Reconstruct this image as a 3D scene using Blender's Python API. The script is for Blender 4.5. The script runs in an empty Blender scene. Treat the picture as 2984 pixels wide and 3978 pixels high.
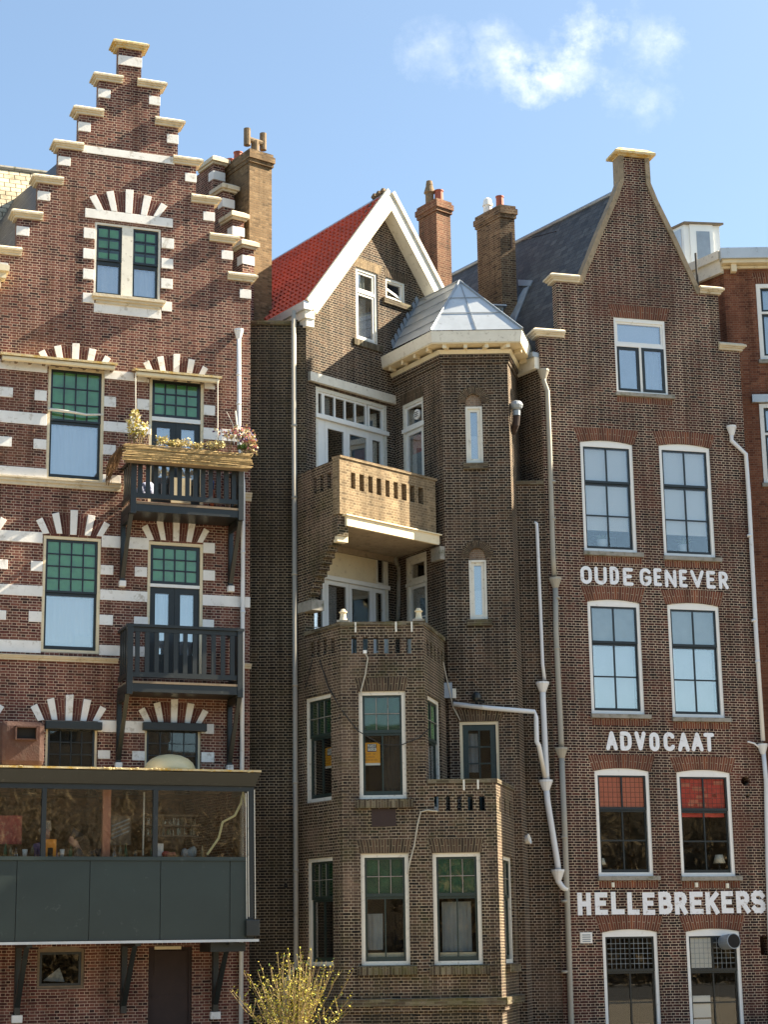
import bpy, bmesh, math, random
from mathutils import Vector, geometry
random.seed(7)
R=math.radians; PI=math.pi
sc=bpy.context.scene; COL=sc.collection
# ---------------------------------------------------------------- camera (measured from the vanishing points of the facades)
F=7200.0; CX,CY=1492.0,1989.0; PITCH=R(13.3); ROLL=R(.87); HZ=2.2
_f=Vector((0,math.cos(PITCH),math.sin(PITCH))); _r=Vector((1,0,0)); _d=Vector((0,math.sin(PITCH),-math.cos(PITCH)))
_r2=_r*math.cos(ROLL)+_d*math.sin(ROLL); _d2=_d*math.cos(ROLL)-_r*math.sin(ROLL)
def ray(p): return _f+_r2*((p[0]-CX)/F)+_d2*((p[1]-CY)/F)
def at_y(p,Y):
    v=ray(p); t=Y/v.y; return Vector((v.x*t,Y,HZ+v.z*t))
KK={'v':(0,0,1.79867),'1':(0,0,.66305),'2':(0,1250,.66305),'3':(0,2500,.6683),'4':(950,600,.7233),'5':(950,1800,.7836),
    '6':(900,2700,.81374),'g':(1000,1700,.60277),'7':(1900,500,.65341),'8':(1900,1800,.65341),'9':(1900,2900,.65341),
    'j':(1250,2650,.42194),'b':(400,1600,.3918),'f':(2650,850,.4745),'w':(0,2950,.6329)}
def k(c,x,y):
    a,b,s=KK[c]; return (a+x*s,b+y*s)
class Pl:
    """vertical plane: u along the wall, z up, d outwards (towards the viewer)"""
    def __init__(s,X,Y,th):
        t=R(th); s.th=th; s.o=Vector((X,Y,0)); s.t=Vector((math.cos(t),math.sin(t),0)); s.n=Vector((math.sin(t),-math.cos(t),0)); s.holes=[]
    def P(s,u,z,d=0): return s.o+s.t*u+s.n*d+Vector((0,0,z))
    def hit(s,p,d=0):
        v=ray(p); q=s.o+s.n*d; kk=q.dot(s.n)/v.dot(s.n); w=v*kk
        return ((w-s.o).dot(s.t), w.z+HZ)
    def h(s,c,x,y,d=0): return s.hit(k(c,x,y),d)
    def box(s,c,x0,y0,x1,y1,d=0):           # edge mid-points -> u0,u1,z0,z1
        xm=(x0+x1)/2; ym=(y0+y1)/2
        return (s.h(c,x0,ym,d)[0],s.h(c,x1,ym,d)[0],s.h(c,xm,y1,d)[1],s.h(c,xm,y0,d)[1])
    def quad(s,c,tl,tr,br,bl,d=0):
        a,b,e,f=[s.h(c,*q,d) for q in (tl,tr,br,bl)]
        return ((a[0]+f[0])/2,(b[0]+e[0])/2,(f[1]+e[1])/2,(a[1]+b[1])/2)
    def off(s,d,u=0):
        q=Pl(0,0,s.th); q.o=s.o+s.n*d+s.t*u; return q
# ---------------------------------------------------------------- mesh builder
WO={}
class MB:
    def __init__(s): s.v=[]; s.f=[]; s.uv={}
    def add(s,vs,fs,uvs=None):
        n=len(s.v); s.v+= [Vector(q) for q in vs]
        for i,f in enumerate(fs):
            if uvs and uvs[i]: s.uv[len(s.f)]=uvs[i]
            s.f.append([n+j for j in f])
        return s
    def box(s,pl,u0,u1,z0,z1,d0,d1):
        P=pl.P; vs=[P(u,z,d) for d in (d0,d1) for (u,z) in ((u0,z0),(u1,z0),(u1,z1),(u0,z1))]
        return s.add(vs,[(0,3,2,1),(4,5,6,7),(0,1,5,4),(1,2,6,5),(2,3,7,6),(3,0,4,7)])
    def prism(s,pl,poly,d0,d1):
        n=len(poly); vs=[pl.P(u,z,d) for d in (d0,d1) for u,z in poly]
        return s.add(vs,[list(range(n))[::-1],list(range(n,2*n))]+[(i,(i+1)%n,n+(i+1)%n,n+i) for i in range(n)])
    def hull8(s,a,b):                        # two quads a,b (4 world points each) joined
        return s.add(list(a)+list(b),[(3,2,1,0),(4,5,6,7)]+[(i,(i+1)%4,4+(i+1)%4,4+i) for i in range(4)])
    def column(s,poly,z0,z1,top=None):       # plan polygon (x,y) extruded; top = scaled plan polygon
        n=len(poly); q=top or poly
        vs=[Vector((x,y,z0)) for x,y in poly]+[Vector((x,y,z1)) for x,y in q]
        return s.add(vs,[list(range(n))[::-1],list(range(n,2*n))]+[(i,(i+1)%n,n+(i+1)%n,n+i) for i in range(n)])
    def tube(s,pts,r,n=10,r2=None,cap=True):
        pts=[Vector(p) for p in pts]; m=len(pts); rs=[r+(r2-r)*i/(m-1) for i in range(m)] if r2 is not None else [r]*m
        vs=[]; prev=None
        for i,p in enumerate(pts):
            a=pts[max(i-1,0)]; b=pts[min(i+1,m-1)]; t=(b-a).normalized()
            if prev is None:
                q=Vector((0,0,1)) if abs(t.z)<.9 else Vector((1,0,0)); x=t.cross(q).normalized()
            else: x=(prev-t*prev.dot(t)).normalized()
            prev=x; y=t.cross(x)
            vs+=[p+(x*math.cos(2*PI*j/n)+y*math.sin(2*PI*j/n))*rs[i] for j in range(n)]
        fs=[(i*n+j,i*n+(j+1)%n,(i+1)*n+(j+1)%n,(i+1)*n+j) for i in range(m-1) for j in range(n)]
        if cap: fs+=[list(range(n))[::-1],[(m-1)*n+j for j in range(n)]]
        return s.add(vs,fs)
    def lathe(s,c,prof,n=14,axis=Vector((0,0,1))):
        c=Vector(c); ax=axis.normalized(); q=Vector((1,0,0)) if abs(ax.x)<.9 else Vector((0,1,0)); x=ax.cross(q).normalized(); y=ax.cross(x)
        vs=[c+ax*z+(x*math.cos(2*PI*j/n)+y*math.sin(2*PI*j/n))*max(r,.0005) for r,z in prof for j in range(n)]; m=len(prof)
        fs=[(i*n+j,i*n+(j+1)%n,(i+1)*n+(j+1)%n,(i+1)*n+j) for i in range(m-1) for j in range(n)]+[list(range(n))[::-1],[(m-1)*n+j for j in range(n)]]
        return s.add(vs,fs)
    def ball(s,c,rx,ry,rz,n=10,m=7):
        c=Vector(c); vs=[c+Vector((0,0,-rz))]
        for i in range(1,m):
            a=-PI/2+PI*i/m
            vs+=[c+Vector((rx*math.cos(a)*math.cos(2*PI*j/n),ry*math.cos(a)*math.sin(2*PI*j/n),rz*math.sin(a))) for j in range(n)]
        vs.append(c+Vector((0,0,rz))); L=len(vs)-1
        fs=[(0,1+(j+1)%n,1+j) for j in range(n)]+[(1+(i-1)*n+j,1+(i-1)*n+(j+1)%n,1+i*n+(j+1)%n,1+i*n+j) for i in range(1,m-1) for j in range(n)]
        fs+=[(1+(m-2)*n+j,1+(m-2)*n+(j+1)%n,L) for j in range(n)]
        return s.add(vs,fs)
    def leaf(s,p,size,asp=2.0,up=.3):
        a=Vector((random.gauss(0,1),random.gauss(0,1),random.gauss(0,1)+up)).normalized(); b=a.cross(Vector((random.gauss(0,1),random.gauss(0,1),random.gauss(0,1)))).normalized()
        p=Vector(p); return s.add([p,p+a*size*.5+b*size/asp/2,p+a*size,p+a*size*.5-b*size/asp/2],[(0,1,2,3)])
    def build(s,name,m,parent=None,smooth=False,recalc=True,base=False,bevel=0):
        o0=Vector((0,0,0))
        lo=Vector([min(v[i] for v in s.v) for i in range(3)]); hi=Vector([max(v[i] for v in s.v) for i in range(3)])
        o0=(lo+hi)/2
        if base: o0.z=lo.z
        me=bpy.data.meshes.new(name); me.from_pydata([v-o0 for v in s.v],[],s.f)
        if recalc:
            bm=bmesh.new(); bm.from_mesh(me); bmesh.ops.recalc_face_normals(bm,faces=bm.faces); bm.to_mesh(me); bm.free()
        if bevel:
            bm=bmesh.new(); bm.from_mesh(me); bmesh.ops.bevel(bm,geom=[e for e in bm.edges if len(e.link_faces)==2 and e.calc_face_angle(0)>.5],offset=bevel,segments=2,affect='EDGES',profile=.6); bm.to_mesh(me); bm.free(); s.uv={}
        uvl=me.uv_layers.new(name='UVMap'); Z=Vector((0,0,1))
        for i,p in enumerate(me.polygons):
            if i in s.uv:
                cu=dict(zip(s.f[i],s.uv[i]))
                for li in p.loop_indices: uvl.data[li].uv=cu[me.loops[li].vertex_index]
                continue
            n=p.normal
            if abs(n.z)>.985: a,b=Vector((1,0,0)),Vector((0,1,0))
            else: a=Z.cross(n).normalized(); b=n.cross(a)
            for li in p.loop_indices:
                w=me.vertices[me.loops[li].vertex_index].co+o0; uvl.data[li].uv=(w.dot(a),w.dot(b))
            p.use_smooth=smooth
        if smooth:
            for p in me.polygons: p.use_smooth=True
        me.materials.append(m)
        o=bpy.data.objects.new(name,me); COL.objects.link(o); WO[o]=o0
        if parent: o.parent=parent; o.location=o0-WO[parent]
        else: o.location=o0
        return o
def thing(name,label,cat,loc,group=None):
    o=bpy.data.objects.new(name,None); o.empty_display_size=.3; COL.objects.link(o); o.location=loc; WO[o]=Vector(loc)
    return tag(o,label,cat,group)
def tag(o,label,cat,group=None):
    o['label']=label; o['category']=cat
    if group: o['group']=group
    return o
def kind(o,kd): o['kind']=kd; return o
# ---------------------------------------------------------------- materials
def nt(name):
    m=bpy.data.materials.new(name); m.use_nodes=True; t=m.node_tree; t.nodes.clear()
    def N(ty,**kw):
        n=t.nodes.new(ty)
        for a,b in kw.items():
            if a.startswith('i_'): n.inputs[a[2:].replace('_',' ')].default_value=b
            else: setattr(n,a,b)
        return n
    def Lk(a,b): t.links.new(a,b)
    out=N('ShaderNodeOutputMaterial'); return m,t,N,Lk,out
def c4(c): return (c[0],c[1],c[2],1)
def ramp(N,stops):
    n=N('ShaderNodeValToRGB'); e=n.color_ramp.elements
    while len(e)<len(stops): e.new(.5)
    for i,(p,c) in enumerate(stops): e[i].position=p; e[i].color=c4(c)
    return n
def mixc(N,Lk,fac,a,b,mode='MIX'):
    n=N('ShaderNodeMix',data_type='RGBA',blend_type=mode)
    for s_,x in ((n.inputs[0],fac),(n.inputs[6],a),(n.inputs[7],b)):
        if isinstance(x,(int,float)): s_.default_value=x
        elif isinstance(x,tuple): s_.default_value=c4(x)
        else: Lk(x,s_)
    return n.outputs[2]
def plain(name,col,rough=.6,var=.18,scale=3.0,stain=None,stain_amt=.0,metal=0,bump=.0,spec=.5,stain_scale=1.3):
    m,t,N,Lk,out=nt(name); b=N('ShaderNodeBsdfPrincipled'); b.inputs['Roughness'].default_value=rough; b.inputs['Metallic'].default_value=metal
    b.inputs['Specular IOR Level'].default_value=spec
    g=N('ShaderNodeNewGeometry'); nz=N('ShaderNodeTexNoise',i_Scale=scale,i_Detail=6.0,i_Roughness=.65); Lk(g.outputs['Position'],nz.inputs['Vector'])
    r=ramp(N,[(.25,tuple(x*(1-var) for x in col)),(.75,tuple(min(1,x*(1+var)) for x in col))]); Lk(nz.outputs['Fac'],r.inputs[0]); c=r.outputs[0]
    if stain:
        n2=N('ShaderNodeTexNoise',i_Scale=stain_scale*4,i_Detail=8.0,i_Roughness=.7); Lk(g.outputs['Position'],n2.inputs['Vector'])
        r2=ramp(N,[(.62-stain_amt*.3,(0,0,0)),(.78-stain_amt*.3,(1,1,1))]); Lk(n2.outputs['Fac'],r2.inputs[0]); c=mixc(N,Lk,r2.outputs[0],c,stain)
    Lk(c,b.inputs['Base Color'])
    if bump:
        n3=N('ShaderNodeTexNoise',i_Scale=scale*9,i_Detail=5.0); Lk(g.outputs['Position'],n3.inputs['Vector'])
        bp=N('ShaderNodeBump',i_Strength=bump,i_Distance=.02); Lk(n3.outputs['Fac'],bp.inputs['Height']); Lk(bp.outputs[0],b.inputs['Normal'])
    Lk(b.outputs[0],out.inputs[0]); return m
def brick(name,cols,mortar,bw=.21,bh=.0625,mw=.012,sq=.5,soot=(.02,.017,.014),soot_amt=.35,moss=None,moss_amt=.0,wash=None,wash_amt=0,mort_loss=.35,rough=.9,sootscale=.45,bump=.7,offs=(0,0)):
    m,t,N,Lk,out=nt(name); b=N('ShaderNodeBsdfPrincipled'); b.inputs['Roughness'].default_value=rough; b.inputs['Specular IOR Level'].default_value=.25
    tc=N('ShaderNodeTexCoord'); g=N('ShaderNodeNewGeometry')
    # hand-made bricks: rows wander a little
    wn=N('ShaderNodeTexNoise',i_Scale=2.2,i_Detail=3.0); Lk(tc.outputs['UV'],wn.inputs['Vector'])
    ws=N('ShaderNodeVectorMath',operation='SUBTRACT'); Lk(wn.outputs['Color'],ws.inputs[0]); ws.inputs[1].default_value=(.5,.5,.5)
    wm=N('ShaderNodeVectorMath',operation='MULTIPLY'); Lk(ws.outputs[0],wm.inputs[0]); wm.inputs[1].default_value=(.05,.022,0)
    wa=N('ShaderNodeVectorMath',operation='ADD'); Lk(tc.outputs['UV'],wa.inputs[0]); Lk(wm.outputs[0],wa.inputs[1])
    wo=N('ShaderNodeVectorMath',operation='ADD'); Lk(wa.outputs[0],wo.inputs[0]); wo.inputs[1].default_value=(offs[0],offs[1],0)
    bt=N('ShaderNodeTexBrick',offset=.5,offset_frequency=2,squash=sq,squash_frequency=2)
    for nm,v in (('Color1',(0,0,0,1)),('Color2',(1,1,1,1)),('Mortar',(.5,.5,.5,1)),('Scale',1.0),('Mortar Size',mw/2),('Mortar Smooth',.25),('Bias',0.0),('Brick Width',bw),('Row Height',bh)): bt.inputs[nm].default_value=v
    Lk(wo.outputs[0],bt.inputs['Vector'])
    n=len(cols); rp=ramp(N,[(i/(n-1)*.9+.05,c) for i,c in enumerate(cols)]); Lk(bt.outputs['Color'],rp.inputs[0])
    fn=N('ShaderNodeTexNoise',i_Scale=38.0,i_Detail=4.0); Lk(tc.outputs['UV'],fn.inputs['Vector'])
    fr=ramp(N,[(.3,(.72,.72,.72)),(.7,(1.28,1.28,1.28))]); Lk(fn.outputs['Fac'],fr.inputs[0])
    c=mixc(N,Lk,1.0,rp.outputs[0],fr.outputs[0],'MULTIPLY')
    # mortar weathered away in places
    ln=N('ShaderNodeTexNoise',i_Scale=1.1,i_Detail=5.0,i_Roughness=.7); Lk(g.outputs['Position'],ln.inputs['Vector'])
    lr=ramp(N,[(.35,tuple(x*(1-mort_loss) for x in mortar)),(.6,mortar)]); Lk(ln.outputs['Fac'],lr.inputs[0])
    c=mixc(N,Lk,bt.outputs['Fac'],c,lr.outputs[0])
    sn=N('ShaderNodeTexNoise',i_Scale=sootscale,i_Detail=9.0,i_Roughness=.68,i_Distortion=.4); Lk(g.outputs['Position'],sn.inputs['Vector'])
    sr=ramp(N,[(.42,(0,0,0)),(.72,(soot_amt,)*3)]); Lk(sn.outputs['Fac'],sr.inputs[0]); c=mixc(N,Lk,sr.outputs[0],c,soot)
    if wash:
        mp=N('ShaderNodeVectorMath',operation='ADD'); Lk(g.outputs['Position'],mp.inputs[0]); mp.inputs[1].default_value=(17,5,3)
        n2=N('ShaderNodeTexNoise',i_Scale=.7,i_Detail=8.0,i_Roughness=.72); Lk(mp.outputs[0],n2.inputs['Vector'])
        r2=ramp(N,[(.5,(0,0,0)),(.72,(wash_amt,)*3)]); Lk(n2.outputs['Fac'],r2.inputs[0]); c=mixc(N,Lk,r2.outputs[0],c,wash)
    kn=N('ShaderNodeVectorMath',operation='MULTIPLY'); Lk(g.outputs['Position'],kn.inputs[0]); kn.inputs[1].default_value=(3.2,3.2,.28)
    k2=N('ShaderNodeTexNoise',i_Scale=1.0,i_Detail=7.0,i_Roughness=.62); Lk(kn.outputs[0],k2.inputs['Vector']); k3=ramp(N,[(.3,(1.22,1.2,1.16)),(.5,(1,1,1)),(.72,(.55,.53,.5))]); Lk(k2.outputs['Fac'],k3.inputs[0]); c=mixc(N,Lk,1.0,c,k3.outputs[0],'MULTIPLY')
    if moss:
        mp=N('ShaderNodeVectorMath',operation='ADD'); Lk(g.outputs['Position'],mp.inputs[0]); mp.inputs[1].default_value=(3,9,1)
        n2=N('ShaderNodeTexNoise',i_Scale=1.7,i_Detail=9.0,i_Roughness=.75); Lk(mp.outputs[0],n2.inputs['Vector'])
        r2=ramp(N,[(.48,(0,0,0)),(.66,(moss_amt,)*3)]); Lk(n2.outputs['Fac'],r2.inputs[0]); c=mixc(N,Lk,r2.outputs[0],c,moss)
    Lk(c,b.inputs['Base Color'])
    bp=N('ShaderNodeBump',i_Strength=bump,i_Distance=.012,invert=True); Lk(bt.outputs['Fac'],bp.inputs['Height'])
    b2=N('ShaderNodeBump',i_Strength=.35,i_Distance=.01); Lk(fn.outputs['Fac'],b2.inputs['Height']); Lk(bp.outputs[0],b2.inputs['Normal']); Lk(b2.outputs[0],b.inputs['Normal'])
    Lk(b.outputs[0],out.inputs[0]); return m
def glass(name,refl=.3,tint=(.75,.8,.78),rough=.015,wav=.02):
    m,t,N,Lk,out=nt(name); tr=N('ShaderNodeBsdfTransparent',i_Color=c4(tint)); gl=N('ShaderNodeBsdfGlossy',i_Color=(1,.985,.96,1),i_Roughness=rough)
    lw=N('ShaderNodeLayerWeight',i_Blend=.35); ma=N('ShaderNodeMath',operation='MULTIPLY_ADD'); Lk(lw.outputs['Fresnel'],ma.inputs[0]); ma.inputs[1].default_value=.6; ma.inputs[2].default_value=refl
    ma.use_clamp=True
    g=N('ShaderNodeNewGeometry'); nz=N('ShaderNodeTexNoise',i_Scale=1.6,i_Detail=2.0); Lk(g.outputs['Position'],nz.inputs['Vector'])
    bp=N('ShaderNodeBump',i_Strength=wav*2.0,i_Distance=.02); Lk(nz.outputs['Fac'],bp.inputs['Height']); Lk(bp.outputs[0],gl.inputs['Normal'])
    mx=N('ShaderNodeMixShader'); Lk(ma.outputs[0],mx.inputs[0]); Lk(tr.outputs[0],mx.inputs[1]); Lk(gl.outputs[0],mx.inputs[2]); Lk(mx.outputs[0],out.inputs[0]); return m
M={}
M['brick_L']=brick('brick_red_purple',[(.036,.015,.014),(.125,.038,.031),(.08,.03,.025),(.19,.072,.052),(.15,.06,.045)],(.60,.46,.35),soot_amt=.2,wash=(.24,.11,.06),wash_amt=.45,mw=.013,moss=(.42,.22,.03),moss_amt=.0)
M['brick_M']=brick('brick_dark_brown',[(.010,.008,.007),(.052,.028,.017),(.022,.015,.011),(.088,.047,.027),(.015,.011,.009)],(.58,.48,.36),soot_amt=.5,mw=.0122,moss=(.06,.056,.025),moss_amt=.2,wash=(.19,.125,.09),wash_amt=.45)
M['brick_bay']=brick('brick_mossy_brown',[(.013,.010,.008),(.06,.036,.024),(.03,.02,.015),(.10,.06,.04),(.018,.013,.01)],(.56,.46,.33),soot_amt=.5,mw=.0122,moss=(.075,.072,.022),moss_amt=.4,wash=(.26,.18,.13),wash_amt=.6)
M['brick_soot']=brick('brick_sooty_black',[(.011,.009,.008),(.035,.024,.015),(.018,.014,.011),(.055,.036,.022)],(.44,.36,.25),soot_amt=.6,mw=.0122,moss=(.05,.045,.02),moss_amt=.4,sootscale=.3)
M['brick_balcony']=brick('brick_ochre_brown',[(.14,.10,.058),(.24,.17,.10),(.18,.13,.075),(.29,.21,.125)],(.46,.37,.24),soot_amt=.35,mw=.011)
M['brick_R']=brick('brick_dark_red',[(.012,.007,.007),(.062,.022,.018),(.032,.014,.013),(.105,.036,.027),(.018,.010,.010)],(.72,.58,.43),soot_amt=.4,mw=.0132,wash=(.16,.05,.032),wash_amt=.55,mort_loss=.3)
M['brick_FR']=brick('brick_orange_red',[(.14,.05,.03),(.24,.09,.05),(.19,.07,.04),(.27,.115,.065)],(.3,.2,.14),soot_amt=.3,mw=.01)
M['brick_yellow']=brick('brick_yellow',[(.13,.085,.045),(.24,.155,.08),(.18,.115,.06),(.28,.19,.105)],(.26,.2,.125),soot_amt=.35,mw=.012,mort_loss=.5)
M['brick_chim']=brick('brick_chimney_red',[(.10,.045,.028),(.18,.075,.045),(.14,.06,.035),(.21,.1,.06)],(.36,.27,.17),soot_amt=.5,mw=.012)
M['brick_chim2']=brick('brick_chimney_brown',[(.07,.04,.024),(.17,.1,.06),(.12,.07,.04),(.22,.14,.08)],(.38,.3,.2),soot_amt=.5,mw=.013)
M['arch_R']=brick('arch_brick_red',[(.12,.04,.026),(.19,.062,.036),(.15,.05,.03),(.24,.08,.04)],(.42,.33,.24),bw=.3,sq=1,soot_amt=.4,mw=.014)
M['arch_M']=brick('arch_brick_brown',[(.05,.035,.024),(.11,.07,.045),(.08,.05,.035)],(.34,.28,.18),bw=.3,sq=1,soot_amt=.5,mw=.013)
M['arch_L']=brick('arch_brick_purple',[(.09,.03,.026),(.14,.05,.038),(.11,.04,.032)],(.36,.26,.2),bw=.3,sq=1,soot_amt=.2,mw=.011)
M['sill_brick']=brick('sill_brick_mossy',[(.06,.045,.03),(.12,.09,.06),(.2,.17,.12)],(.25,.22,.15),bw=.3,sq=1,soot_amt=.4,mw=.014,moss=(.12,.12,.03),moss_amt=.5)
M['stone']=plain('white_painted_stone',(.80,.78,.74),.7,.10,3.0,(.42,.37,.3),.24,bump=.1)
M['coping']=plain('cream_coping_stone',(.60,.52,.38),.8,.15,2.5,(.33,.24,.12),.2,bump=.3)
M['lichen']=plain('lichen_stone',(.55,.45,.26),.85,.2,4,(.5,.3,.04),.5,bump=.3)
M['coping_R']=plain('grey_brown_coping',(.26,.2,.13),.85,.2,3,(.12,.1,.06),.3,bump=.3)
M['white']=plain('white_paint',(.84,.83,.79),.5,.05,3,(.5,.46,.38),.02)
M['white_worn']=plain('white_paint_peeling',(.74,.71,.62),.6,.08,4,(.3,.25,.18),.18,stain_scale=2.5)
M['cream']=plain('cream_paint',(.74,.64,.44),.6,.08,3,(.42,.33,.2),.15,stain_scale=2)
M['black']=plain('black_green_paint',(.014,.018,.018),.35,.2,4)
M['dgreen']=plain('dark_green_paint',(.02,.035,.028),.4,.2,4,(.1,.11,.09),.1,stain_scale=3)
M['grey_dark']=plain('anthracite_paint',(.016,.020,.020),.45,.18,4,(.1,.1,.085),.0)
M['panel']=plain('grey_green_panel',(.024,.037,.034),.38,.16,1.2,(.09,.11,.1),.0)
M['zinc']=plain('zinc_sheet',(.52,.55,.57),.42,.14,1.6,(.25,.25,.24),.05,metal=.35)
M['lead']=plain('lead_flashing',(.3,.34,.38),.5,.2,2.5,metal=.3)
M['pipe']=plain('white_pvc_pipe',(.72,.73,.74),.4,.06,2,(.4,.38,.33),.03)
M['pipe_grey']=plain('beige_grey_pipe',(.36,.335,.28),.5,.1,2,(.3,.27,.2),.12)
M['redtile']=plain('red_pantile',(.56,.085,.03),.55,.42,6,(.17,.03,.02),.15,bump=.2,stain_scale=1.5)
M['pot']=plain('terracotta_pot',(.33,.09,.05),.7,.2,6)
M['cowl']=plain('weathered_clay',(.2,.14,.08),.9,.3,8,(.08,.07,.05),.3,bump=.5)
M['rust']=plain('rusty_steel',(.085,.038,.026),.75,.3,3,(.10,.06,.045),.35,bump=.3)
M['rustdark']=plain('rust_brown_plate',(.035,.02,.017),.8,.2,4)
M['reed']=plain('reed',(.38,.26,.11),.8,.4,9,(.12,.07,.03),.3,stain_scale=4)
M['thatch']=plain('brown_brush',(.16,.085,.035),.95,.4,14)
M['wood']=plain('weathered_wood',(.2,.15,.1),.85,.25,5)
M['soffit']=plain('worn_plaster',(.32,.25,.17),.85,.2,3,(.16,.12,.08),.3)
M['conc']=plain('grey_concrete',(.3,.28,.24),.9,.2,5,(.12,.12,.07),.35,bump=.3)
M['dark']=plain('dark_interior',(.012,.011,.01),.9,.3,2)
M['room']=plain('dim_room',(.05,.043,.036),.9,.4,1.5)
M['roomwarm']=plain('warm_room',(.26,.16,.09),.9,.95,6,(.03,.025,.02),.45,stain_scale=1.2)  # lit interior's warmth put into the wall colour; mottling suggests clutter
M['blind_w']=plain('white_roller_blind',(.88,.88,.86),.8,.03,1)
M['blind_b']=plain('pale_blue_curtain',(.66,.69,.72),.8,.1,1.2)
M['blind_grey']=plain('grey_net_curtain',(.3,.33,.34),.8,.2,1.4)
M['green_gl']=plain('green_stained_glass_back',(.10,.37,.105),.6,.35,2.2)
M['green_dk']=plain('dark_green_stained_glass',(.015,.085,.035),.5,.45,2.5)
M['pink']=plain('salmon_blind',(.8,.24,.15),.8,.12,2)
M['redbl']=plain('red_blind',(.7,.08,.06),.8,.35,5)
M['yellow']=plain('poster_yellow',(.85,.38,.005),.5,.04,2)
M['navy']=plain('poster_navy',(.015,.02,.07),.5,.1,2)
M['ink']=plain('poster_ink',(.5,.2,.01),.5,.1,2)
M['paper']=plain('white_paper',(.8,.8,.76),.7,.05,2)
M['paint_letter']=plain('white_letter_paint',(.84,.85,.88),.6,.05,4,(.42,.36,.33),.2,stain_scale=3.5)
M['cable']=plain('cable_grey',(.42,.38,.3),.6,.2,5)
M['cableblk']=plain('cable_black',(.015,.015,.014),.6,.2,5)
M['skin']=plain('skin',(.48,.27,.19),.55,.06,6)
M['hair_d']=plain('dark_hair',(.02,.013,.01),.6,.4,20)
M['hair_l']=plain('pale_hair',(.42,.33,.24),.6,.3,20)
M['jacket']=plain('black_jacket',(.026,.027,.032),.7,.3,6)
M['purple']=plain('purple_jumper',(.1,.07,.17),.8,.3,6)
M['salmonpost']=plain('salmon_painted_post',(.5,.2,.12),.6,.1,2)
M['strip']=plain('pale_yellow_strip',(.75,.68,.36),.6,.08,4)
M['leaf_y']=plain('yellow_bud_leaf',(.50,.44,.05),.6,.4,6)
M['tuft']=plain('pale_tuft',(.52,.44,.17),.7,.4,9); M['canopy']=plain('golden_twigs',(.15,.105,.045),.9,.5,1.5); M['leaf_g']=plain('green_leaf',(.09,.15,.03),.6,.4,6)
M['leaf_ag']=plain('agave_leaf',(.17,.26,.15),.6,.3,6)
M['dry']=plain('dried_flower',(.56,.46,.24),.8,.35,9)
M['pinkfl']=plain('pink_flower',(.6,.2,.2),.7,.4,9)
M['twig']=plain('twig',(.24,.17,.07),.8,.3,8)
M['bark']=plain('bark',(.06,.05,.04),.9,.3,6)
M['dark_strip']=plain('dark_strip',(.035,.035,.034),.95,.25,1.5)
M['ground']=plain('pale_paving',(.26,.225,.17),.9,.2,.8,(.2,.17,.12),.3)
M['blueb']=plain('blue_plastic',(.03,.12,.5),.4,.2,5)
M['bag']=plain('blue_white_fabric',(.5,.53,.72),.8,.25,5,(.06,.09,.35),.3,stain_scale=3)
M['orange']=plain('orange_card',(.8,.3,.02),.6,.05,4)
M['dome']=plain('opal_acrylic',(.72,.6,.34),.3,.08,2)
M['lamp']=plain('lampshade_cream',(.75,.72,.6),.7,.05,3)
M['redart']=plain('red_print',(.4,.07,.06),.7,.3,4,(.62,.36,.22),.3,stain_scale=2)
M['olive']=plain('stacked_glass_shelf',(.16,.14,.08),.4,.7,12)
M['herring']=brick('herringbone_infill',[(.2,.13,.09),(.3,.2,.14),(.26,.17,.11)],(.4,.34,.26),bw=.09,bh=.05,mw=.012,soot_amt=.2)
M['glass_mid']=glass('window_glass_pale',.10,(.97,.98,.975)); M['glass']=glass('window_glass',.02,(.975,.985,.975)); M['glass_hi']=glass('window_glass_sky',.21,(.97,.98,.98)); M['glass_lo']=glass('window_glass_clear',.015,(.98,.985,.975)); M['glass_box']=glass('veranda_glass',.065,(.98,.985,.97),wav=.012)
def slate(name):
    m=brick(name,[(.045,.046,.048),(.08,.08,.08),(.06,.06,.062),(.10,.10,.098)],(.014,.014,.014),bw=.26,bh=.17,mw=.012,sq=1,soot=(.06,.05,.035),soot_amt=.3,rough=.5,bump=.9); return m
M['slate']=slate('slate'); 
M['sunlit_tile']=brick('sunlit_grey_tile',[(.42,.36,.25),(.55,.47,.33),(.48,.42,.3)],(.06,.045,.03),bw=.3,bh=.2,mw=.026,sq=1,soot_amt=.3)  # grey tiles, with the sunlight painted in as a cream colour
# ---------------------------------------------------------------- building helpers
def inpoly(p,poly):
    x,y=p; c=False; n=len(poly)
    for i in range(n):
        (x0,y0),(x1,y1)=poly[i],poly[(i+1)%n]
        if (y0>y)!=(y1>y) and x<(x1-x0)*(y-y0)/(y1-y0)+x0: c=not c
    return c
def wall(mb,pl,outline,holes,t,d=0):
    loops=[list(outline)]+[list(h) for h in holes]; vs=[]; ed=[]
    for lp in loops:
        n0=len(vs); vs+=[Vector(p) for p in lp]; ed+=[(n0+i,n0+(i+1)%len(lp)) for i in range(len(lp))]
    ov,oe,of,_,_,_=geometry.delaunay_2d_cdt(vs,ed,[],0,1e-5)
    fs=[]
    for f in of:
        c=sum((ov[i] for i in f),Vector((0,0)))/len(f)
        if inpoly(c,outline) and not any(inpoly(c,h) for h in holes): fs.append(list(f))
    n=len(ov)
    mb.add([pl.P(v.x,v.y,d) for v in ov]+[pl.P(v.x,v.y,d-t) for v in ov],[f for f in fs]+[[n+i for i in f[::-1]] for f in fs])
    for lp in loops:
        m=len(lp); mb.add([pl.P(a,b,d) for a,b in lp]+[pl.P(a,b,d-t) for a,b in lp],[(i,(i+1)%m,m+(i+1)%m,m+i) for i in range(m)])
    return mb
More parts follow.
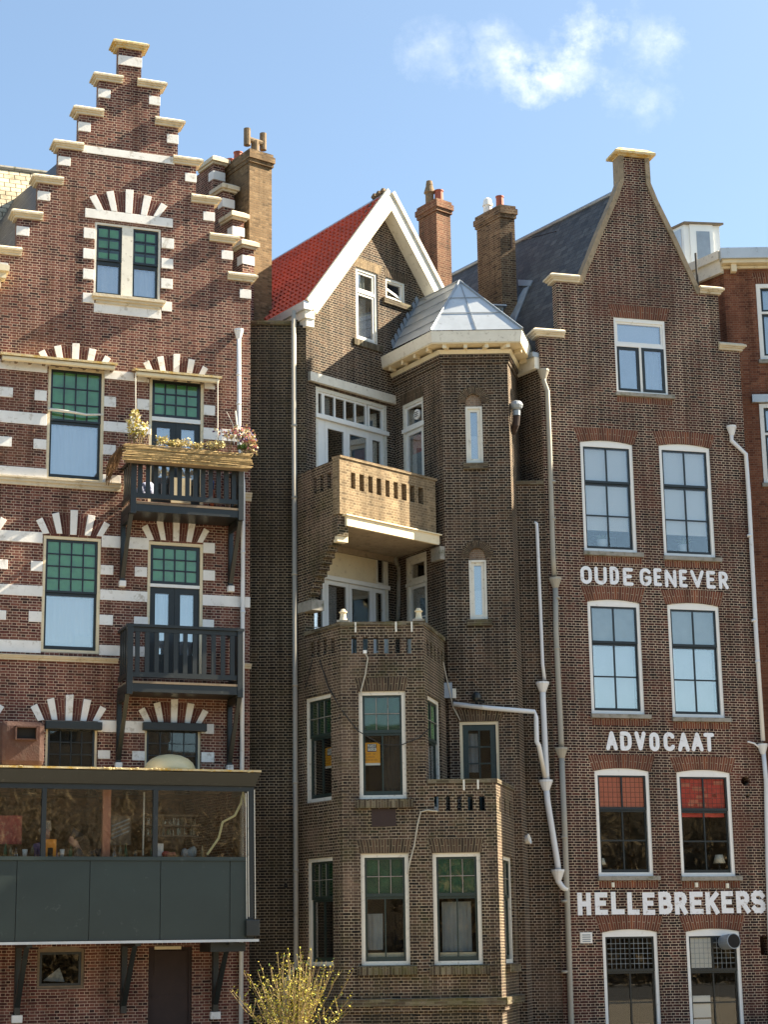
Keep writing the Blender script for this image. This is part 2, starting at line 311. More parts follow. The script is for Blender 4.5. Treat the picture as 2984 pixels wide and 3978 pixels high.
def arc_top(u0,u1,z,rise,n=8):
    return [(u1+(u0-u1)*i/n, z+rise*(1-(2*i/n-1)**2)) for i in range(n+1)]
def window(house,pl,rect,fw=.08,m='white',d0=-.16,d1=-.05,rise=0,room='room',bottom=None,hole=True,name='window',label=None,depth=1.1,top=None,mid=None):
    u0,u1,z0,z1=rect; fb=fw if bottom is None else bottom; ft=fw if top is None else top
    if hole: pl.holes.append([(u0,z0),(u1,z0)]+(arc_top(u0,u1,z1,rise) if rise else [(u1,z1),(u0,z1)]))
    b=MB(); e=.002
    b.box(pl,u0+e,u0+fw,z0+e,z1-ft,d0,d1); b.box(pl,u1-fw,u1-e,z0+e,z1-ft,d0,d1)
    if fb>0: b.box(pl,u0+fw,u1-fw,z0+e,z0+fb,d0,d1-.004)
    if rise: b.prism(pl,[(u0+e,z1-ft),(u1-e,z1-ft)]+[(max(u0+e,min(u1-e,a)),c-e) for a,c in arc_top(u0,u1,z1,rise)],d0,d1)
    else: b.box(pl,u0+e,u1-e,z1-ft,z1-e,d0,d1)
    if mid: b.box(pl,mid[0],mid[1],z0+fb,z1-ft,d0,d1-.006)
    w=b.build(name,M[m],house)
    if label: w['label']=label
    if room:
        r=MB(); a0,a1,b0,b1,f,g=u0-.02,u1+.02,z0-.02,z1+rise+.02,-.27,-.27-depth; P=pl.P
        vs=[P(u,z,d) for d in (f,g) for (u,z) in ((a0,b0),(a1,b0),(a1,b1),(a0,b1))]
        r.add(vs,[(4,5,6,7),(0,1,5,4),(1,2,6,5),(2,3,7,6),(3,0,4,7)]); r.build('room',M[room],w)
    return w
def sash(W,pl,u0,u1,z0,z1,cols=1,rows=1,w=.05,bar=.025,m='black',d=-.07,pane='glass',blinds=(),name='sash',wb=None,wt=None,ws=None,paned=True):
    wb=w if wb is None else wb; wt=w if wt is None else wt; ws=w if ws is None else ws
    b=MB(); t=.045
    b.box(pl,u0,u0+ws,z0,z1,d-t,d); b.box(pl,u1-ws,u1,z0,z1,d-t,d); b.box(pl,u0+ws,u1-ws,z0,z0+wb,d-t,d); b.box(pl,u0+ws,u1-ws,z1-wt,z1,d-t,d)
    a0,a1,b0,b1=u0+ws,u1-ws,z0+wb,z1-wt
    for i in range(1,cols):
        x=a0+(a1-a0)*i/cols; b.box(pl,x-bar/2,x+bar/2,b0,b1,d-t+.004,d-.004)
    for j in range(1,rows):
        z=b0+(b1-b0)*j/rows; b.box(pl,a0,a1,z-bar/2,z+bar/2,d-t+.007,d-.007)
    s_=b.build(name,M[m],W)
    if paned: MB().box(pl,a0-.01,a1+.01,b0-.01,b1+.01,d-.03,d-.024).build('pane',M[pane],W)
    for bl in blinds:
        nm,mm,f0,f1,g0,g1=bl[:6]; dd=bl[6] if len(bl)>6 else .075
        x0,x1,y0,y1=a0+(a1-a0)*f0,a0+(a1-a0)*f1,b0+(b1-b0)*g0,b0+(b1-b0)*g1
        if 'curtain' in nm:
            n=max(6,int((x1-x0)/.022)); ph=random.uniform(0,6); fr=random.uniform(38,60); vs=[]
            for i in range(n+1):
                x=x0+(x1-x0)*i/n; q=.018*math.sin(x*fr+ph)+.012*math.sin(x*fr*.43+ph*2); vs+=[pl.P(x,y0,d-dd-.035+q),pl.P(x+.006*math.sin(x*9),y1,d-dd-.035+q*.6)]
            MB().add(vs,[(2*i,2*i+2,2*i+3,2*i+1) for i in range(n)]).build(nm,M[mm],W,recalc=False,smooth=True)
        else: MB().box(pl,x0,x1,y0,y1,d-dd-.006,d-dd).build(nm,M[mm],W)
    return s_
def soldier(house,pl,u0,u1,zb,zt,splay=0,m='arch_R',rise=0,d=.004,name='brick_arch',n=10,zt_rise=None,label=None):
    zr=rise if zt_rise is None else zt_rise
    b=MB(); fs=[];uv=[]; P=pl.P; vs=[]
    for i in range(n+1):
        t=i/n; q=1-(2*t-1)**2; ub=u0+(u1-u0)*t; ut=(u0-splay)+(u1-u0+2*splay)*t
        vs+=[P(ub,zb+rise*q,d),P(ut,zt+zr*q,d)]
    H=zt-zb
    for i in range(n):
        fs.append((2*i,2*i+2,2*i+3,2*i+1)); c0=(u1-u0+splay)*i/n; c1=(u1-u0+splay)*(i+1)/n
        uv.append([(.006,c0),(.006,c1),(.006+min(H,.28),c1),(.006+min(H,.28),c0)])
    b.add(vs,fs,uv)
    vb=[P(u,z,d) for u,z in ((u0,zb),(u1,zb),(u1+splay,zt),(u0-splay,zt))]; wb=[P(u,z,-.02) for u,z in ((u0,zb),(u1,zb),(u1+splay,zt),(u0-splay,zt))]
    b.add(vb+wb,[(3,0,4,7),(1,2,6,5)])
    o=b.build(name,M[m],house,recalc=False)
    if label: o['label']=label
    return o
FAN=[]
def tube_pipe(house,pts,r,m='pipe',name='drainpipe',joints=(),hopper=None,label=None):
    b=MB(); b.tube(pts,r,12)
    for j in joints: b.tube([Vector(j)-Vector((0,0,.03)),Vector(j)+Vector((0,0,.03))],r*1.18,12)
    o=b.build(name,M[m],house,smooth=False)
    for p in o.data.polygons: p.use_smooth=len(p.vertices)==4
    if label: o['label']=label
    if hopper:
        h=MB(); p=Vector(hopper)
        h.lathe(p,[(r*1.05,-.12),(r*1.2,-.1),(r*2.1,.06),(r*2.3,.08),(r*2.3,.13),(r*1.9,.13),(r*1.2,.02)],12); h.build('hopper_head',M[m],o)
    return o
# ================================================================ SETTING
ground=kind(MB().add([(-400,-400,0),(400,-400,0),(400,600,0),(-400,600,0)],[(0,1,2,3)]).build('ground',M['ground']),'structure')
kind(MB().add([(-120,-9,.004),(160,-9,.004),(160,16,.004),(-120,16,.004)],[(0,1,2,3)]).build('dark_ground_strip',M['dark_strip']),'structure')  # unseen dark strip, added to darken the ground mirrored in the low panes
# ================================================================ LEFT HOUSE (stepped gable)
Lc=at_y(k('v',544.5,1300),42.0); L=Pl(Lc.x,Lc.y,20.5)
HL=thing('stepped_gable_house','tall red brick house with stepped gable, white stone bands and green leaded windows','house',L.P(-3,0,0))
rt=[(822,300),(932,528),(1040,745),(1150,972),(1257,1203),(1367,1430),(1475,1658)]
lt=[(690,278),(575,468),(460,662),(341,865),(222,1072),(102,1278),(-16,1484)]
RU=[L.h('1',x,y) for x,y in rt]; LU=[L.h('1',x,y) for x,y in lt]
zs=[(a[1]+b[1])/2 for a,b in zip(RU,LU)]
cu=sum((a[0]+b[0])/2 for a,b in zip(RU,LU))/7
hw=[(a[0]-b[0])/2 for a,b in zip(RU,LU)]
hw=[hw[0]]+[hw[1]+(hw[6]-hw[1])*i/5 for i in range(6)]; z1_=zs[1]; zs=[zs[0]]+[zs[1]+(zs[6]-zs[1])*i/5 for i in range(6)]
hw.append(hw[6]+(hw[6]-hw[5])); zs.append(zs[6]+(zs[6]-zs[5]))
rise_=zs[1]-zs[2]
CAPT=.17; RIGHT=cu+hw[6]
outl=[(-9.3,0),(RIGHT,0)]
for i in range(6,-1,-1):
    outl.append((cu+hw[i],zs[i]))
    if i>0: outl.append((cu+hw[i-1],zs[i]))
for i in range(0,8):
    outl.append((cu-hw[i],zs[i]))
    if i<7: outl.append((cu-hw[i+1],zs[i])) if False else None
o2=[(-9.3,0),(RIGHT,0)]
for i in range(6,0,-1): o2+=[(cu+hw[i],zs[i]),(cu+hw[i-1],zs[i])]
o2+=[(cu+hw[0],zs[0]),(cu-hw[0],zs[0])]
for i in range(1,8): o2+=[(cu-hw[i-1],zs[i]),(cu-hw[i],zs[i])]
o2+=[(-9.3,zs[7])]
if cu-hw[7]<-9.3: o2=o2[:-2]+[(-9.3,zs[7])]
L_OUT=o2
# coping caps: two-layer moulded stones
def cap(pl,house,u0,u1,z,over_l,over_r,t0=-.32,m='coping',name='coping_stone'):
    b=MB()
    b.box(pl,u0-over_l*.45,u1+over_r*.45,z+.002,z+.06,t0-.05,.05)
    b.box(pl,u0-over_l*.7,u1+over_r*.7,z+.06,z+.1,t0-.08,.085)
    P=pl.P; a=[P(u,z+.1,d) for u,d in ((u0-over_l,t0-.1),(u1+over_r,t0-.1),(u1+over_r,.125),(u0-over_l,.125))]
    c=[P(u,z+.205,d) for u,d in ((u0-over_l*.55,t0-.04),(u1+over_r*.55,t0-.04),(u1+over_r*.55,.04),(u0-over_l*.55,.04))]
    e=[P(u,z+.145,d) for u,d in ((u0-over_l,t0-.1),(u1+over_r,t0-.1),(u1+over_r,.125),(u0-over_l,.125))]
    b.hull8(a,e); b.hull8(e,c)
    return b.build(name,M[m],house)
cap(L,HL,cu-hw[0],cu+hw[0],zs[0],.17,.17,m='lichen')
for i in range(1,7):
    inn=.30
    cap(L,HL,cu-hw[i],cu-hw[i-1]+.12 if i>1 else cu-hw[0]+.10,zs[i],.16,.0)
    cap(L,HL,cu+hw[i-1]-.12 if i>1 else cu+hw[0]-.10,cu+hw[i],zs[i],.0,.16)
# white corner blocks on each step
def block(pl,house,u0,u1,z0,z1,name='quoin_stone',m='stone',d=.018,wrap=0):
    b=MB(); j=lambda: random.uniform(-.004,.004)
    b.box(pl,u0+j(),u1+wrap+j(),z0+j(),z1+j(),-.05,d+random.uniform(-.003,.003)); return b.build(name,M[m],house,bevel=.008)
for i in range(1,7):
    za=zs[i]-.20; block(L,HL,cu-hw[i]-.012,cu-hw[i]+.28,za-.225,za); block(L,HL,cu+hw[i]-.27,cu+hw[i]+.012,za-.225,za)
zc=zs[0]-.19; block(L,HL,cu-hw[0]-.012,cu+hw[0]+.012,zc-.25,zc)
zb=zs[3]; block(L,HL,cu-hw[2]+.085,cu+hw[2]-.085,zb-.035,zb+.155,'stone_band')
# bands and blocks measured on the photograph
for c,x0,y0,x1,y1 in (('2',0,232,275,288),('2',610,294,872,345),
    ('2',0,530,274,598),('2',605,592,880,652),('2',1190,632,1478,700),
    ('2',0,853,273,905),('2',600,898,706,948),
    ('2',0,1227,248,1290),('2',592,1260,870,1328),
    ('2',0,1543,246,1605),('2',585,1575,862,1635),('2',1187,1606,1478,1668),
    ('2',0,1866,238,1936),('2',578,1898,860,1958),
    ('3',566,450,842,518)):
    u0,u1,z0,z1=L.box(c,x0,y0,x1,y1)
    if x0==0: u0=-9.3
    if x1==1478: u1=RIGHT+.006
    block(L,HL,u0,u1,z0,z1,'stone_band',d=.015)
for c,x0,y0,x1,y1 in (('2',200,402,272,462),('2',607,440,678,498),('2',802,455,872,515),('2',1192,490,1258,548),('2',1195,340,1258,394),('2',-40,383,72,440),
    ('2',193,688,270,747),('2',603,722,676,780),('2',-40,672,65,730),('2',1190,770,1255,826),
    ('2',177,1403,246,1462),('2',588,1427,661,1483),('2',787,1437,860,1495),('2',1187,1458,1258,1516),('2',1190,1297,1258,1355),('2',-40,1393,42,1450),
    ('2',165,1698,242,1758),('2',580,1718,658,1777),('2',783,1728,866,1790),('2',1186,1746,1252,1795),('2',-40,1690,33,1747),
    ('3',566,620,638,670),('3',767,625,840,680),('3',1168,632,1243,690),('3',1168,467,1243,525),
    ('1',487,1338,553,1398),('1',485,1458,550,1517),('1',484,1578,549,1637),('1',943,1397,1016,1456),('1',943,1515,1013,1573),('1',942,1634,1010,1692),
    ('1',483,1718,549,1775),('1',943,1768,1005,1825)):
    block(L,HL,*L.box(c,x0,y0,x1,y1))
block(L,HL,*L.quad('1',(495,1219),(1010,1283),(1010,1335),(495,1272)),'lintel')
block(L,HL,*L.quad('1',(548,1768),(943,1822),(943,1872),(548,1828)),'sill_apron')
# string courses (cornice under the sill bands)
for c,tl,tr,br,bl in (('2',(0,905),(706,948),(706,996),(0,952)),('3',(0,66),(682,86),(682,112),(0,98))):
    u0,u1,z0,z1=L.quad(c,tl,tr,br,bl)
    for ua,ub in ((-9.3,u1),(-.32,RIGHT+.02)):
        b=MB(); h=z1-z0
        b.box(L,ua,ub,z0,z0+h*.45,-.03,.05); b.box(L,ua,ub,z0+h*.45,z0+h*.8,-.03,.09); b.box(L,ua,ub,z0+h*.8,z1-.003,-.03,.12); b.build('string_course',M['coping'],HL)
# fans of white voussoirs over the openings
W5=[((208,1165),(245,1147),(287,1240),(250,1244)),((302,1126),(343,1117),(363,1243),(330,1241)),((411,1104),(455,1104),(446,1250),(408,1248)),((513,1130),(556,1138),(527,1256),(493,1252)),((608,1171),(642,1190),(597,1259),(563,1256))]
c0=L.h('2',428,1250); FANUZ=[[tuple(L.h('2',*p)[i]-c0[i] for i in (0,1)) for p in w] for w in W5]
def fan(c,x,y,sx=1,sz=1,which=range(5),m='stone'):
    a=L.h(c,x,y); Q=[[(a[0]+p[0]*sx,a[1]+max(p[1],-.02 if j>1 else p[1])*sz) for j,p in enumerate(w)] for w in FANUZ]
    b=MB(); fs=[];
    for i in range(4):
        tl=Q[i][1];bl=Q[i][2];tr=Q[i+1][0];br=Q[i+1][3]; zt=min(tl[1],tr[1])
        f=lambda t,q: (t[0]+(q[0]-t[0])*(t[1]-zt)/max(.01,(t[1]-q[1])),zt)
        tl=f(tl,bl); tr=f(tr,br); n=4; H=zt-bl[1]; W_=(tr[0]-tl[0]+br[0]-bl[0])/2
        vs=[];F_=[];uv=[]
        for q in range(n+1):
            t=q/n; vs+=[L.P(bl[0]+(br[0]-bl[0])*t,bl[1]+(br[1]-bl[1])*t,.004),L.P(tl[0]+(tr[0]-tl[0])*t,zt,.004)]
        for q in range(n):
            F_.append((2*q,2*q+2,2*q+3,2*q+1)); uv.append([(.005,W_*q/n),(.005,W_*(q+1)/n),(H,W_*(q+1)/n),(H,W_*q/n)])
        b.add(vs,F_,uv)
    ar=b.build('relieving_arch',M['arch_L'],HL,recalc=False)
    for i in which: MB().prism(L,[Q[i][3],Q[i][2],Q[i][1],Q[i][0]],-.05,.02).build('voussoir',M[m],ar,bevel=.008)
fan('2',428,1250); fan('2',1030,1287,.95,1.0); fan('3',398,450); fan('3',1010,462,.96,.93); fan('1',753,1252,1.12,1.05)
fan('2',437,268); fan('2',1030,330,.93,1.02); fan('2',-186,1224,which=(3,4)); fan('3',-205,440,which=(3,4))
# windows
def lw(q,cols,rows,split,low='blind',green='green_gl',name='window',pane='glass_hi',bl='blind_b',lab=None,extra=()):
    u0,u1,z0,z1=q; w=window(HL,L,q,.065,'cream',d0=-.17,d1=-.02,room='room',label=lab)
    z=split
    sash(w,L,u0+.067,u1-.067,z,z1-.067,cols,rows,.05,.028,'black',-.06,'glass',[('stained_glass',green,0,1,0,1,.05)],'upper_sash')
    sash(w,L,u0+.067,u1-.067,z0+.067,z-.004,1,1,.05,.02,'black',-.1,pane,[(('curtain'),bl,0,1,0,1,.09)]+list(extra),'lower_sash',wb=.09,wt=.06)
    return w
lw(L.quad('2',(278,262),(612,277),(602,944),(270,922)),4,3,L.h('2',440,585)[1])
W2=lw(L.quad('2',(252,1252),(592,1268),(578,1942),(236,1936)),4,4,L.h('2',415,1588)[1],bl='blind_w',extra=[('paper_sheet','paper',.63,.95,.03,.22,.045)])
# attic twin window
q=L.quad('1',(553,1296),(942,1345),(937,1765),(548,1722)); ma=L.h('1',713,1530)[0]; mb_=L.h('1',778,1530)[0]
wa=window(HL,L,q,.05,'white_worn',d0=-.17,d1=-.02,mid=(ma,mb_),label='white twin window frame with a lichen-stained centre post')
zsp=(L.h('1',640,1525)[1],L.h('1',850,1550)[1]); zsp=sum(zsp)/2
for a,b_ in ((q[0]+.052,ma-.002),(mb_+.002,q[1]-.052)):
    sash(wa,L,a,b_,zsp,q[3]-.052,2,3,.045,.028,'black',-.06,'glass',[('stained_glass','green_dk',0,1,0,1,.12),('slatted_blind','green_gl',.05,.95,.72,.97,.05),('slatted_blind','green_gl',.05,.95,.38,.6,.05),('slatted_blind','green_gl',.05,.95,.04,.22,.05)],'upper_sash')
    sash(wa,L,a,b_,q[2]+.052,zsp-.004,1,1,.05,.02,'black',-.1,'glass_hi',[('curtain','blind_b',0,1,0,1,.1)],'lower_sash',wt=.09)
u0,u1,z0,z1=L.quad('1',(518,1725),(975,1778),(945,1822),(548,1770))
b=MB(); b.box(L,u0+.1,u1-.1,z0+.0,z0+.07,-.03,.06); b.box(L,u0+.04,u1-.04,z0+.07,z0+.13,-.03,.11); b.box(L,u0,u1,z0+.13,z0+.2,-.03,.16); b.build('window_sill',M['coping'],HL)
# french doors to the balconies
def fdoor(q,zt0,zt1,cols,rows,lab):
    u0,u1,z0,z1=q; w=window(HL,L,q,.07,'cream',d0=-.17,d1=-.02,bottom=0,name='french_door',label=lab)
    MB().box(L,u0+.072,u1-.072,zt0,zt1,-.16,-.03).build('transom',M['white'],w)
    sash(w,L,u0+.072,u1-.072,zt1+.003,z1-.072,cols,rows,.07,.03,'black',-.06,'glass',[('stained_glass','green_gl',0,1,0,1,.05)],'transom_light')
    m_=(u0+u1)/2
    for a,b_ in ((u0+.072,m_-.003),(m_+.003,u1-.072)):
        sash(w,L,a,b_,z0+.01,zt0-.003,1,1,.14,.03,'grey_dark',-.07,'glass_hi',[('curtain','blind_b',0,1,0,1,.1)],'door_leaf',wb=.45,wt=.14,ws=.13 if a<m_-.3 else .13)
    return w
fdoor(L.quad('2',(872,322),(1195,338),(1190,1075),(868,1055)),L.h('2',1025,586)[1],L.h('2',1025,562)[1],4,3,None)
fdoor(L.quad('2',(862,1287),(1190,1300),(1186,2075),(857,2060)),L.h('2',1015,1556)[1],L.h('2',1015,1538)[1],4,3,None)
# low windows above the veranda roof
for (tl,tr,br,bl),lint in ((((262,470),(567,480),(562,740),(262,740)),((258,455),(585,460),(585,505),(258,500))),(((840,480),(1168,487),(1165,750),(838,745)),((825,462),(1192,468),(1192,515),(825,505)))):
    q=L.quad('3',tl,tr,br,bl); w=window(HL,L,q,.055,'cream',room='dark')
    sash(w,L,q[0]+.058,q[1]-.058,q[2]+.058,q[3]-.058,4,3,.04,.02,'black',-.06,'glass_lo',[('leaded_glass','dark',0,1,0,1,.09)])
    MB().box(L,*L.quad('3',*lint),-.03,.16).build('shutter_box',M['grey_dark'],HL,bevel=.01)
# basement window and door
q=L.quad('3',(215,1775),(490,1778),(488,2008),(212,2005)); w=window(HL,L,q,.06,'wood',room='dark',rise=.06,label='small basement window in a worn cream frame')
sash(w,L,q[0]+.062,q[1]-.062,q[2]+.062,q[3]-.062,1,1,.05,.02,'black',-.07,'glass_lo')
tw=MB(); a=L.h('3',330,1955); tw.prism(L,[(a[0]-.25,a[1]-.02),(a[0]+.22,a[1]-.05),(a[0]+.1,a[1]+.25)],-.32,-.31); tw.build('curtain',M['blind_grey'],w)
q=L.quad('3',(862,1762),(1118,1766),(1112,2290),(858,2290)); q=(q[0],q[1],.1,q[3]); w=window(HL,L,q,.06,'rustdark',room='dark',bottom=0,name='basement_door')
b=MB(); b.box(L,q[0]+.06,q[1]-.06,.12,q[3]-.07,-.14,-.09)
for i in range(4): 
    x=q[0]+.14+i*(q[1]-q[0]-.28)/4; b.box(L,x,x+.18,1.75,2.25,-.09,-.075)
b.box(L,q[0]+.1,q[1]-.1,1.25,1.32,-.09,-.07)
b.build('door_leaf',M['rustdark'],w)
MB().box(L,*L.quad('3',(896,1758),(1050,1762),(1050,1780),(896,1776)),-.02,.03).build('lamp_cover',M['cream'],HL)
# hole behind the veranda
CV=(-7.6,L.h('3',1440,1000)[0]-.1)
vz0=L.h('3',700,1262)[1]; vz1=L.h('3',700,840)[1]
L.holes.append([(CV[0],vz0),(CV[1],vz0),(CV[1],vz1),(CV[0],vz1)])
b=wall(MB(),L,L_OUT,L.holes,.3); b.build('brick_wall',M['brick_L'],HL)
# right flank wall and roof of the house
PD=Vector((-math.sin(R(34.5)),math.cos(R(34.5)),0))
def along(p,s): return Vector(p)+PD*s
b=MB(); A0=L.P(RIGHT-.001,0,-.3); B0=along(A0,9); top=zs[6]
b.add([A0,B0,B0+Vector((0,0,top)),A0+Vector((0,0,top))],[(0,1,2,3)])
C0_=A0-L.t*.25; D0_=B0-L.t*.25; b.add([C0_,D0_,D0_+Vector((0,0,top)),C0_+Vector((0,0,top))],[(3,2,1,0)]); b.build('flank_wall',M['brick_L'],HL,recalc=False)
b=MB(); apex=L.P(cu,zs[1]-.4,-.3); ev=L.P(RIGHT,zs[6]-.3,-.3); ev2=L.P(cu-hw[7],zs[7]-.3,-.3)
for e in (ev,ev2):
    b.add([e,along(e,9),along(apex,9),apex]+[x-Vector((0,0,.12)) for x in (e,along(e,9),along(apex,9),apex)],[(0,1,2,3),(7,6,5,4),(0,3,7,4),(0,4,5,1),(1,5,6,2),(2,6,7,3)])
b.build('roof',M['slate'],HL)
# drainpipe with hopper
p0=L.h('2',1398,75,.1); b0=L.h('2',1388,600,.1); 
pp=[L.P(p0[0],p0[1]-.05,.1),L.P(p0[0]+.01,L.h('2',1388,640,.1)[1],.1),L.P(L.h('2',1424,960,.1)[0],L.h('2',1424,960,.1)[1],.1),L.P(L.h('3',1405,500,.1)[0],.1,.1)]
jz=[L.h('2',1390,y,.1)[1] for y in (310,480)]+[L.h('2',1420,y,.1)[1] for y in (1350,1700)]
tube_pipe(HL,pp,.05,'pipe',joints=[L.P(p0[0]+.005,z,.1) for z in jz[:2]]+[L.P(pp[2].__sub__(L.o).dot(L.t),z,.1) for z in jz[2:]],hopper=L.P(p0[0],p0[1]+.0,.1),label='white downpipe with a box hopper beside the balconies')
# awning boxes with lichen
def awning(tl,tr,br,bl,cable):
    u0,u1,z0,z1=L.quad('2',tl,tr,br,bl,.3); b=MB()
    a=[L.P(u,z,d) for u,z,d in ((u0,z1+.02,-.01),(u1,z1+.02,-.01),(u1,z1-.07,.36),(u0,z1-.07,.36))]; e=[x-Vector((0,0,.05)) for x in a]; b.hull8(e,a)
    o=b.build('awning_box',M['lichen'],HL)
    MB().tube([L.P(u0+.05,z1-.17,.27),L.P(u1-.05,z1-.17,.27)],.06,10).build('awning_roll',M['cream'],o)
    n=int((u1-u0)/.33)
    for i in range(n+1):
        u=u0+.08+(u1-u0-.16)*i/n; MB().box(L,u-.03,u+.03,z1-.2,z1-.11,-.01,.2).build('bracket',M['wood'],o)
    return o
awning((0,165),(685,228),(685,262),(0,200),0).name='awning_box'
aw=awning((788,258),(1298,308),(1295,335),(785,290),1)
for x,y0,y1 in ((793,300,520),(1275,330,700)):
    a=L.h('2',x,y0,.33); c=L.h('2',x,y1,.33); MB().tube([L.P(a[0],a[1],.33),L.P(c[0],c[1],.33)],.012,6).build('awning_rod',M['white_worn'],aw)
MB().tube([L.P(*L.h('2',278,512,.05),.06),L.P(*L.h('2',420,535,.05),.12),L.P(*L.h('2',500,548,.05),.1),L.P(*L.h('2',600,545,.05),.06)],.035,10,r2=.022).build('awning_arm',M['white_worn'],HL,smooth=True)
# left eave end at the edge of the picture
u0,u1,z0,z1=L.quad('1',(-60,1535),(55,1565),(50,1620),(-60,1600),.4)
b=MB(); b.box(L,u0-.6,u1,z0+.12,z0+.26,0,.4); b.box(L,u0-.6,u1-.05,z0-.02,z0+.12,0,.3); b.box(L,u0-.6,u1-.15,z0-.22,z0-.02,0,.18); b.build('gutter_cornice',M['cream'],HL)
# ---------------- balconies
def balcony(proj,top_tl,post_l,post_r,zt,zr,zd,zf,zbot,brackets,nb,label,show_top):
    """u range between post_l/post_r; zt handrail top, zr lower rail, zd deck top, zf fascia bottom"""
    B=thing('balcony',label,'x',L.P((post_l+post_r)/2,zf,proj/2)); del B['category']
    B.parent=HL; B.location=WO[B]-WO[HL]; B['label']=label
    d=proj; pw=.13
    for u in (post_l,post_r-pw): MB().box(L,u,u+pw,zf-.06,zt+.02,d-.12,d+.02).build('post',M['grey_dark'],B,bevel=.01)
    MB().box(L,post_l+pw,post_r-pw,zf,zd-.03,d-.08,d).build('fascia',M['grey_dark'],B)
    MB().box(L,post_l+.02,post_r-.02,zd-.028,zd+.02,.0,d+.015).build('deck',M['wood'],B)
    MB().box(L,post_l+.1,post_r-.1,zf+.02,zd-.032,.0,d-.09).build('soffit',M['black'],B)
    MB().box(L,post_l-.02,post_r+.02,zt,zt+.06,d-.13,d+.03).build('handrail',M['grey_dark'],B)
    MB().box(L,post_l+pw,post_r-pw,zr-.05,zr+.06,d-.075,d-.025).build('bottom_rail',M['grey_dark'],B)
    MB().box(L,post_l+pw,post_r-pw,zt-.1,zt-.002,d-.075,d-.025).build('top_rail',M['grey_dark'],B)
    for i in range(nb):
        u=post_l+pw+(post_r-post_l-2*pw)*(i+.5)/nb; MB().box(L,u-.05,u+.05,zr+.062,zt-.102,d-.07,d-.035).build('baluster',M['grey_dark'],B)
    for s_,u in ((0,post_l),(1,post_r-.09)):
        sd=MB(); sd.box(L,u,u+.09,zt,zt+.058,.0,d-.132); sd.box(L,u+.02,u+.07,zr-.05,zr+.06,.0,d-.122); sd.box(L,u+.01,u+.08,zf,zd-.03,.0,d-.122)
        n=4
        for i in range(n): y=.1+(d-.35)*i/(n-1); sd.box(L,u+.03,u+.06,zr+.06,zt,y,y+.11)
        sd.build('side_railing',M['grey_dark'],B)
        a=u+.0; bz=zbot[s_]
        br=MB(); br.box(L,a,a+.1,bz,zf-.01,.003,.1)
        P=L.P; br.hull8([P(a,bz+.05,.1),P(a+.1,bz+.05,.1),P(a+.1,bz+.22,.1),P(a,bz+.22,.1)],[P(a,zf-.17,d-.25),P(a+.1,zf-.17,d-.25),P(a+.1,zf-.01,d-.1),P(a,zf-.01,d-.1)])
        br.box(L,a+.005,a+.095,zf-.15,zf-.003,.1,d-.26)
        br.build('bracket',M['black'],B)
        MB().box(L,a-.02,a+.13,bz-.14,bz-.003,-.03,.13).build('corbel_stone',M['stone'],B,bevel=.015)
    return B
PRJ=1.0
pl_=(L.h('b',270,900,PRJ)[0],L.h('b',1395,900,PRJ)[0])
c_=lambda x,y:L.h('b',x,y,PRJ)[1]
zd=(c_(320,900)+c_(1335,962))/2; zf=(c_(320,985)+c_(1335,1043))/2; zr=(c_(320,835)+c_(1335,880))/2
zbt=(L.h('2',713,1515,.1)[1],L.h('2',1337,1545,.1)[1])
BU=balcony(PRJ,0,pl_[0],pl_[1],zd+.98,zr,zd,zf,zbt,0,13,'upper dark grey timber balcony carrying a reed planter',1)
pl2=(L.h('3',735,200,PRJ)[0],L.h('3',1412,200,PRJ)[0]); c_=lambda x,y,c='3':L.h(c,x,y,PRJ)[1]
zd2=(c_(765,222)+c_(1380,243))/2; zf2=(c_(765,280)+c_(1380,296))/2; zr2=(c_(765,183)+c_(1380,195))/2; zt2=(c_(745,1790,'2')+c_(1420,1808,'2'))/2
zbt2=(L.h('3',690,690,.1)[1],L.h('3',1325,705,.1)[1])
BL=balcony(PRJ,0,pl2[0],pl2[1],zt2,zr2,zd2,zf2,zbt2,0,11,'lower dark grey timber balcony with open balusters',0)
# ================================================================ VERANDA on the left house
VD=1.5; LC=L.off(VD)
z_=lambda x,y,d=VD: L.h('3',x,y,d)[1]
vu0=-7.7; vu1=L.h('3',1476,1100,VD)[0]
zrt=(z_(0,712,1.75)+z_(1500,738,1.75))/2; zfb=(z_(0,806,1.7)+z_(1490,822,1.7))/2; zg1=(z_(100,848)+z_(1400,852))/2; zg0=(z_(100,1238)+z_(1400,1240))/2
zs0=(z_(100,1262)+z_(1400,1262))/2; zp0=(z_(100,1735)+z_(1400,1718))/2; zb0=(z_(100,1750)+z_(1400,1735))/2
VER=thing('veranda','dark grey glazed veranda box projecting from the left house on brackets','veranda',L.P(-3.5,zb0,VD/2))
P=L.P
b=MB(); fu=L.h('3',1516,745,1.75)[0]
a=[P(vu0,zfb,1.56),P(fu-.08,zfb,1.56),P(fu-.08,zfb,1.4),P(vu0,zfb,1.4)]; c=[P(vu0,zrt-.05,1.74),P(fu,zrt-.05,1.74),P(fu,zrt-.05,1.4),P(vu0,zrt-.05,1.4)]; b.hull8(a,c); b.build('fascia',M['grey_dark'],VER)
for x in (460,770):
    u=L.h('3',x,780,1.7)[0]; MB().hull8([P(u-.008,zfb,1.562),P(u+.008,zfb,1.562),P(u+.008,zfb,1.5),P(u-.008,zfb,1.5)],[P(u-.008,zrt-.05,1.743),P(u+.008,zrt-.05,1.743),P(u+.008,zrt-.05,1.6),P(u-.008,zrt-.05,1.6)]).build('panel_joint',M['black'],VER)
MB().box(L,vu0,fu-.1,zrt-.22,zrt-.052,.003,1.4).build('roof_deck',M['dark'],VER)
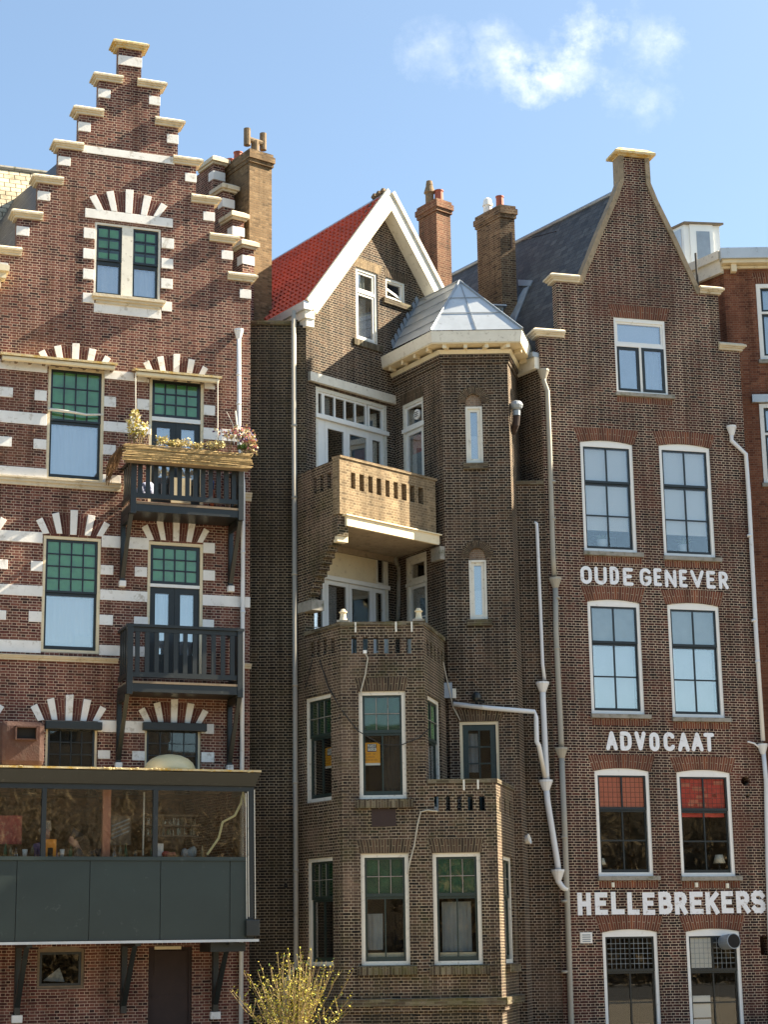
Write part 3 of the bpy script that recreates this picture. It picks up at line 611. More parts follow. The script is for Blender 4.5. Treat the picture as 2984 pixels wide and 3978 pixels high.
b=MB(); b.box(L,vu0,fu+.01,zrt-.03,zrt+.012,.003,1.76); b.build('roof_edge',M['lichen'],VER)
b=MB()
for i in range(90):
    u=random.uniform(L.h('3',560,730,1.75)[0],fu-.2) if i<60 else random.uniform(vu0,fu); r=random.uniform(.008,.024); b.ball(P(u,zrt+random.uniform(-.03,.005),1.76+random.uniform(-.02,.01)),r*1.6,r,r*.8,6,4)
o=b.build('moss_fringe',M['dry'],VER); o['kind']='stuff'
for x0,x1,nm in ((0,0,'e'),(240,266,''),(889,916,'')):
    if nm=='e': u0,u1=vu0,vu0+.06
    else: u0,u1=L.h('3',x0,1000,VD)[0],L.h('3',x1,1000,VD)[0]
    MB().box(L,u0,u1,zg0,zg1,VD-.09,VD+.02).build('post',M['grey_dark'],VER)
MB().box(L,vu1-.14,vu1,zp0,zg1,VD-.12,VD).build('corner_post',M['grey_dark'],VER)
MB().box(L,vu0,vu1,zg1+.001,zfb-.002,VD-.12,VD+.0).build('head_rail',M['grey_dark'],VER)
MB().box(L,vu0,vu1-.141,zs0,zg0-.002,VD-.1,VD+.045).build('sill_rail',M['panel'],VER)
us=[vu0]+[L.h('3',x,1500,VD)[0] for x in (90,517,930,1335)]+[vu1-.145]
for i in range(5): MB().box(L,us[i]+.007,us[i+1]-.007,zp0+.01,zs0-.004,VD-.03,VD+random.uniform(.0,.006)).build('cladding_panel',M['panel'],VER)
MB().box(L,vu0,vu1-.142,zp0,zs0-.003,VD-.06,VD-.035).build('backing',M['black'],VER)
b=MB(); b.box(L,vu0,vu1+.1,zb0,zp0-.002,VD-.14,VD+.05); b.build('bottom_trim',M['zinc'],VER)
b=MB(); b.box(L,vu0,vu1,zb0+.01,zp0-.01,.003,VD-.145); b.build('floor',M['black'],VER)
gp=[vu0+.06,L.h('3',240,1000,VD)[0],L.h('3',266,1000,VD)[0],L.h('3',889,1000,VD)[0],L.h('3',916,1000,VD)[0],vu1-.14]
for i in (0,2,4): MB().box(L,gp[i]+.002,gp[i+1]-.002,zg0,zg1,VD-.055,VD-.045).build('glass_pane',M['glass_box'],VER)
MB().box(L,vu1-.06,vu1-.05,zg0,zg1,.003,VD-.122).build('glass_pane',M['glass_box'],VER)
b=MB(); b.box(L,vu1-.08,vu1-.01,zg1,zfb,.003,VD-.122); b.box(L,vu1-.08,vu1-.01,zp0,zg0-.002,.003,VD-.122); b.build('end_panel',M['grey_dark'],VER)
# inner room
rm=MB(); a0,a1,b0,b1,f,g=vu0,CV[1],vz0+.02,vz1-.02,-.31,-2.6
vs=[P(u,z,d) for d in (f,g) for (u,z) in ((a0,b0),(a1,b0),(a1,b1),(a0,b1))]; rm.add(vs,[(4,5,6,7),(0,1,5,4),(1,2,6,5),(2,3,7,6),(3,0,4,7)]); rm.build('room',M['roomwarm'],VER)
# brackets below
for xa,xb,yb in ((100,150,2160),(712,775,2150),(1243,1310,2140)):
    u=L.h('3',(xa+xb)/2-25,2000,.1)[0]; zb=L.h('3',xa,yb,.1)[1]
    b=MB(); b.box(L,u-.06,u+.06,zb,zb0-.06,.003,.13)
    b.hull8([P(u-.055,zb+.15,.131),P(u+.055,zb+.15,.131),P(u+.055,zb+.36,.131),P(u-.055,zb+.36,.131)],[P(u-.055,zb0-.2,.95),P(u+.055,zb0-.2,.95),P(u+.055,zb0-.061,1.1),P(u-.055,zb0-.061,1.1)])
    b.box(L,u-.06,u+.06,zb0-.06,zb0-.002,.003,1.4); b.build('bracket',M['black'],VER)
    MB().box(L,u-.1,u+.12,zb-.16,zb-.002,-.03,.12).build('corbel_stone',M['stone'],VER,bevel=.015) if xa>1000 or xa<200 else None
b=MB(); b.box(L,L.h('3',1195,1770,.8)[0],vu1-.1,zb0-.2,zb0-.01,.3,1.2); b.build('duct_box',M['black'],VER)
# skylight dome
du=L.h('3',988,700,1.0)[0]; dz=zrt+.012; rr=(L.h('3',1135,700,1.0)[0]-L.h('3',842,700,1.0)[0])/2
b=MB(); b.lathe(P(du,dz,.95),[(rr,0),(rr,.07),(rr*.98,.1),(rr*.9,.19),(rr*.72,.28),(rr*.45,.35),(rr*.2,.375),(0.0,.38)],28); b.build('skylight_dome',M['dome'],VER,smooth=True)
# sag lines at the right corner
b=MB()
for x,y0,y1 in ((1428,870,1600),(1440,860,1590),(1478,850,1600)):
    b.tube([P(*L.h('3',x,y0,VD+.06),VD+.06),P(*L.h('3',x+6,y1,VD+.06),VD+.06)],.009,6)
o=b.build('wire',M['white_worn'],VER); 
MB().box(L,vu1-.2,vu1+.1,L.h('3',1450,1702,VD)[1],L.h('3',1450,1605,VD)[1],VD-.0,VD+.12).build('junction_box',M['grey_dark'],VER,bevel=.02)
# rusty hood on the roof
hu0,hu1=L.h('3',5,600,1.1)[0],L.h('3',258,600,1.1)[0]; hz0=zrt+.014; hz1=L.h('3',130,448,1.1)[1]
HD=thing('exhaust_hood','rusty brown metal exhaust box with a dark square opening on the veranda roof','exhaust hood',P((hu0+hu1)/2,hz0,.8))
b=MB(); b.box(L,hu0,hu1,hz0+.06,hz1,.3,1.1); b.build('casing',M['rust'],HD,bevel=.11)
b=MB(); b.box(L,hu0+.1,hu1-.1,hz0,hz0+.058,.35,1.0); b.build('base_frame',M['rustdark'],HD)
u0,u1,z0,z1=L.box('3',85,480,215,560,1.16); b=MB(); b.box(L,u0,u0+.03,z0,z1,1.1,1.22); b.box(L,u1-.03,u1,z0,z1,1.1,1.22); b.box(L,u0,u1,z1-.03,z1,1.1,1.22); b.box(L,u0+.03,u1-.03,z0,z0+.03,1.1,1.16); b.build('duct_collar',M['rust'],HD)
MB().box(L,u0+.03,u1-.03,z0+.03,z1-.03,1.1,1.106).build('opening',M['dark'],HD)
# ---------------- inside the veranda
def flat(name,label,cat,mat,c,quad,d,th=.012,group=None):
    u0,u1,z0,z1=L.quad(c,*quad,d); return tag(MB().box(L,u0,u1,z0,z1,d-th,d).build(name,M[mat],None),label,cat,group)
b=MB(); u0,u1,z0,z1=L.box('w',628,190,676,600,1.1); b.box(L,u0,u1,zb0+.3,zg1+.1,1.0,1.12); tag(b.build('timber_post',M['salmonpost']),'salmon painted square post standing behind the veranda glass','post')
flat('wall_print','red patterned print hanging at the left end inside the veranda','picture','redart','w',((-10,345),(132,345),(132,520),(-10,520)),.5)
# clipping with lines of print
PO=thing('notice','pale paper notice with slanting lines of print beside the salmon post','poster',P(*L.h('w',735,440,.7),.7))
u0,u1,z0,z1=L.quad('w',(672,348),(803,345),(803,525),(672,525),.7); MB().box(L,u0,u1,z0,z1,.69,.70).build('sheet',M['wood'],PO)
b=MB()
for i in range(4):
    zz=z0+.12+i*.085; b.hull8([P(u0+.04,zz,.701),P(u0+.04,zz+.035,.701),P(u0+.04,zz+.035,.706),P(u0+.04,zz,.706)],[P(u1-.04,zz+.16,.701),P(u1-.04,zz+.195,.701),P(u1-.04,zz+.195,.706),P(u1-.04,zz+.16,.706)])
b.build('print',M['blind_grey'],PO)
b=MB(); a=L.h('w',884,200,1.2); c=L.h('w',876,590,1.2); b.tube([P(*a,1.2),P(*c,1.2)],.018,8); tag(b.build('thin_pole',M['white_worn']),'thin white pole upright inside the veranda right of the notice','pole')
b=MB(); pts=[(1270,585),(1340,485),(1365,385),(1440,345),(1478,270),(1489,195),(1512,290)]
b.tube([P(*L.h('w',x,y,1.38),1.38) for x,y in pts],.028,6); tag(b.build('zigzag_strip',M['strip']),'bent pale yellow strip zigzagging up the right veranda pane','strip')  # bent pale yellow strip just inside the pane
# shelf of glasses on the back
SH=thing('glass_shelf','dim shelf rack crowded with bottles and glasses inside the veranda','shelf',P(*L.h('w',1040,460,-.2),-.2))
u0,u1,z0,z1=L.box('w',890,345,1210,470,-.2); b=MB()
for z in (z0,(z0+z1)/2,z1): b.box(L,u0,u1,z-.02,z+.02,-.4,-.1)
b.build('board',M['wood'],SH)
for j,z in enumerate((z0+.02,(z0+z1)/2+.02)):
    for i in range(13):
        u=u0+.07+(u1-u0-.14)*i/12+random.uniform(-.02,.02); h=random.uniform(.12,.26); r=random.uniform(.025,.045)
        MB().lathe(P(u,z,-.25),[(r,0),(r,h*.6),(r*.4,h*.8),(r*.4,h)],8).build('bottle',M[random.choice(['olive','green_dk','glass_lo','wood'])],SH)
# table top things along the sill
def onledge(name,label,cat,mat,c,x0,y0,x1,y1,d,shape='box'):
    u0,u1,z0,z1=L.box(c,x0,y0,x1,y1,d); b=MB()
    if shape=='box': b.box(L,u0,u1,z0,z1,d-.15,d)
    elif shape=='cup': b.lathe(P((u0+u1)/2,z0,d),[((u1-u0)*.36,0),((u1-u0)*.5,z1-z0),((u1-u0)*.44,z1-z0),((u1-u0)*.3,.02)],14)
    else:
        for i in range(5): b.ball(P(u0+(u1-u0)*(.2+.15*i),z0+(z1-z0)*(.4+random.uniform(-.1,.1)),d),(u1-u0)*.22,.1,(z1-z0)*random.uniform(.35,.6),10,7)
    return tag(b.build(name,M[mat],None,smooth=shape!='box',bevel=.01 if shape=='box' else 0),label,cat)
onledge('carton','white carton on the veranda ledge right of the middle post','box','paper','w',966,516,1002,596,1.2)
onledge('red_cloth','crumpled red cloth on the veranda ledge','cloth','redart','w',992,563,1078,598,1.2,'lump')
onledge('handbag','slumped grey bag on the veranda ledge right of the red cloth','bag','blind_grey','w',1112,536,1205,596,1.1,'lump')
onledge('cup','white cup on the veranda ledge, leftmost of two','cup','paper','w',133,552,167,598,1.2,'cup')
onledge('cup','white cup on the ledge beside the man in black','cup','paper','w',364,552,394,598,1.2,'cup')
onledge('coat','dark coat heaped over a chair back beside the man in black','coat','jacket','w',540,540,640,600,.9,'lump')
OC=thing('menu_card','orange card with a black panel standing on the veranda ledge','card',P(*L.h('w',310,590,1.3),1.3))
u0,u1,z0,z1=L.box('w',279,490,343,598,1.3); MB().box(L,u0,u1,z0,z1,1.285,1.3).build('card',M['orange'],OC)
u0,u1,z0,z1=L.box('w',290,542,322,598,1.3); MB().box(L,u0,u1,z0,z1,1.301,1.304).build('panel',M['dark'],OC)
MB_=MB(); MB_.box(L,vu0+.1,vu1-.3,zg0-.06,zg0-.02,.9,1.42); tag(MB_.build('ledge_table',M['wood']),'long wooden ledge table inside the veranda','table')
random.seed(5)
for i,(x,mm,h) in enumerate(((30,'green_dk',.3),(62,'olive',.27),(95,'glass_lo',.22),(195,'olive',.3),(430,'green_dk',.26),(700,'glass_lo',.24),(735,'olive',.33),(770,'green_dk',.3),(830,'wood',.2),(930,'green_dk',.28),(1240,'olive',.3))):
    u=L.h('w',x,590,1.15)[0]; b=MB(); z=zg0-.02; b.lathe(P(u,z,1.15),[(.038,0),(.04,h*.55),(.016,h*.75),(.015,h),(.018,h)],10)
    tag(b.build('bottle',M[mm],None,smooth=True),['dark green bottle at the far left of the veranda ledge','olive bottle left of the left cup on the veranda ledge','clear bottle touching the left cup on the veranda ledge','olive bottle beside the person in purple','green bottle standing by the man in black','clear bottle under the pale notice','tall olive bottle under the pale notice','green bottle at the right edge of the pale notice','squat brown jar left of the thin white pole','green bottle between the thin pole and the white carton','olive bottle right of the grey bag on the veranda ledge'][i],'bottle','bottles on the veranda ledge')
for i,(x,y) in enumerate(((180,215),(560,230),(800,215),(1120,215))):
    p=P(*L.h('w',x,y,.5),.5); T=thing('pendant_lamp',['dark pendant lamp at the left end of the veranda','dark pendant lamp just left of the salmon post','dark pendant lamp above the pale notice','dark pendant lamp above the glass shelf'][i],'lamp',p,'pendant lamps in the veranda')
    MB().lathe(p,[(.17,0),(.16,.04),(.08,.13),(.03,.17)],16).build('lamp_shade',M['black'],T); MB().tube([p+Vector((0,0,.16)),p+Vector((0,0,.5))],.008,5).build('cord',M['cableblk'],T)
def skin_obj(name,verts,edges,mat,parent,sub=2):
    me=bpy.data.meshes.new(name); bm=bmesh.new(); lay=bm.verts.layers.skin.verify()
    vv=[]
    for i,(co,r) in enumerate(verts):
        v=bm.verts.new(co); rr=r if isinstance(r,tuple) else (r,r); v[lay].radius=rr; v[lay].use_root=(i==0); vv.append(v)
    for a,c in edges: bm.edges.new((vv[a],vv[c]))
    bm.to_mesh(me); bm.free()
    o=bpy.data.objects.new(name,me); COL.objects.link(o); o.modifiers.new('s','SKIN').use_smooth_shade=True
    mm=o.modifiers.new('u','SUBSURF'); mm.levels=sub; mm.render_levels=sub
    dg=bpy.context.evaluated_depsgraph_get(); dg.update(); ev=o.evaluated_get(dg); m2=bpy.data.meshes.new_from_object(ev); m2.name=name
    bpy.data.objects.remove(o); 
    o=bpy.data.objects.new(name,m2); m2.materials.clear(); m2.materials.append(M[mat])
    for p in m2.polygons: p.use_smooth=True
    COL.objects.link(o); o.parent=parent; WO[o]=WO[parent].copy(); return o
def person(label,head,face,hairm,topm,lean=.0,hairlong=0):
    """seated figure; head = world position of the head centre, face = facing angle (radians, 0 = +x)"""
    base=Vector(head)-Vector((0,0,.72)); T=thing('person',label,'person',base)
    ca,sa=math.cos(face),math.sin(face); W=lambda f,s,z: Vector((f*ca-s*sa,f*sa+s*ca,z))   # forward, left, up (local)
    hz=.72
    body=[(W(-.06-lean*.2,0,0.0),(.16,.13)),(W(-.05,0,.2),(.15,.115)),(W(-.02,0,.38),(.165,.11)),(W(.0,0,.5),(.085,.075)),(W(.02+lean*.1,0,.58),(.06,.06)),
      (W(.05+lean*.2,0,.655),(.085,.092)),(W(.05+lean*.25,0,.74),(.092,.108)),(W(.03+lean*.25,0,.82),(.075,.085)),
      (W(.15+lean*.28,0,.70),(.024,.024)),
      (W(0,.19,.44),.062),(W(.06,.235,.2),.047),(W(.25,.16,.12),.04),(W(.33,.1,.15),.028),(W(.40,.07,.16),.024),
      (W(0,-.19,.44),.062),(W(.06,-.235,.2),.047),(W(.25,-.16,.12),.04),(W(.33,-.1,.15),.028),(W(.40,-.07,.16),.024),
      (W(.1,.1,-.06),.085),(W(.42,.11,-.05),.065),(W(.44,.11,-.45),.045),(W(.1,-.1,-.06),.085),(W(.42,-.11,-.05),.065),(W(.44,-.11,-.45),.045),
      (W(.135+lean*.28,0,.735),(.014,.014))]
    ed=[(0,1),(1,2),(2,3),(3,4),(4,5),(5,6),(6,7),(5,8),(2,9),(9,10),(10,11),(11,12),(12,13),(2,14),(14,15),(15,16),(16,17),(17,18),(0,19),(19,20),(20,21),(0,22),(22,23),(23,24),(6,25)]
    for hs in (12,13),:
        pass
    n=len(body)
    for wi,s_ in ((13,1),(18,-1)):
        for kf in range(5):
            f0=.43+.012*(2-abs(kf-2)); off=(kf-2)*.016*s_
            if kf==4: body.append((W(.41,s_*.11,.15),.010)); ed.append((wi,len(body)-1))
            else:
                body.append((W(f0+.02,s_*.07+off,.155),.0085)); ed.append((wi,len(body)-1)); body.append((W(f0+.055,s_*.07+off*1.05,.135),.0075)); ed.append((len(body)-2,len(body)-1))
    skin_obj('body',body,ed,'skin',T)
    top=[(W(-.06-lean*.2,0,-.02),(.185,.155)),(W(-.05,0,.2),(.175,.14)),(W(-.02,0,.38),(.19,.135)),(W(.01+lean*.08,0,.56),(.085,.085)),
      (W(0,.2,.44),.082),(W(.06,.245,.2),.065),(W(.24,.165,.12),.052),(W(0,-.2,.44),.082),(W(.06,-.245,.2),.065),(W(.24,-.165,.12),.052)]
    skin_obj('jacket',top,[(0,1),(1,2),(2,3),(2,4),(4,5),(5,6),(2,7),(7,8),(8,9)],topm,T)
    hr=[(W(-.015+lean*.25,0,.85),(.1,.108)),(W(-.06+lean*.24,0,.76),(.09,.115)),(W(-.06+lean*.2,0,.67-.14*hairlong),(.065,.095)),(W(.07+lean*.27,0,.875),(.055,.08))]
    skin_obj('hair',hr,[(0,1),(1,2),(0,3)],hairm,T)
    b=MB()
    for s_ in (-1,1): b.ball(WO[T]+W(.128+lean*.26,s_*.036,.755),.014,.014,.009,8,5)
    b.build('eyes',M['dark'],T)
    return T
person('person with dark hair in a black jacket looking down behind the veranda glass',P(*L.h('w',478,490,.95),.95),R(190),'hair_d','jacket',.2)
person('person with pale hair in a purple top behind the veranda post',P(*L.h('w',272,455,.85),.85),R(-60),'hair_l','purple',.1,.8)
# ---------------- upper balcony contents
RP=thing('reed_planter','long planter box wrapped in weathered reed along the upper balcony rail','planter',P((pl_[0]+pl_[1])/2,zd+.95,PRJ+.15))
q=L.quad('b',(210,345),(1480,385),(1480,565),(210,485),PRJ+.3); ru0,ru1,rz0,rz1=q
b=MB(); n=17
for i in range(n):
    z=rz0+(rz1-rz0)*(i+.5)/n; j=[random.uniform(-.012,.012) for _ in range(6)]
    b.tube([P(ru0+random.uniform(-.06,.03)+(ru1-ru0)*t/5+(random.uniform(-.05,.06) if t==5 else 0),z+j[t],PRJ+.3+random.uniform(-.012,.012)) for t in range(6)],(rz1-rz0)/n*.62,6)
o=b.build('reed_mat',M['reed'],RP)
MB().box(L,ru0+.05,ru1-.05,rz0+.01,rz1-.05,PRJ+.04,PRJ+.28).build('box',M['wood'],RP)
b=MB()
for i in range(170):
    t=random.random(); d0=.1+t*1.1; z0=rz1-.02-random.uniform(0,.05); u=ru0-.02+random.uniform(-.06,.06); ln=random.uniform(.25,.62)*(1.1-.35*t)
    b.tube([P(u,z0,d0),P(u-.05-random.uniform(0,.05),z0-ln*.5,d0-random.uniform(-.02,.05)),P(u-.08-random.uniform(0,.06),z0-ln,d0-random.uniform(0,.1))],.011,4,r2=.004)
b.build('brush_thatch',M['thatch'],RP)
cg=lambda: max(-1.5,min(1.5,random.gauss(0,1)))
def flowers(name,label,cat,centers,n,spread,mats,size,stemz,group=None,pts=None):
    c=Vector(centers[0]); T=thing(name,label,cat,Vector((c.x,c.y,stemz)),group)
    per={m:MB() for m in mats}; st=MB()
    for cc,sp,k_ in centers and [(Vector(q),s_,w_) for q,s_,w_ in pts]:
        for i in range(int(n*k_)):
            p=cc+Vector((cg()*sp[0],cg()*sp[0],cg()*sp[1])); per[random.choice(mats)].leaf(p,size*random.uniform(.6,1.4),1.4)
        for i in range(int(6*k_)+1):
            e=cc+Vector((random.gauss(0,1)*sp[0],random.gauss(0,1)*sp[0]*.6,random.gauss(0,1)*sp[1])); s0=Vector((cc.x+random.uniform(-.03,.03),c.y+random.uniform(-.03,.03),stemz)); st.tube([s0,s0.lerp(e,.5)+Vector((random.uniform(-.04,.04),0,.02)),e],.006,4)
    st.build('stems',M['twig'],T)
    for m,b in per.items():
        if b.f: b.build('blossoms' if m in('pinkfl','dry','blind_w') else 'leaves',M[m],T,recalc=False)
    return T
pd_=PRJ+.2; W_=lambda x,y: P(*L.h('b',x,y,pd_),pd_); zst=rz1-.06
flowers('flowering_plant','tall yellow and white dried flower bush at the left end of the reed planter','plant',[W_(330,300)],150,0,['dry','tuft','dry','blind_w','leaf_y'],.075,zst,pts=[(W_(310,70),(.06,.12),1),(W_(360,190),(.1,.07),1),(W_(270,150),(.04,.09),.6),(W_(400,150),(.06,.06),.7)])
flowers('flowering_plant','big pink and cream flower bush with bare canes at the right end of the planter','plant',[W_(1350,330)],170,0,['dry','pinkfl','dry','purple'],.07,zst,pts=[(W_(1420,260),(.13,.08),1.3),(W_(1470,340),(.07,.09),1),(W_(1260,220),(.09,.06),.5),(W_(1380,180),(.12,.05),.5),(W_(1150,190),(.06,.02),.12)])
for (x,y,s,m,lb) in ((585,285,(.075,.05),'tuft','round yellow-green tuft in the planter, nearest the left door leaf'),(790,315,(.13,.035),'dry','wide pale yellow cushion plant in the middle of the planter'),(930,345,(.08,.035),'dry','straw coloured tuft right of the middle cushion plant'),(1110,335,(.14,.03),'dry','broad ochre tuft left of the pink flower bush'),(680,320,(.05,.025),'tuft','small ochre tuft between the yellow-green tuft and the cushion plant'),(1375,350,(.05,.02),'leaf_g','small fresh green tuft under the pink flower bush')):
    flowers('tuft_plant',lb,'plant',[W_(x,y+30)],240,0,[m,'tuft' if m!='leaf_g' else 'leaf_g'],.05,zst,'low plants in the reed planter',pts=[(W_(x,y),s,1)])
b=MB(); b.tube([W_(1340,330),W_(1330,150),W_(1312,-10)],.03,6,r2=.018); b.tube([W_(1300,320),W_(1290,130),W_(1225,0)],.01,5,r2=.006); tag(b.build('bare_cane',M['white_worn']),'pale bare canes rising from the right end of the planter','cane')
def onb(name,label,cat,mat,x0,y0,x1,y1,d,shape):
    u0,u1,z0,z1=L.box('b',x0,y0,x1,y1,d); z0=max(z0,zd+.022) if shape!='x' else z0; b=MB()
    if shape=='box': b.box(L,u0,u1,z0,z1,d-.06,d)
    elif shape=='lump':
        for i in range(7): b.ball(P(u0+(u1-u0)*random.uniform(.25,.75),z0+(z1-z0)*random.uniform(.25,.72),d),(u1-u0)*.32,.12,(z1-z0)*.28,10,7)
    else: b.lathe(P((u0+u1)/2,z0,d),[((u1-u0)*.4,0),((u1-u0)*.5,(z1-z0)*.8),((u1-u0)*.3,z1-z0)],12)
    return tag(b.build(name,M[mat],None,smooth=shape!='box'),label,cat)
onb('laundry_bag','blue and white patterned bag at the left end of the upper balcony','bag','bag',325,650,505,890,.55,'lump')
onb('folding_board','cream board leaning behind the middle balusters of the upper balcony','board','cream',675,655,870,905,.5,'box')
onb('bucket','blue bucket on the upper balcony behind the right balusters','bucket','blueb',1055,680,1100,771,.5,'lathe')
onb('flowerpot','terracotta pot on the upper balcony behind the right balusters','pot','pot',1055,770,1105,930,.5,'lathe')
onb('timber_plank','weathered plank standing upright on the upper balcony, left of two','plank','wood',1222,580,1250,930,.6,'box')
onb('timber_plank','pale plank standing in the right corner of the upper balcony','plank','soffit',1300,580,1335,930,.6,'box')
# ================================================================ MIDDLE HOUSE (red pantile gable, turret, bay)
Q=Pl(Lc.x,Lc.y+.5,4); u_,_=Q.h('v',636,1300); C0=Q.P(u_,0)
PW=Pl(C0.x,C0.y,-56); G=Pl(C0.x,C0.y,46)
t0u=G.h('v',853,1000)[0]; T0=G.P(t0u,0); TL=Pl(T0.x,T0.y,-58); t1u=TL.h('v',958,1000)[0]; T1=TL.P(t1u,0)
TF=Pl(T1.x,T1.y,0); t2u=TF.h('v',1106,1100)[0]; T2=TF.P(t2u,0); TR=Pl(T2.x,T2.y,77)
b1u=PW.h('v',737,1500)[0]; B1=PW.P(b1u,0); BF=Pl(B1.x,B1.y,0); b2u=BF.h('v',917,1500)[0]; B2=BF.P(b2u,0); b2l=BF.h('v',1076,1850)[0]; B2L=BF.P(b2l,0)
BC=Pl(B2.x,B2.y,77); b3u=BC.h('v',964,1500)[0]; BCL=Pl(B2L.x,B2L.y,77); b3l=BCL.h('v',1122,1850)[0]
HM=thing('turret_house','dark brown brick house with red tiled gable, octagonal turret, brick balconies and bay','house',(C0.x+1.5,C0.y,0))
# --- recessed sooty wall
ztq=Q.h('v',590,702)[1]
wall(MB(),Q,[(-.6,0),(u_+.3,0),(u_+.3,ztq),(-.6,ztq)],[],.3).build('recess_wall',M['brick_soot'],HM)
b=MB(); b.box(Q,-.3,u_-.02,ztq+.002,ztq+.1,-.34,.05); b.build('wall_coping',M['sill_brick'],HM)
b=MB()
for x,y in ((617,1913),(1,1)): 
    if x>1: a=Q.h('v',x,y); b.lathe(Q.P(a[0],a[1],-.02),[(.05,0),(.05,.05)],12,axis=Q.n)
b.build('vent_hole',M['dark'],HM)
# --- walls: heights
zlow=BF.h('j',1270,930)[1]; ztop=BF.h('g',800,1212)[1]
# left party-plane wall with stepped corbel profile
def pw(x,y): return PW.h('g',x,y)
bz0=pw(520,530)[1]; bz1=pw(518,132)[1]; kf=pw(519,330)[0]
prof=[(0,0),(b1u,0),(b1u,ztop)]
pil=pw(305,1200)[0]; zc0=pw(320,1118)[1]; zc1=pw(325,1058)[1]; prof+=[(pil,ztop-.02),(pil,zc0)]
pr=[(330,1050),(345,1010),(358,970),(370,930),(388,890),(404,850),(420,810),(438,770),(456,730),(478,690),(497,655)]
last=pil
for i,(x,y) in enumerate(pr):
    a=pw(x,y)
    zz=zc0+(a[1]-zc0); 
    prof+=[(last,zz),(a[0],zz)]; last=a[0]
za=pw(500,600)[1]; prof+=[(last,za),(kf-.16,za),(kf-.16,bz0),(kf,bz0),(kf,bz1),(0,bz1)]
clean=[]
for p in prof:
    if not clean or (abs(p[0]-clean[-1][0])>1e-4 or abs(p[1]-clean[-1][1])>1e-4): clean.append(p)
PWH=[]
def slots(pl,c,lst):
    return [[(a,z0),(b_,z0),(b_,z1),(a,z1)] for a,b_,z0,z1 in (pl.box(c,*q) for q in lst)]
PW.holes+=slots(PW,'g',[(362,258,381,358),(403,243,424,345),(448,228,473,330),(345,1318,364,1415),(384,1308,402,1405),(425,1300,444,1395),(473,1292,495,1390)])
def greenwin(pl,q,lab=None,low=(),room='dark',cols=3,d1=-.06,two=True,gm='green_dk'):
    u0,u1,z0,z1=q; w=window(HM,pl,q,.085,'white_worn',d0=-.17,d1=d1,room=room,label=lab); zs_=z0+(z1-z0)*.61
    sash(w,pl,u0+.087,u1-.087,zs_,z1-.087,cols,2,.045,.022,'dgreen',-.09,'glass_lo',[('green_glazing',gm,0,1,0,1,.05)],'upper_sash',wb=.07)
    gb=MB(); x0_,x1_,y0_,y1_=u0+.132,u1-.132,zs_+.07,z1-.132
    for i in range(1,cols): gb.box(pl,x0_+(x1_-x0_)*i/cols-.007,x0_+(x1_-x0_)*i/cols+.007,y0_,y1_,-.0925,-.084)
    gb.box(pl,x0_,x1_,(y0_+y1_)/2-.007,(y0_+y1_)/2+.007,-.0955,-.0835); gb.build('glazing_bar',M['conc'],w)
    sash(w,pl,u0+.087,u1-.087,z0+.087,zs_-.004,2 if two else 1,1,.045,.03,'dgreen',-.12,'glass',list(low),'lower_sash',wb=.09)
    return w
greenwin(PW,PW.quad('6',(350,20),(475,-14),(475,497),(348,522)))
greenwin(PW,PW.quad('6',(353,785),(482,768),(486,1285),(360,1302)),room='room')
wall(MB(),PW,clean,PW.holes,.26).build('side_wall',M['brick_bay'],HM)
for za_,zb__,ub_ in ((pw(410,1415)[1]-.1,ztop-.05,b1u-.3),(pw(420,360)[1]-.1,bz1-.05,kf-.3)): MB().box(PW,.1,ub_,za_,zb__,-.36,-.262).build('slot_dark_panel',M['brick_soot'],HM)  # dark panels added behind the slots so they read as shaded
b=MB(); b.box(PW,pil-.0,pw(358,1085)[0],zc0-.01,zc1+.02,-.3,.03); b.box(PW,.02,pil-.01,zc0,zc1+.02,-.02,.03); b.build('corbel_stone',M['conc'],HM)
b=MB(); b.box(PW,kf-.18,kf-.02,pw(470,640)[1]-.02,bz0-.01,-.28,.005); b.build('bracket_block',M['brick_bay'],HM)
b=MB(); b.box(PW,kf-.22,kf-.06,pw(520,665)[1],pw(520,625)[1],-.3,-.01); b.build('bracket_block',M['cream'],HM)
# --- gable wall
BARGE=.32; e_l=G.h('4',352,806,BARGE); ap=G.h('4',775,192,BARGE); e_r=G.h('4',1046,735,BARGE)
um=ap[0]; half=um-e_l[0]; ez=e_l[1]
print('GABLE',e_l,ap,e_r)
gl=um-half*.93; gr=um+half*.93; ap=(ap[0],ap[1]-.12); ez=ez+.05
gout=[(0.002,0),(t0u+2.4,0),(t0u+2.4,ez-.05),(gr,ez),(um,ap[1]),(gl,ez),(0.002,ez-.02)]
if gl>0: gout=[(0.002,0),(t0u+2.4,0),(max(gr,t0u+2.4),ez),(um,ap[1]),(.002,ez+(0.002-gl)*(ap[1]-ez)/half)]
else: gout=[(gl,ez-1.2),(0.002,ez-1.6),(0.002,0),(t0u+2.4,0),(max(gr,t0u+2.4),ez),(um,ap[1]),(gl,ez)]
def mwin(pl,q,fw=.07,**kw): return window(HM,pl,q,fw,'white_worn',d0=-.17,d1=-.03,**kw)
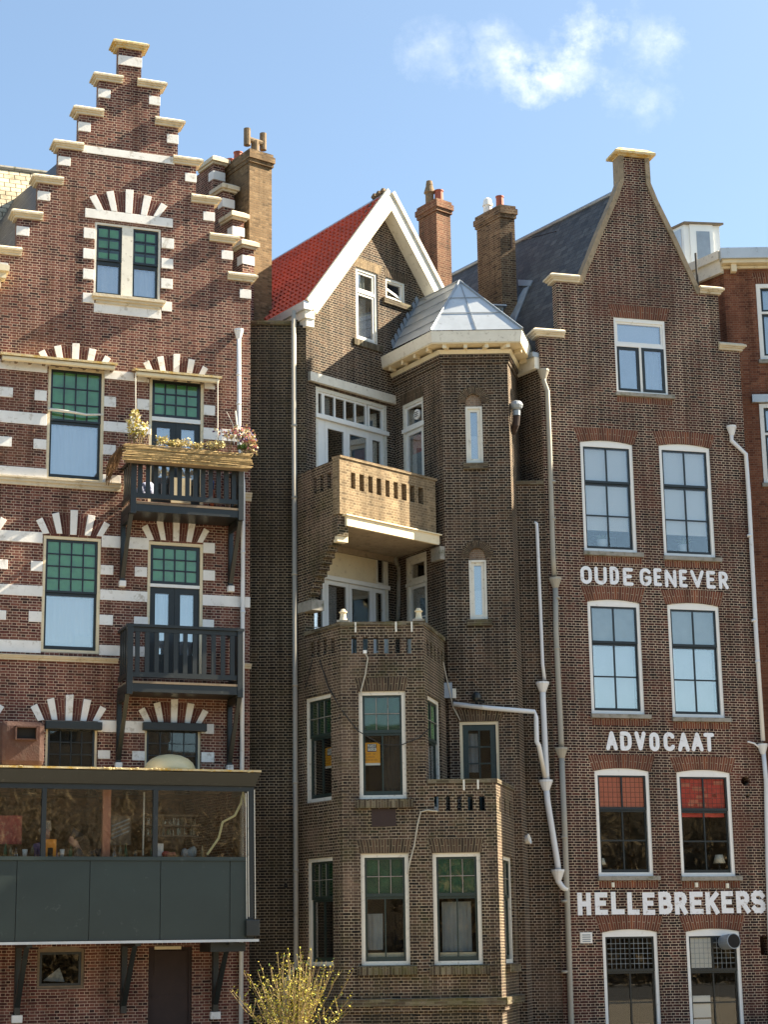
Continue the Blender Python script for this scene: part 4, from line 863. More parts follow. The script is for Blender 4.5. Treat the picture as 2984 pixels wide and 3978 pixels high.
# tall attic window
q=G.quad('4',(598,603),(714,640),(719,1032),(600,985)); w=mwin(G,q,room='room',label='tall white attic window frame under the red gable')
zm=G.h('4',645,740)[1]
sash(w,G,q[0]+.072,q[1]-.072,zm+.03,q[3]-.072,1,1,.06,.02,'white',-.06,'glass',[('curtain','blind_grey',0,.72,0,1,.08)],'upper_sash')
sash(w,G,q[0]+.072,q[1]-.072,q[2]+.072,zm-.03,1,1,.06,.02,'white',-.06,'glass_hi',[('curtain','blind_w',0,.8,.0,1,.1)],'lower_sash')
MB().box(G,q[0]+.072,q[1]-.072,zm-.028,zm+.028,-.17,-.035).build('transom',M['white'],w)
u0,u1,_,_=q; zz=q[2]; soldier(HM,G,u0-.12,u1+.12,zz-.17,zz-.005,0,'sill_brick',d=.05,name='sill')
MB().box(G,u0-.12,u1+.12,zz-.168,zz-.006,-.03,.048).build('sill',M['sill_brick'],HM)
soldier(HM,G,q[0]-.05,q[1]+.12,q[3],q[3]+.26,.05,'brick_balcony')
q=G.quad('4',(758,658),(866,692),(862,806),(758,772)); w=mwin(G,q,room='dark'); 
sash(w,G,q[0]+.072,q[1]-.072,q[2]+.072,q[3]-.072,1,1,.04,.02,'white',-.07,'glass_lo'); b=MB()
b.hull8([G.P(q[0]+.1,q[2]+.25,-.06),G.P(q[1]-.1,q[2]+.1,-.06),G.P(q[1]-.1,q[2]+.16,-.06),G.P(q[0]+.1,q[2]+.31,-.06)],[G.P(q[0]+.1,q[2]+.25,-.045),G.P(q[1]-.1,q[2]+.1,-.045),G.P(q[1]-.1,q[2]+.16,-.045),G.P(q[0]+.1,q[2]+.31,-.045)]); b.build('tilted_vent',M['white'],w)
MB().box(G,q[0]-.12,q[1]+.16,q[2]-.15,q[2]-.004,-.03,.07).build('sill',M['sill_brick'],HM); soldier(HM,G,q[0]-.03,q[1]+.1,q[3],q[3]+.24,.03,'arch_M')
# lintel beam and glazed doors on the upper balcony
MB().box(G,*G.quad('4',(338,1168),(808,1303),(808,1347),(342,1218)),-.05,.10).build('lintel_beam',M['white_worn'],HM)
q=G.quad('4',(382,1238),(768,1352),(772,1745),(385,1712)); q=(q[0],q[1],q[2]-.35,q[3])
w=mwin(G,q,.1,room='room',bottom=0,name='balcony_door',depth=2.0)
zt=(G.h('4',385,1405)[1]+G.h('4',770,1497)[1])/2
MB().box(G,q[0]-.02,q[1]+.03,zt-.05,zt+.05,-.16,.03).build('transom',M['white'],w)
x=[G.h('4',a,1420)[0] for a in (405,435,482,490,548,552,608,612,665,690,745)]
sash(w,G,q[0]+.102,x[1]-.03,zt+.052,q[3]-.102,1,1,.04,.02,'white',-.06,'glass',(),'top_light')
sash(w,G,x[1]-.025,x[8]+.01,zt+.052,q[3]-.102,4,1,.05,.05,'white',-.06,'glass',[('curtain','blind_grey',0,.23,0,1,.1)],'top_light')
sash(w,G,x[8]+.05,q[1]-.102,zt+.052,q[3]-.102,1,1,.06,.02,'white',-.06,'glass',(),'top_light')
xs=[q[0]+.102]+[G.h('4',a,1560)[0] for a in (440,558,680)]+[q[1]-.102]
for i in range(4):
    sash(w,G,xs[i]+.004,xs[i+1]-.004,q[2],zt-.052,1,1,.09 if i else .3,.02,'white',-.06,'glass',[('curtain','blind_w',0,.25,0,1,.1)] if i==1 else (),'door_leaf',ws=.1 if i else .12,wt=.18 if i else .12,wb=.3)
# loggia doors
q=G.quad('g',(300,610),(850,790),(852,1280),(300,1235)); q=(.33,q[1],ztop-1.0,G.h('g',650,710)[1])
w=mwin(G,q,.08,room='dark',bottom=0,name='loggia_door',depth=2.0)
zt=(G.h('g',450,905)[1]+G.h('g',850,965)[1])/2
MB().box(G,q[0]-.02,q[1]+.02,zt-.05,zt+.05,-.16,.02).build('transom',M['white'],w)
xb=G.h('g',775,850)[0]; MB().box(G,q[0]+.082,xb-.01,zt+.052,q[3]-.082,-.12,-.045).build('panel',M['cream'],w)
sash(w,G,xb,q[1]-.082,zt+.052,q[3]-.082,1,1,.06,.02,'white_worn',-.05,'glass_lo',(),'top_light')
xs=[q[0]+.082]+[G.h('g',a,1060)[0] for a in (450,602,755)]+[q[1]-.082]
for i in range(4): sash(w,G,xs[i]+.004,xs[i+1]-.004,q[2],zt-.052,1,3 if i==3 else 2,.1,.03,'white',-.06,'glass' if i>1 else 'glass_hi',[('curtain','blind_w',0,.68 if i==1 else 1,0,1,.1)] if i<2 else (),'door_leaf',wb=.28)
MB().box(G,.02,t0u-.02,G.h('g',700,750)[1]-.1,G.h('g',700,690)[1]+.12,.003,.1).build('beam',M['soffit'],HM)
wall(MB(),G,gout,G.holes,.3).build('gable_wall',M['brick_M'],HM)
# --- upper brick balcony front
K1=PW.P(kf,0); KF=Pl(K1.x,K1.y,46).off(.075); k2u=KF.h('g',1150,420)[0]; kz1=(KF.h('g',520,132)[1]+KF.h('g',1120,268)[1])/2; kz0=(KF.h('g',522,520)[1]+KF.h('g',1150,590)[1])/2
KF.holes+=slots(KF,'g',[(603,226,632,330),(658,238,688,345),(715,250,743,356),(769,263,798,370),(826,275,853,382),(879,287,907,394),(930,298,962,404),(985,310,1015,415),(1038,322,1070,427)])
BB=thing('brick_balcony','x','x',KF.P(k2u/2,kz0,0)); del BB['category']; BB['label']='upper brick balcony with a slotted parapet, half in sunlight'; BB.parent=HM; BB.location=WO[BB]-WO[HM]
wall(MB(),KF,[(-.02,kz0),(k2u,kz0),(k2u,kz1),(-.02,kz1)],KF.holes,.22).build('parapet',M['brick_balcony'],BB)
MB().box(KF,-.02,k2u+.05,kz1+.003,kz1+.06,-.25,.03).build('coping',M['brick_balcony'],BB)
b=MB(); b.box(KF,.1,k2u+.1,kz0-.03,kz0-.003,-.25,.1); b.box(KF,.16,k2u+.05,kz0-.26,kz0-.031,-.02,.05); b.build('steel_edge_beam',M['cream'],BB)
q0=PW.P(.05,0,-.27); q1=KF.P(.26,0,-.02); q2=KF.P(k2u+.2,0,-.02); q3=T0
b=MB(); b.column([(p.x,p.y) for p in (G.P(.3,0,.02),q1,q2,TL.P(.02,0,-.05))],kz0-.2,kz0-.05); b.build('soffit_slab',M['soffit'],BB)
MB().box(TL,t1u-.42,t1u-.02,kz0-.62,kz0-.3,.0,.14).build('corbel_block',M['conc'],HM)
# down pipe inside the loggia
pt=[G.P(*G.h('g',890,740,.12),.12),G.P(*G.h('g',893,800,.12),.12),G.P(*G.h('g',915,850,.12),.12),G.P(*G.h('g',905,1215,.12),.12)]
tube_pipe(HM,pt,.055,'conc',label='grey pipe in the corner of the loggia')
# --- turret
cwz=TF.h('4',1240,1075)[1]
q=TL.quad('4',(846,1345),(960,1296),(966,1745),(850,1720)); q=(q[0],q[1],kz0,q[3]); w=mwin(TL,q,.09,room='dark',bottom=0,name='balcony_door')
zt=(TL.h('4',848,1492)[1]+TL.h('4',960,1440)[1])/2; MB().box(TL,q[0]-.01,q[1]+.02,zt-.05,zt+.05,-.16,.01).build('transom',M['white'],w)
sash(w,TL,q[0]+.092,q[1]-.092,zt+.052,q[3]-.092,1,1,.06,.02,'white',-.06,'glass_lo',(),'top_light')
a=TL.h('4',918,1395); b=MB(); b.lathe(TL.P(a[0],a[1],-.08),[(.13,0),(.13,.05),(.11,.06)],20,axis=TL.n)
o=b.build('ventilator',M['white'],w); b=MB()
for dz in (-.05,0,.05): b.box(TL,a[0]-.09,a[0]+.09,a[1]+dz-.012,a[1]+dz+.012,-.021,-.017)
b.build('ventilator_slot',M['black'],w)
sash(w,TL,q[0]+.092,q[1]-.092,q[2],zt-.052,1,1,.1,.02,'white',-.06,'glass',[('painted_curtain','redart',0,.98,.3,1,.08),('grey_cushion','blind_grey',.1,.95,.3,.82,.06)],'door_leaf')
soldier(HM,TL,q[0]-.06,q[1]+.02,q[3],q[3]+.26,.0,'arch_M')
q=TL.quad('g',(952,778),(1090,728),(1100,1240),(960,1215)); q=(q[0],q[1],ztop-1,q[3]); w=mwin(TL,q,.1,room='dark',bottom=0,name='loggia_window')
zt=(TL.h('g',952,945)[1]+TL.h('g',1092,925)[1])/2; MB().box(TL,q[0]-.01,q[1]+.01,zt-.04,zt+.04,-.16,.0).build('transom',M['white_worn'],w)
sash(w,TL,q[0]+.102,q[1]-.102,zt+.042,q[3]-.102,1,1,.1,.02,'white_worn',-.06,'glass_lo',(),'top_light')
sash(w,TL,q[0]+.102,q[1]-.102,q[2],zt-.042,1,3,.08,.03,'white',-.06,'glass_lo',(),'door_leaf',wb=.3)
wall(MB(),TL,[(0.003,0),(t1u,0),(t1u,cwz),(0.003,cwz)],TL.holes,.25).build('turret_wall',M['brick_M'],HM)
def slit(c,tl,tr,br,bl,top,lab):
    q=TF.quad(c,tl,tr,br,bl); u0,u1,z0,z1=q; zt_=TF.h(c,*top)[1]; r=(u1-u0)/2-.02; uc=(u0+u1)/2
    arc=[(uc+r*math.cos(PI*i/10),zt_-r+r*math.sin(PI*i/10)) for i in range(11)]
    TF.holes.append([(u0,z0),(u1,z0),(u1,z1)]+[p for p in arc if p[1]>z1+.01]+[(u0,z1)])
    w=window(HM,TF,q,.055,'white_worn',d0=-.17,d1=-.02,room='room',hole=False,label=lab)
    sash(w,TF,u0+.057,u1-.057,z0+.057,z1-.057,1,1,.07,.02,'white_worn',-.06,'glass_hi',[('flat_backing','blind_b',0,1,0,1,.1),('flat_backing','blind_w',0,1,0,.5,.09)])
    MB().prism(TF,[(u1-.002,z1+.003)]+[p for p in arc if p[1]>z1+.01]+[(u0+.002,z1+.003)],-.14,-.06).build('arch_infill',M['herring'],HM)
    b=MB(); n=22; vs=[];fs=[];uv=[]; ri=r+.01; ro=r+.2
    for i in range(n+1):
        t=-.12+(PI+.24)*i/n; vs+=[TF.P(uc+ri*math.cos(t),zt_-r+ri*math.sin(t),.02),TF.P(uc+ro*math.cos(t),zt_-r+ro*math.sin(t),.02),TF.P(uc+ro*math.cos(t),zt_-r+ro*math.sin(t),-.02),TF.P(uc+ri*math.cos(t),zt_-r+ri*math.sin(t),-.02)]
    for i in range(n):
        A=4*i;B=A+4; a0=i*.0625*1.15;a1=(i+1)*.0625*1.15
        fs+=[(A,A+1,B+1,B),(A+1,A+2,B+2,B+1),(A+3,A,B,B+3)]; uv+=[[(.005,a0),(.2,a0),(.2,a1),(.005,a1)],None,None]
    b.add(vs,fs,uv); b.build('arch_ring',M['arch_M'],HM,recalc=False)
    MB().box(TF,u0-.08,u1+.1,z0-.15,z0-.003,-.03,.08).build('sill',M['sill_brick'],HM)
slit('4',(1184,1350),(1279,1355),(1284,1662),(1194,1656),(1232,1287),'narrow white upper turret window under a brick arch')
slit('g',(1362,788),(1477,788),(1487,1172),(1372,1172),(1420,712),'narrow white lower turret window under a brick arch')
q=TF.quad('6',(1088,126),(1281,126),(1285,640),(1100,640)); q=(q[0],q[1],zlow-1.0,q[3]); w=window(HM,TF,q,.07,'cream',d0=-.17,d1=-.03,room='room',bottom=0,name='balcony_door',label='dark green glazed door to the lower bay balcony')
sash(w,TF,q[0]+.072,q[1]-.072,q[2],q[3]-.072,2,5,.13,.03,'dgreen',-.07,'glass',[('curtain','blind_grey',0,.45,.5,.97,.12),('curtain','room',0,1,0,.35,.12)],'door_leaf',wb=.5)
soldier(HM,TF,q[0]-.04,q[1]+.06,q[3]+.01,q[3]+.28,.1,'arch_M')
wall(MB(),TF,[(0,0),(t2u,0),(t2u,cwz),(0,cwz)],TF.holes,.25).build('turret_wall',M['brick_M'],HM)
wall(MB(),TR,[(0.003,0),(2.6,0),(2.6,cwz),(0.003,cwz)],[],.25).build('turret_wall',M['brick_M'],HM)
# corner teeth and dentil course
b=MB()
for pl,ua,ub in ((TL,.01,t1u+.04),(TF,-.03,t2u+.03),(TR,-.03,1.5)):
    b.box(pl,ua,ub,cwz-.22,cwz-.13,-.04,.035); b.box(pl,ua,ub,cwz-.12,cwz-.003,-.04,.07)
b.build('corbel_course',M['brick_M'],HM)
def ring(off):
    def X(p,q,d):
        A=p.o+p.n*d; B=q.o+q.n*d; det=p.t.x*(-q.t.y)+q.t.x*p.t.y; rx=B.x-A.x; ry=B.y-A.y
        s=(rx*(-q.t.y)+q.t.x*ry)/det; return A+p.t*s
    c1=X(TL,TF,off); c2=X(TF,TR,off); c0=X(G,TL,off) if False else None
    s0=TL.o+TL.n*off; # meet with gable wall
    dd=(s0-G.o).dot(G.n); s0=s0-TL.t*(dd/ TL.t.dot(G.n)) if abs(TL.t.dot(G.n))>1e-6 else s0
    c3=TR.P(2.3,0,off); return [s0,c1,c2,c3]
def band(name,m,o0,o1,z0,z1,i0=.05):
    a=ring(o0); c=ring(o1); i_=ring(-i0); b=MB()
    for j in range(3):
        lo=[a[j],a[j+1],i_[j+1],i_[j]]; hi=[c[j],c[j+1],i_[j+1],i_[j]]
        b.hull8([Vector((p.x,p.y,z0)) for p in lo],[Vector((p.x,p.y,z1)) for p in hi])
    return b.build(name,M[m],HM)
ef=TF.off(.42); ez1=ef.h('4',1240,946)[1]; ez0=ef.h('4',1240,1004)[1]; bm0=TF.off(.1).h('4',1240,1072)[1]; bm1=TF.off(.1).h('4',1240,1048)[1]
band('turret_fascia','white_worn',.40,.44,ez0,ez1)
band('turret_bed_mould','cream',.07,.12,cwz+.002,bm1)
band('turret_soffit','cream',.39,.39,ez0-.03,ez0-.003)
rg=ring(.14); r2=ring(.34)
for j,n in ((0,4),(1,4),(2,3)):
    for i in range(n):
        t=(i+.5)/n; 
        p=rg[j].lerp(rg[j+1],t); q=r2[j].lerp(r2[j+1],t); tt=(rg[j+1]-rg[j]).normalized()*.045
        f=lambda v,z: Vector((v.x,v.y,z))
        MB().hull8([f(p-tt,bm1-.02),f(p+tt,bm1-.02),f(p+tt,ez0-.032),f(p-tt,ez0-.032)],[f(q-tt,ez0-.13),f(q+tt,ez0-.13),f(q+tt,ez0-.032),f(q-tt,ez0-.032)]).build('modillion',M['cream'],HM)
# zinc roof
rr_=ring(.46); E=[Vector((p.x,p.y,ez1+.01)) for p in rr_]
A=at_y(k('4',1155,680),T1.y+.9); jj=G.h('4',935,790); J=G.P(jj[0],A.z+ (jj[1]-A.z)*.5,0)
A2=A+ (J-A)*1.0; J2=A+PD*2.2+Vector((0,0,0)); J=Vector((J.x,J.y,A.z))
hl=G.h('4',935,790); J=G.P(hl[0],hl[1],.01); E0=G.P(*G.h('4',792,1046),.01)
b=MB(); b.add([E0,E[1],A,J],[(0,1,2,3)]); b.add([E[1],E[2],A],[(0,1,2)]); b.add([E[2],E[3],A+PD*1.5,A],[(0,1,2,3)]); b.add([E[3],J+PD*.01,A+PD*1.5],[(0,1,2)]); b.add([J,A,A+PD*1.5],[(0,1,2)])
zr=b.build('turret_roof',M['zinc'],HM,recalc=False)
b=MB(); lf=lambda p,q,t:p.lerp(q,t)
up=Vector((0,-.01,.012))
for t in (.2,.42,.64,.85): b.tube([lf(E0,J,t)+up,lf(E[1],A,t)+up],.012,5)
for t in (.33,.64): b.tube([lf(E[1],A,t)+up,lf(E[2],A,t)+up],.011,5)
b.tube([lf(E[1],E[2],.5)+up,A+up],.011,5)
for e in (E[1],E[2]): b.tube([e+up,A+up],.026,6)
b.tube([J+up,A+up],.026,6); b.build('roof_seam',M['lead'],zr)
b=MB()
n=9
for i in range(n):
    t=i/n; p=lf(E0,J,t); q=lf(E0,J,(i+1)/n); w_=G.t*.0; b.add([p+G.n*.02,q+G.n*.02,q+G.n*.02+Vector((0,0,.12))-G.t*.1,p+G.n*.02+Vector((0,0,.2))-G.t*.06],[(0,1,2,3)])
b.build('flashing',M['lead'],zr,recalc=False)
# --- bay
qs=[BF.quad('j',(340,82),(770,80),(782,1072),(346,1076)),BF.quad('6',(615,757),(846,754),(852,1288),(621,1293)),BF.quad('6',(957,752),(1193,752),(1197,1286),(969,1290))]
greenwin(BF,qs[0],low=[('curtain','room',.52,1,0,1,.15)],gm='green_dk')
greenwin(BF,qs[1],low=[('curtain','blind_grey',0,.42,.12,.75,.2),('shelf','cream',0,1,.0,.07,.12)],room='room'); greenwin(BF,qs[2],low=[('curtain','blind_grey',.08,.9,.08,.95,.3),('shelf','cream',0,1,.0,.07,.12)],room='room')
for i,q in enumerate(qs):
    soldier(HM,BF,q[0]-.02,q[1]+.02,q[3]+.006,q[3]+.3,.07,'arch_M'); MB().box(BF,q[0]-.1,q[1]+.14,q[2]-.2,q[2]-.02,-.03,.1).build('sill',M['sill_brick'],HM)
    soldier(HM,BF,q[0]-.1,q[1]+.14,q[2]-.2,q[2]-.02,0,'sill_brick',d=.103,name='sill_course')
MB().box(BF,*BF.box('j',460,1168,684,1330),-.03,.012).build('wall_plate',M['rustdark'],HM)
BF.holes+=slots(BF,'g',[(607,1287,640,1390),(680,1287,711,1390),(749,1287,778,1390),(818,1287,845,1390),(890,1287,919,1390),(962,1287,991,1390)])
BF.holes+=slots(BF,'j',[(1036,1048,1078,1186),(1145,1048,1184,1186),(1250,1048,1288,1186),(1346,1048,1394,1186),(1452,1048,1505,1186)])
bo=[(0,0),(b2l,0),(b2l,zlow),(b2u,zlow),(b2u,ztop),(0,ztop)]
wall(MB(),BF,bo,BF.holes,.24).build('bay_wall',M['brick_bay'],HM)
greenwin(BC,(BC.h('j',985,600)[0],BC.h('j',1105,600)[0],zlow-.5,(BC.h('j',985,118)[1]+BC.h('j',1095,175)[1])/2),cols=2,two=False,low=[('curtain','blind_b',0,1,0,1,.1)],gm='green_gl')
q=BCL.quad('6',(1296,762),(1342,778),(1358,1290),(1312,1270)); greenwin(BCL,q,cols=2,two=False,low=[('curtain','blind_b',0,1,0,1,.1)])
MB().box(BCL,q[0]-.06,q[1]+.15,q[2]-.18,q[2]-.02,-.03,.1).build('sill',M['sill_brick'],HM)
def even(pl,u0,u1,n,z0,z1,w):
    return [[(u-w/2,z0),(u+w/2,z0),(u+w/2,z1),(u-w/2,z1)] for u in (u0+(u1-u0)*(i+.5)/n for i in range(n))]
sz0,sz1=BF.h('g',800,1390)[1],BF.h('g',800,1287)[1]
BC.holes+=even(BC,.25,b3u-.2,5,sz0,sz1,.17)
wall(MB(),BC,[(0.002,zlow-1),(b3u+.3,zlow-1),(b3u+.3,ztop),(0.002,ztop)],BC.holes,.24).build('bay_wall',M['brick_bay'],HM)
s0,s1=BF.h('j',1300,1186)[1],BF.h('j',1300,1048)[1]
BCL.holes+=even(BCL,.15,b3l-.15,4,s0,s1,.14)
wall(MB(),BCL,[(0.002,0),(b3l+.5,0),(b3l+.5,zlow),(0.002,zlow)],BCL.holes,.24).build('bay_wall',M['brick_bay'],HM)
cp=lambda pl,u0,u1,z: MB().box(pl,u0,u1,z+.003,z+.09,-.27,.035).build('parapet_coping',M['sill_brick'],HM)
cp(PW,pil+.01,b1u+.03,ztop); cp(BF,.0,b2u,ztop); cp(BC,.0,b3u+.2,ztop); cp(BF,b2u+.02,b2l,zlow); cp(BCL,0,b3l+.3,zlow)
B3=BC.P(b3u+.3,0); B3L=BCL.P(b3l+.5,0)
def poly(ps): return [(p.x,p.y) for p in ps]
b=MB(); b.column(poly([PW.P(.1,0,-.2),PW.P(b1u-.1,0,-.2),BF.P(.1,0,-.1),BF.P(b2u-.1,0,-.1),BC.P(b3u,0,-.1),TF.P(.05,0,-.1),T0]),ztop-1.15,ztop-1.0); b.build('bay_deck',M['conc'],HM)
b=MB(); b.column(poly([BF.P(b2u-.2,0,-.15),BF.P(b2l-.1,0,-.1),BCL.P(b3l,0,-.1),TF.P(t2u-.1,0,-.2),TF.P(.2,0,-.2)]),zlow-1.1,zlow-1.0); b.build('bay_deck',M['conc'],HM)
# base cornice of the bay
zc_=BF.h('6',980,1478)[1]
for pl,ua,ub in ((PW,.3,b1u),(BF,0,b2l),(BCL,0,b3l+.1)):
    MB().box(pl,ua,ub+.08,zc_-.02,zc_+.13,-.03,.12).build('base_cornice',M['sill_brick'],HM); MB().box(pl,ua,ub+.04,zc_-.14,zc_-.023,-.03,.06).build('base_cornice',M['brick_bay'],HM)
b=MB()
for x0,x1 in ((625,880),(960,1220)): u0,u1=BF.h('6',x0,1540)[0],BF.h('6',x1,1540)[0]; b.box(BF,u0,u1,.05,zc_-.2,-.03,.03)
b.build('base_panel',M['brick_soot'],HM)
# frost spalls on the copings: thin white metal clips
for c,x,y,h in (('g',632,1215,40),('g',893,1212,40),('g',995,1212,40),('j',1310,935,60),('j',1440,935,50)):
    a=BF.h(c,x,y,.04); a2=BF.h(c,x+3,y+h,.04); MB().box(BF,a[0]-.02,a[0]+.02,a2[1],a[1]+.09,.036,.044).build('coping_clip',M['white_worn'],HM)
# --- roof of red pantiles
BARGE=.32
slope=Vector((0,0,0)); eL=G.P(um-half,ez,BARGE); apx=G.P(um,ap[1],BARGE); eR=G.P(e_r[0],e_r[1],BARGE)
LEN=7.5
def tiles(e,a,flip=1):
    sl=(a-e); sl_len=sl.length; s_=sl.normalized(); nrm=PD.cross(s_).normalized(); 
    if nrm.z<0: nrm=-nrm
    rows=int(sl_len/.27); b=MB(); nc=int((LEN+BARGE)/.2); sub=6
    for r in range(rows):
        t0=sl_len*r/rows; t1=sl_len*(r+1)/rows+.03; vs=[];fs=[]
        m=nc*sub
        for i in range(m+1):
            x=(LEN+BARGE)*i/m; ph=(i%sub)/sub; h=.042*math.sin(2*PI*ph)+.016*math.sin(4*PI*ph)+random.uniform(-.002,.002)
            jj=random.uniform(-.004,.004)
            vs+=[e+PD*x+s_*(t0+jj)+nrm*(h+.085),e+PD*x+s_*t1+nrm*(h+.02),e+PD*x+s_*(t0+jj)+nrm*(h+.03)]
        for i in range(m):
            A_=3*i;B_=A_+3; fs+=[(A_,B_,B_+1,A_+1),(A_+2,B_+2,B_,A_)]
        b.add(vs,fs)
    return b
rb=tiles(eL,apx).build('pantile_roof',M['redtile'],HM,recalc=False,smooth=False)
bb=MB()
for e in (eL,eR):
    bb.add([e,e+PD*(LEN+BARGE),apx+PD*(LEN+BARGE),apx]+[p-Vector((0,0,.1)) for p in (e,e+PD*(LEN+BARGE),apx+PD*(LEN+BARGE),apx)],[(0,1,2,3),(7,6,5,4),(0,3,7,4),(0,4,5,1),(1,5,6,2),(2,6,7,3)])
bb.build('roof_boarding',M['wood'],rb)
b=MB(); n=40
for i in range(n):
    x0=(LEN+BARGE)*(i)/n+(.9 if False else 0); x1=(LEN+BARGE)*(i+1)/n; d0=.22+.03*math.sin(i*2.2); sl=(eL-apx).normalized(); sr=(eR-apx).normalized()
    p0=apx+PD*x0+Vector((0,0,.12)); p1=apx+PD*x1+Vector((0,0,.12)); d1=.22+.03*math.sin((i+1)*2.2)
    b.add([p0,p1,p1+sl*d1,p0+sl*d0,p0+sr*d0,p1+sr*d1],[(0,1,2,3),(0,4,5,1)])
b.build('ridge_flashing',M['zinc'],rb,recalc=False)
b=MB()
for i in range(3):
    b.lathe(apx+PD*(.25+i*.2)+Vector((0,0,.11)),[(.07,0),(.1,.05),(.05,.14),(.0,.15)],8)
b.build('ridge_tile',M['cowl'],rb)
# barge boards
def barge(e,a,w,name='barge_board'):
    s_=(e-a).normalized(); dn=G.n.cross(s_); 
    if dn.z>0: dn=-dn
    ln=(e-a).length; b=MB(); top=a+dn*(-.1)
    q=lambda base,k_,dd: base+dn*k_+G.n*dd
    b.hull8([q(a,-.12,0),q(a,w,0),q(a,w,.05),q(a,-.12,.05)],[q(e,-.12,0),q(e,w,0),q(e,w,.05),q(e,-.12,.05)])
    b.hull8([q(a,-.16,.02),q(a,-.06,.02),q(a,-.06,.1),q(a,-.16,.1)],[q(e,-.16,.02),q(e,-.06,.02),q(e,-.06,.1),q(e,-.16,.1)])
    # soffit boarding back to the wall
    b.hull8([q(a,w-.03,-.001),q(a,w,-.001),q(a,w,-BARGE),q(a,w-.03,-BARGE)],[q(e,w-.03,-.001),q(e,w,-.001),q(e,w,-BARGE),q(e,w-.03,-BARGE)])
    return b.build(name,M['cream'] if w>.28 else M['white_worn'],HM)
fp=lambda d: 0
eLd=eL+ (eL-apx).normalized()*.1
barge(eLd,apx,.3); barge(eR,apx,.24)
a=eL; b=MB()
gp_=G.P(um-half*1.06,0,0)
GUT=Pl(a.x,a.y,-55.5)
b.box(GUT,-LEN,.1,a.z-.22,a.z-.02,.0,.24); b.build('box_gutter',M['zinc'],HM)
b=MB(); b.box(GUT,-LEN,.05,a.z-.42,a.z-.222,-.1,.17); b.box(GUT,-.35,.02,a.z-.62,a.z-.42,-.1,.12); b.build('gutter_fascia',M['white_worn'],HM)
b=MB(); b.box(G,um+half*.93-.35,um+half*.93+.1,ez+.25,ez+.4,.02,BARGE-.01); b.build('purlin_end',M['cream'],HM)
# down pipe on the corner
zpt=a.z-.25; jz=[Q.h('v',636,y,.16)[1] for y in (920,1075,1240,1480,1690,1880)]
xq=Q.h('v',637,1400,.16)[0]
tube_pipe(HM,[Q.P(xq,zpt,.16),Q.P(xq,2.0 if False else Q.h('v',640,2085,.16)[1],.16),Q.P(xq-.25,Q.h('v',630,2110,.16)[1]-.1,.14),Q.P(xq-.27,.1,.14)],.058,'pipe_grey',joints=[Q.P(xq,z,.16) for z in jz],label='long pale grey downpipe on the corner of the gable')
# --- recess wall between turret and right house, side pipes
# ================================================================ RIGHT HOUSE
R0=at_y(k('v',1186,1300),43.95); RR=Pl(R0.x,R0.y,15.5)
HR=thing('bell_gable_house','dark red brick house with a flared neck gable and painted white lettering','house',RR.P(2.5,0,0))
RW=Pl(T2.x,R0.y+.04,0); rw1=(R0-RW.o).dot(RW.t); zrw=RW.h('v',1140,1047)[1]
wall(MB(),RW,[(-.3,0),(rw1-.004,0),(rw1-.004,zrw),(-.3,zrw)],[],.3).build('link_wall',M['brick_M'],HM)
MB().box(RW,-.2,rw1-.02,zrw+.002,zrw+.09,-.33,.05).build('wall_coping',M['sill_brick'],HM)
r=lambda x,y:RR.h('7',x,y)
l_lo=r(293,1245); l_up=r(402,945); r_up=r(1365,1002); r_lo=r(1490,1312)
u_ll=l_lo[0]; u_lu=l_up[0]; u_rl=r_lo[0]; u_ru=r_up[0]; zlo=(l_lo[1]+r_lo[1])/2; zup=(l_up[1]+r_up[1])/2
Lc_=[(775,172),(775,318),(748,400),(702,510),(657,615),(602,745),(560,850),(538,925)]
Rc_=[(945,172),(948,318),(1000,440),(1062,560),(1112,662),(1167,792),(1217,892),(1256,972)]
LP=[r(*p) for p in Lc_]; RP_=[r(*p) for p in Rc_]
uc=sum((a[0]+c[0])/2 for a,c in zip(LP,RP_))/8; print('bell centre',uc,u_ll,u_rl)
hb=[((c[0]-a[0])/2,(a[1]+c[1])/2) for a,c in zip(LP,RP_)]
zup=hb[-1][1]
ctr=(u_lu+u_ru)/2
rout=[(0,0),(u_rl,0),(u_rl,zlo),(u_ru,zlo),(u_ru,zup)]+[(uc+h,z) for h,z in hb[::-1]]+[(uc-h,z) for h,z in hb]+[(u_lu,zup),(u_lu,zlo),(0,zlo)]
rout[0]=(0,0); 
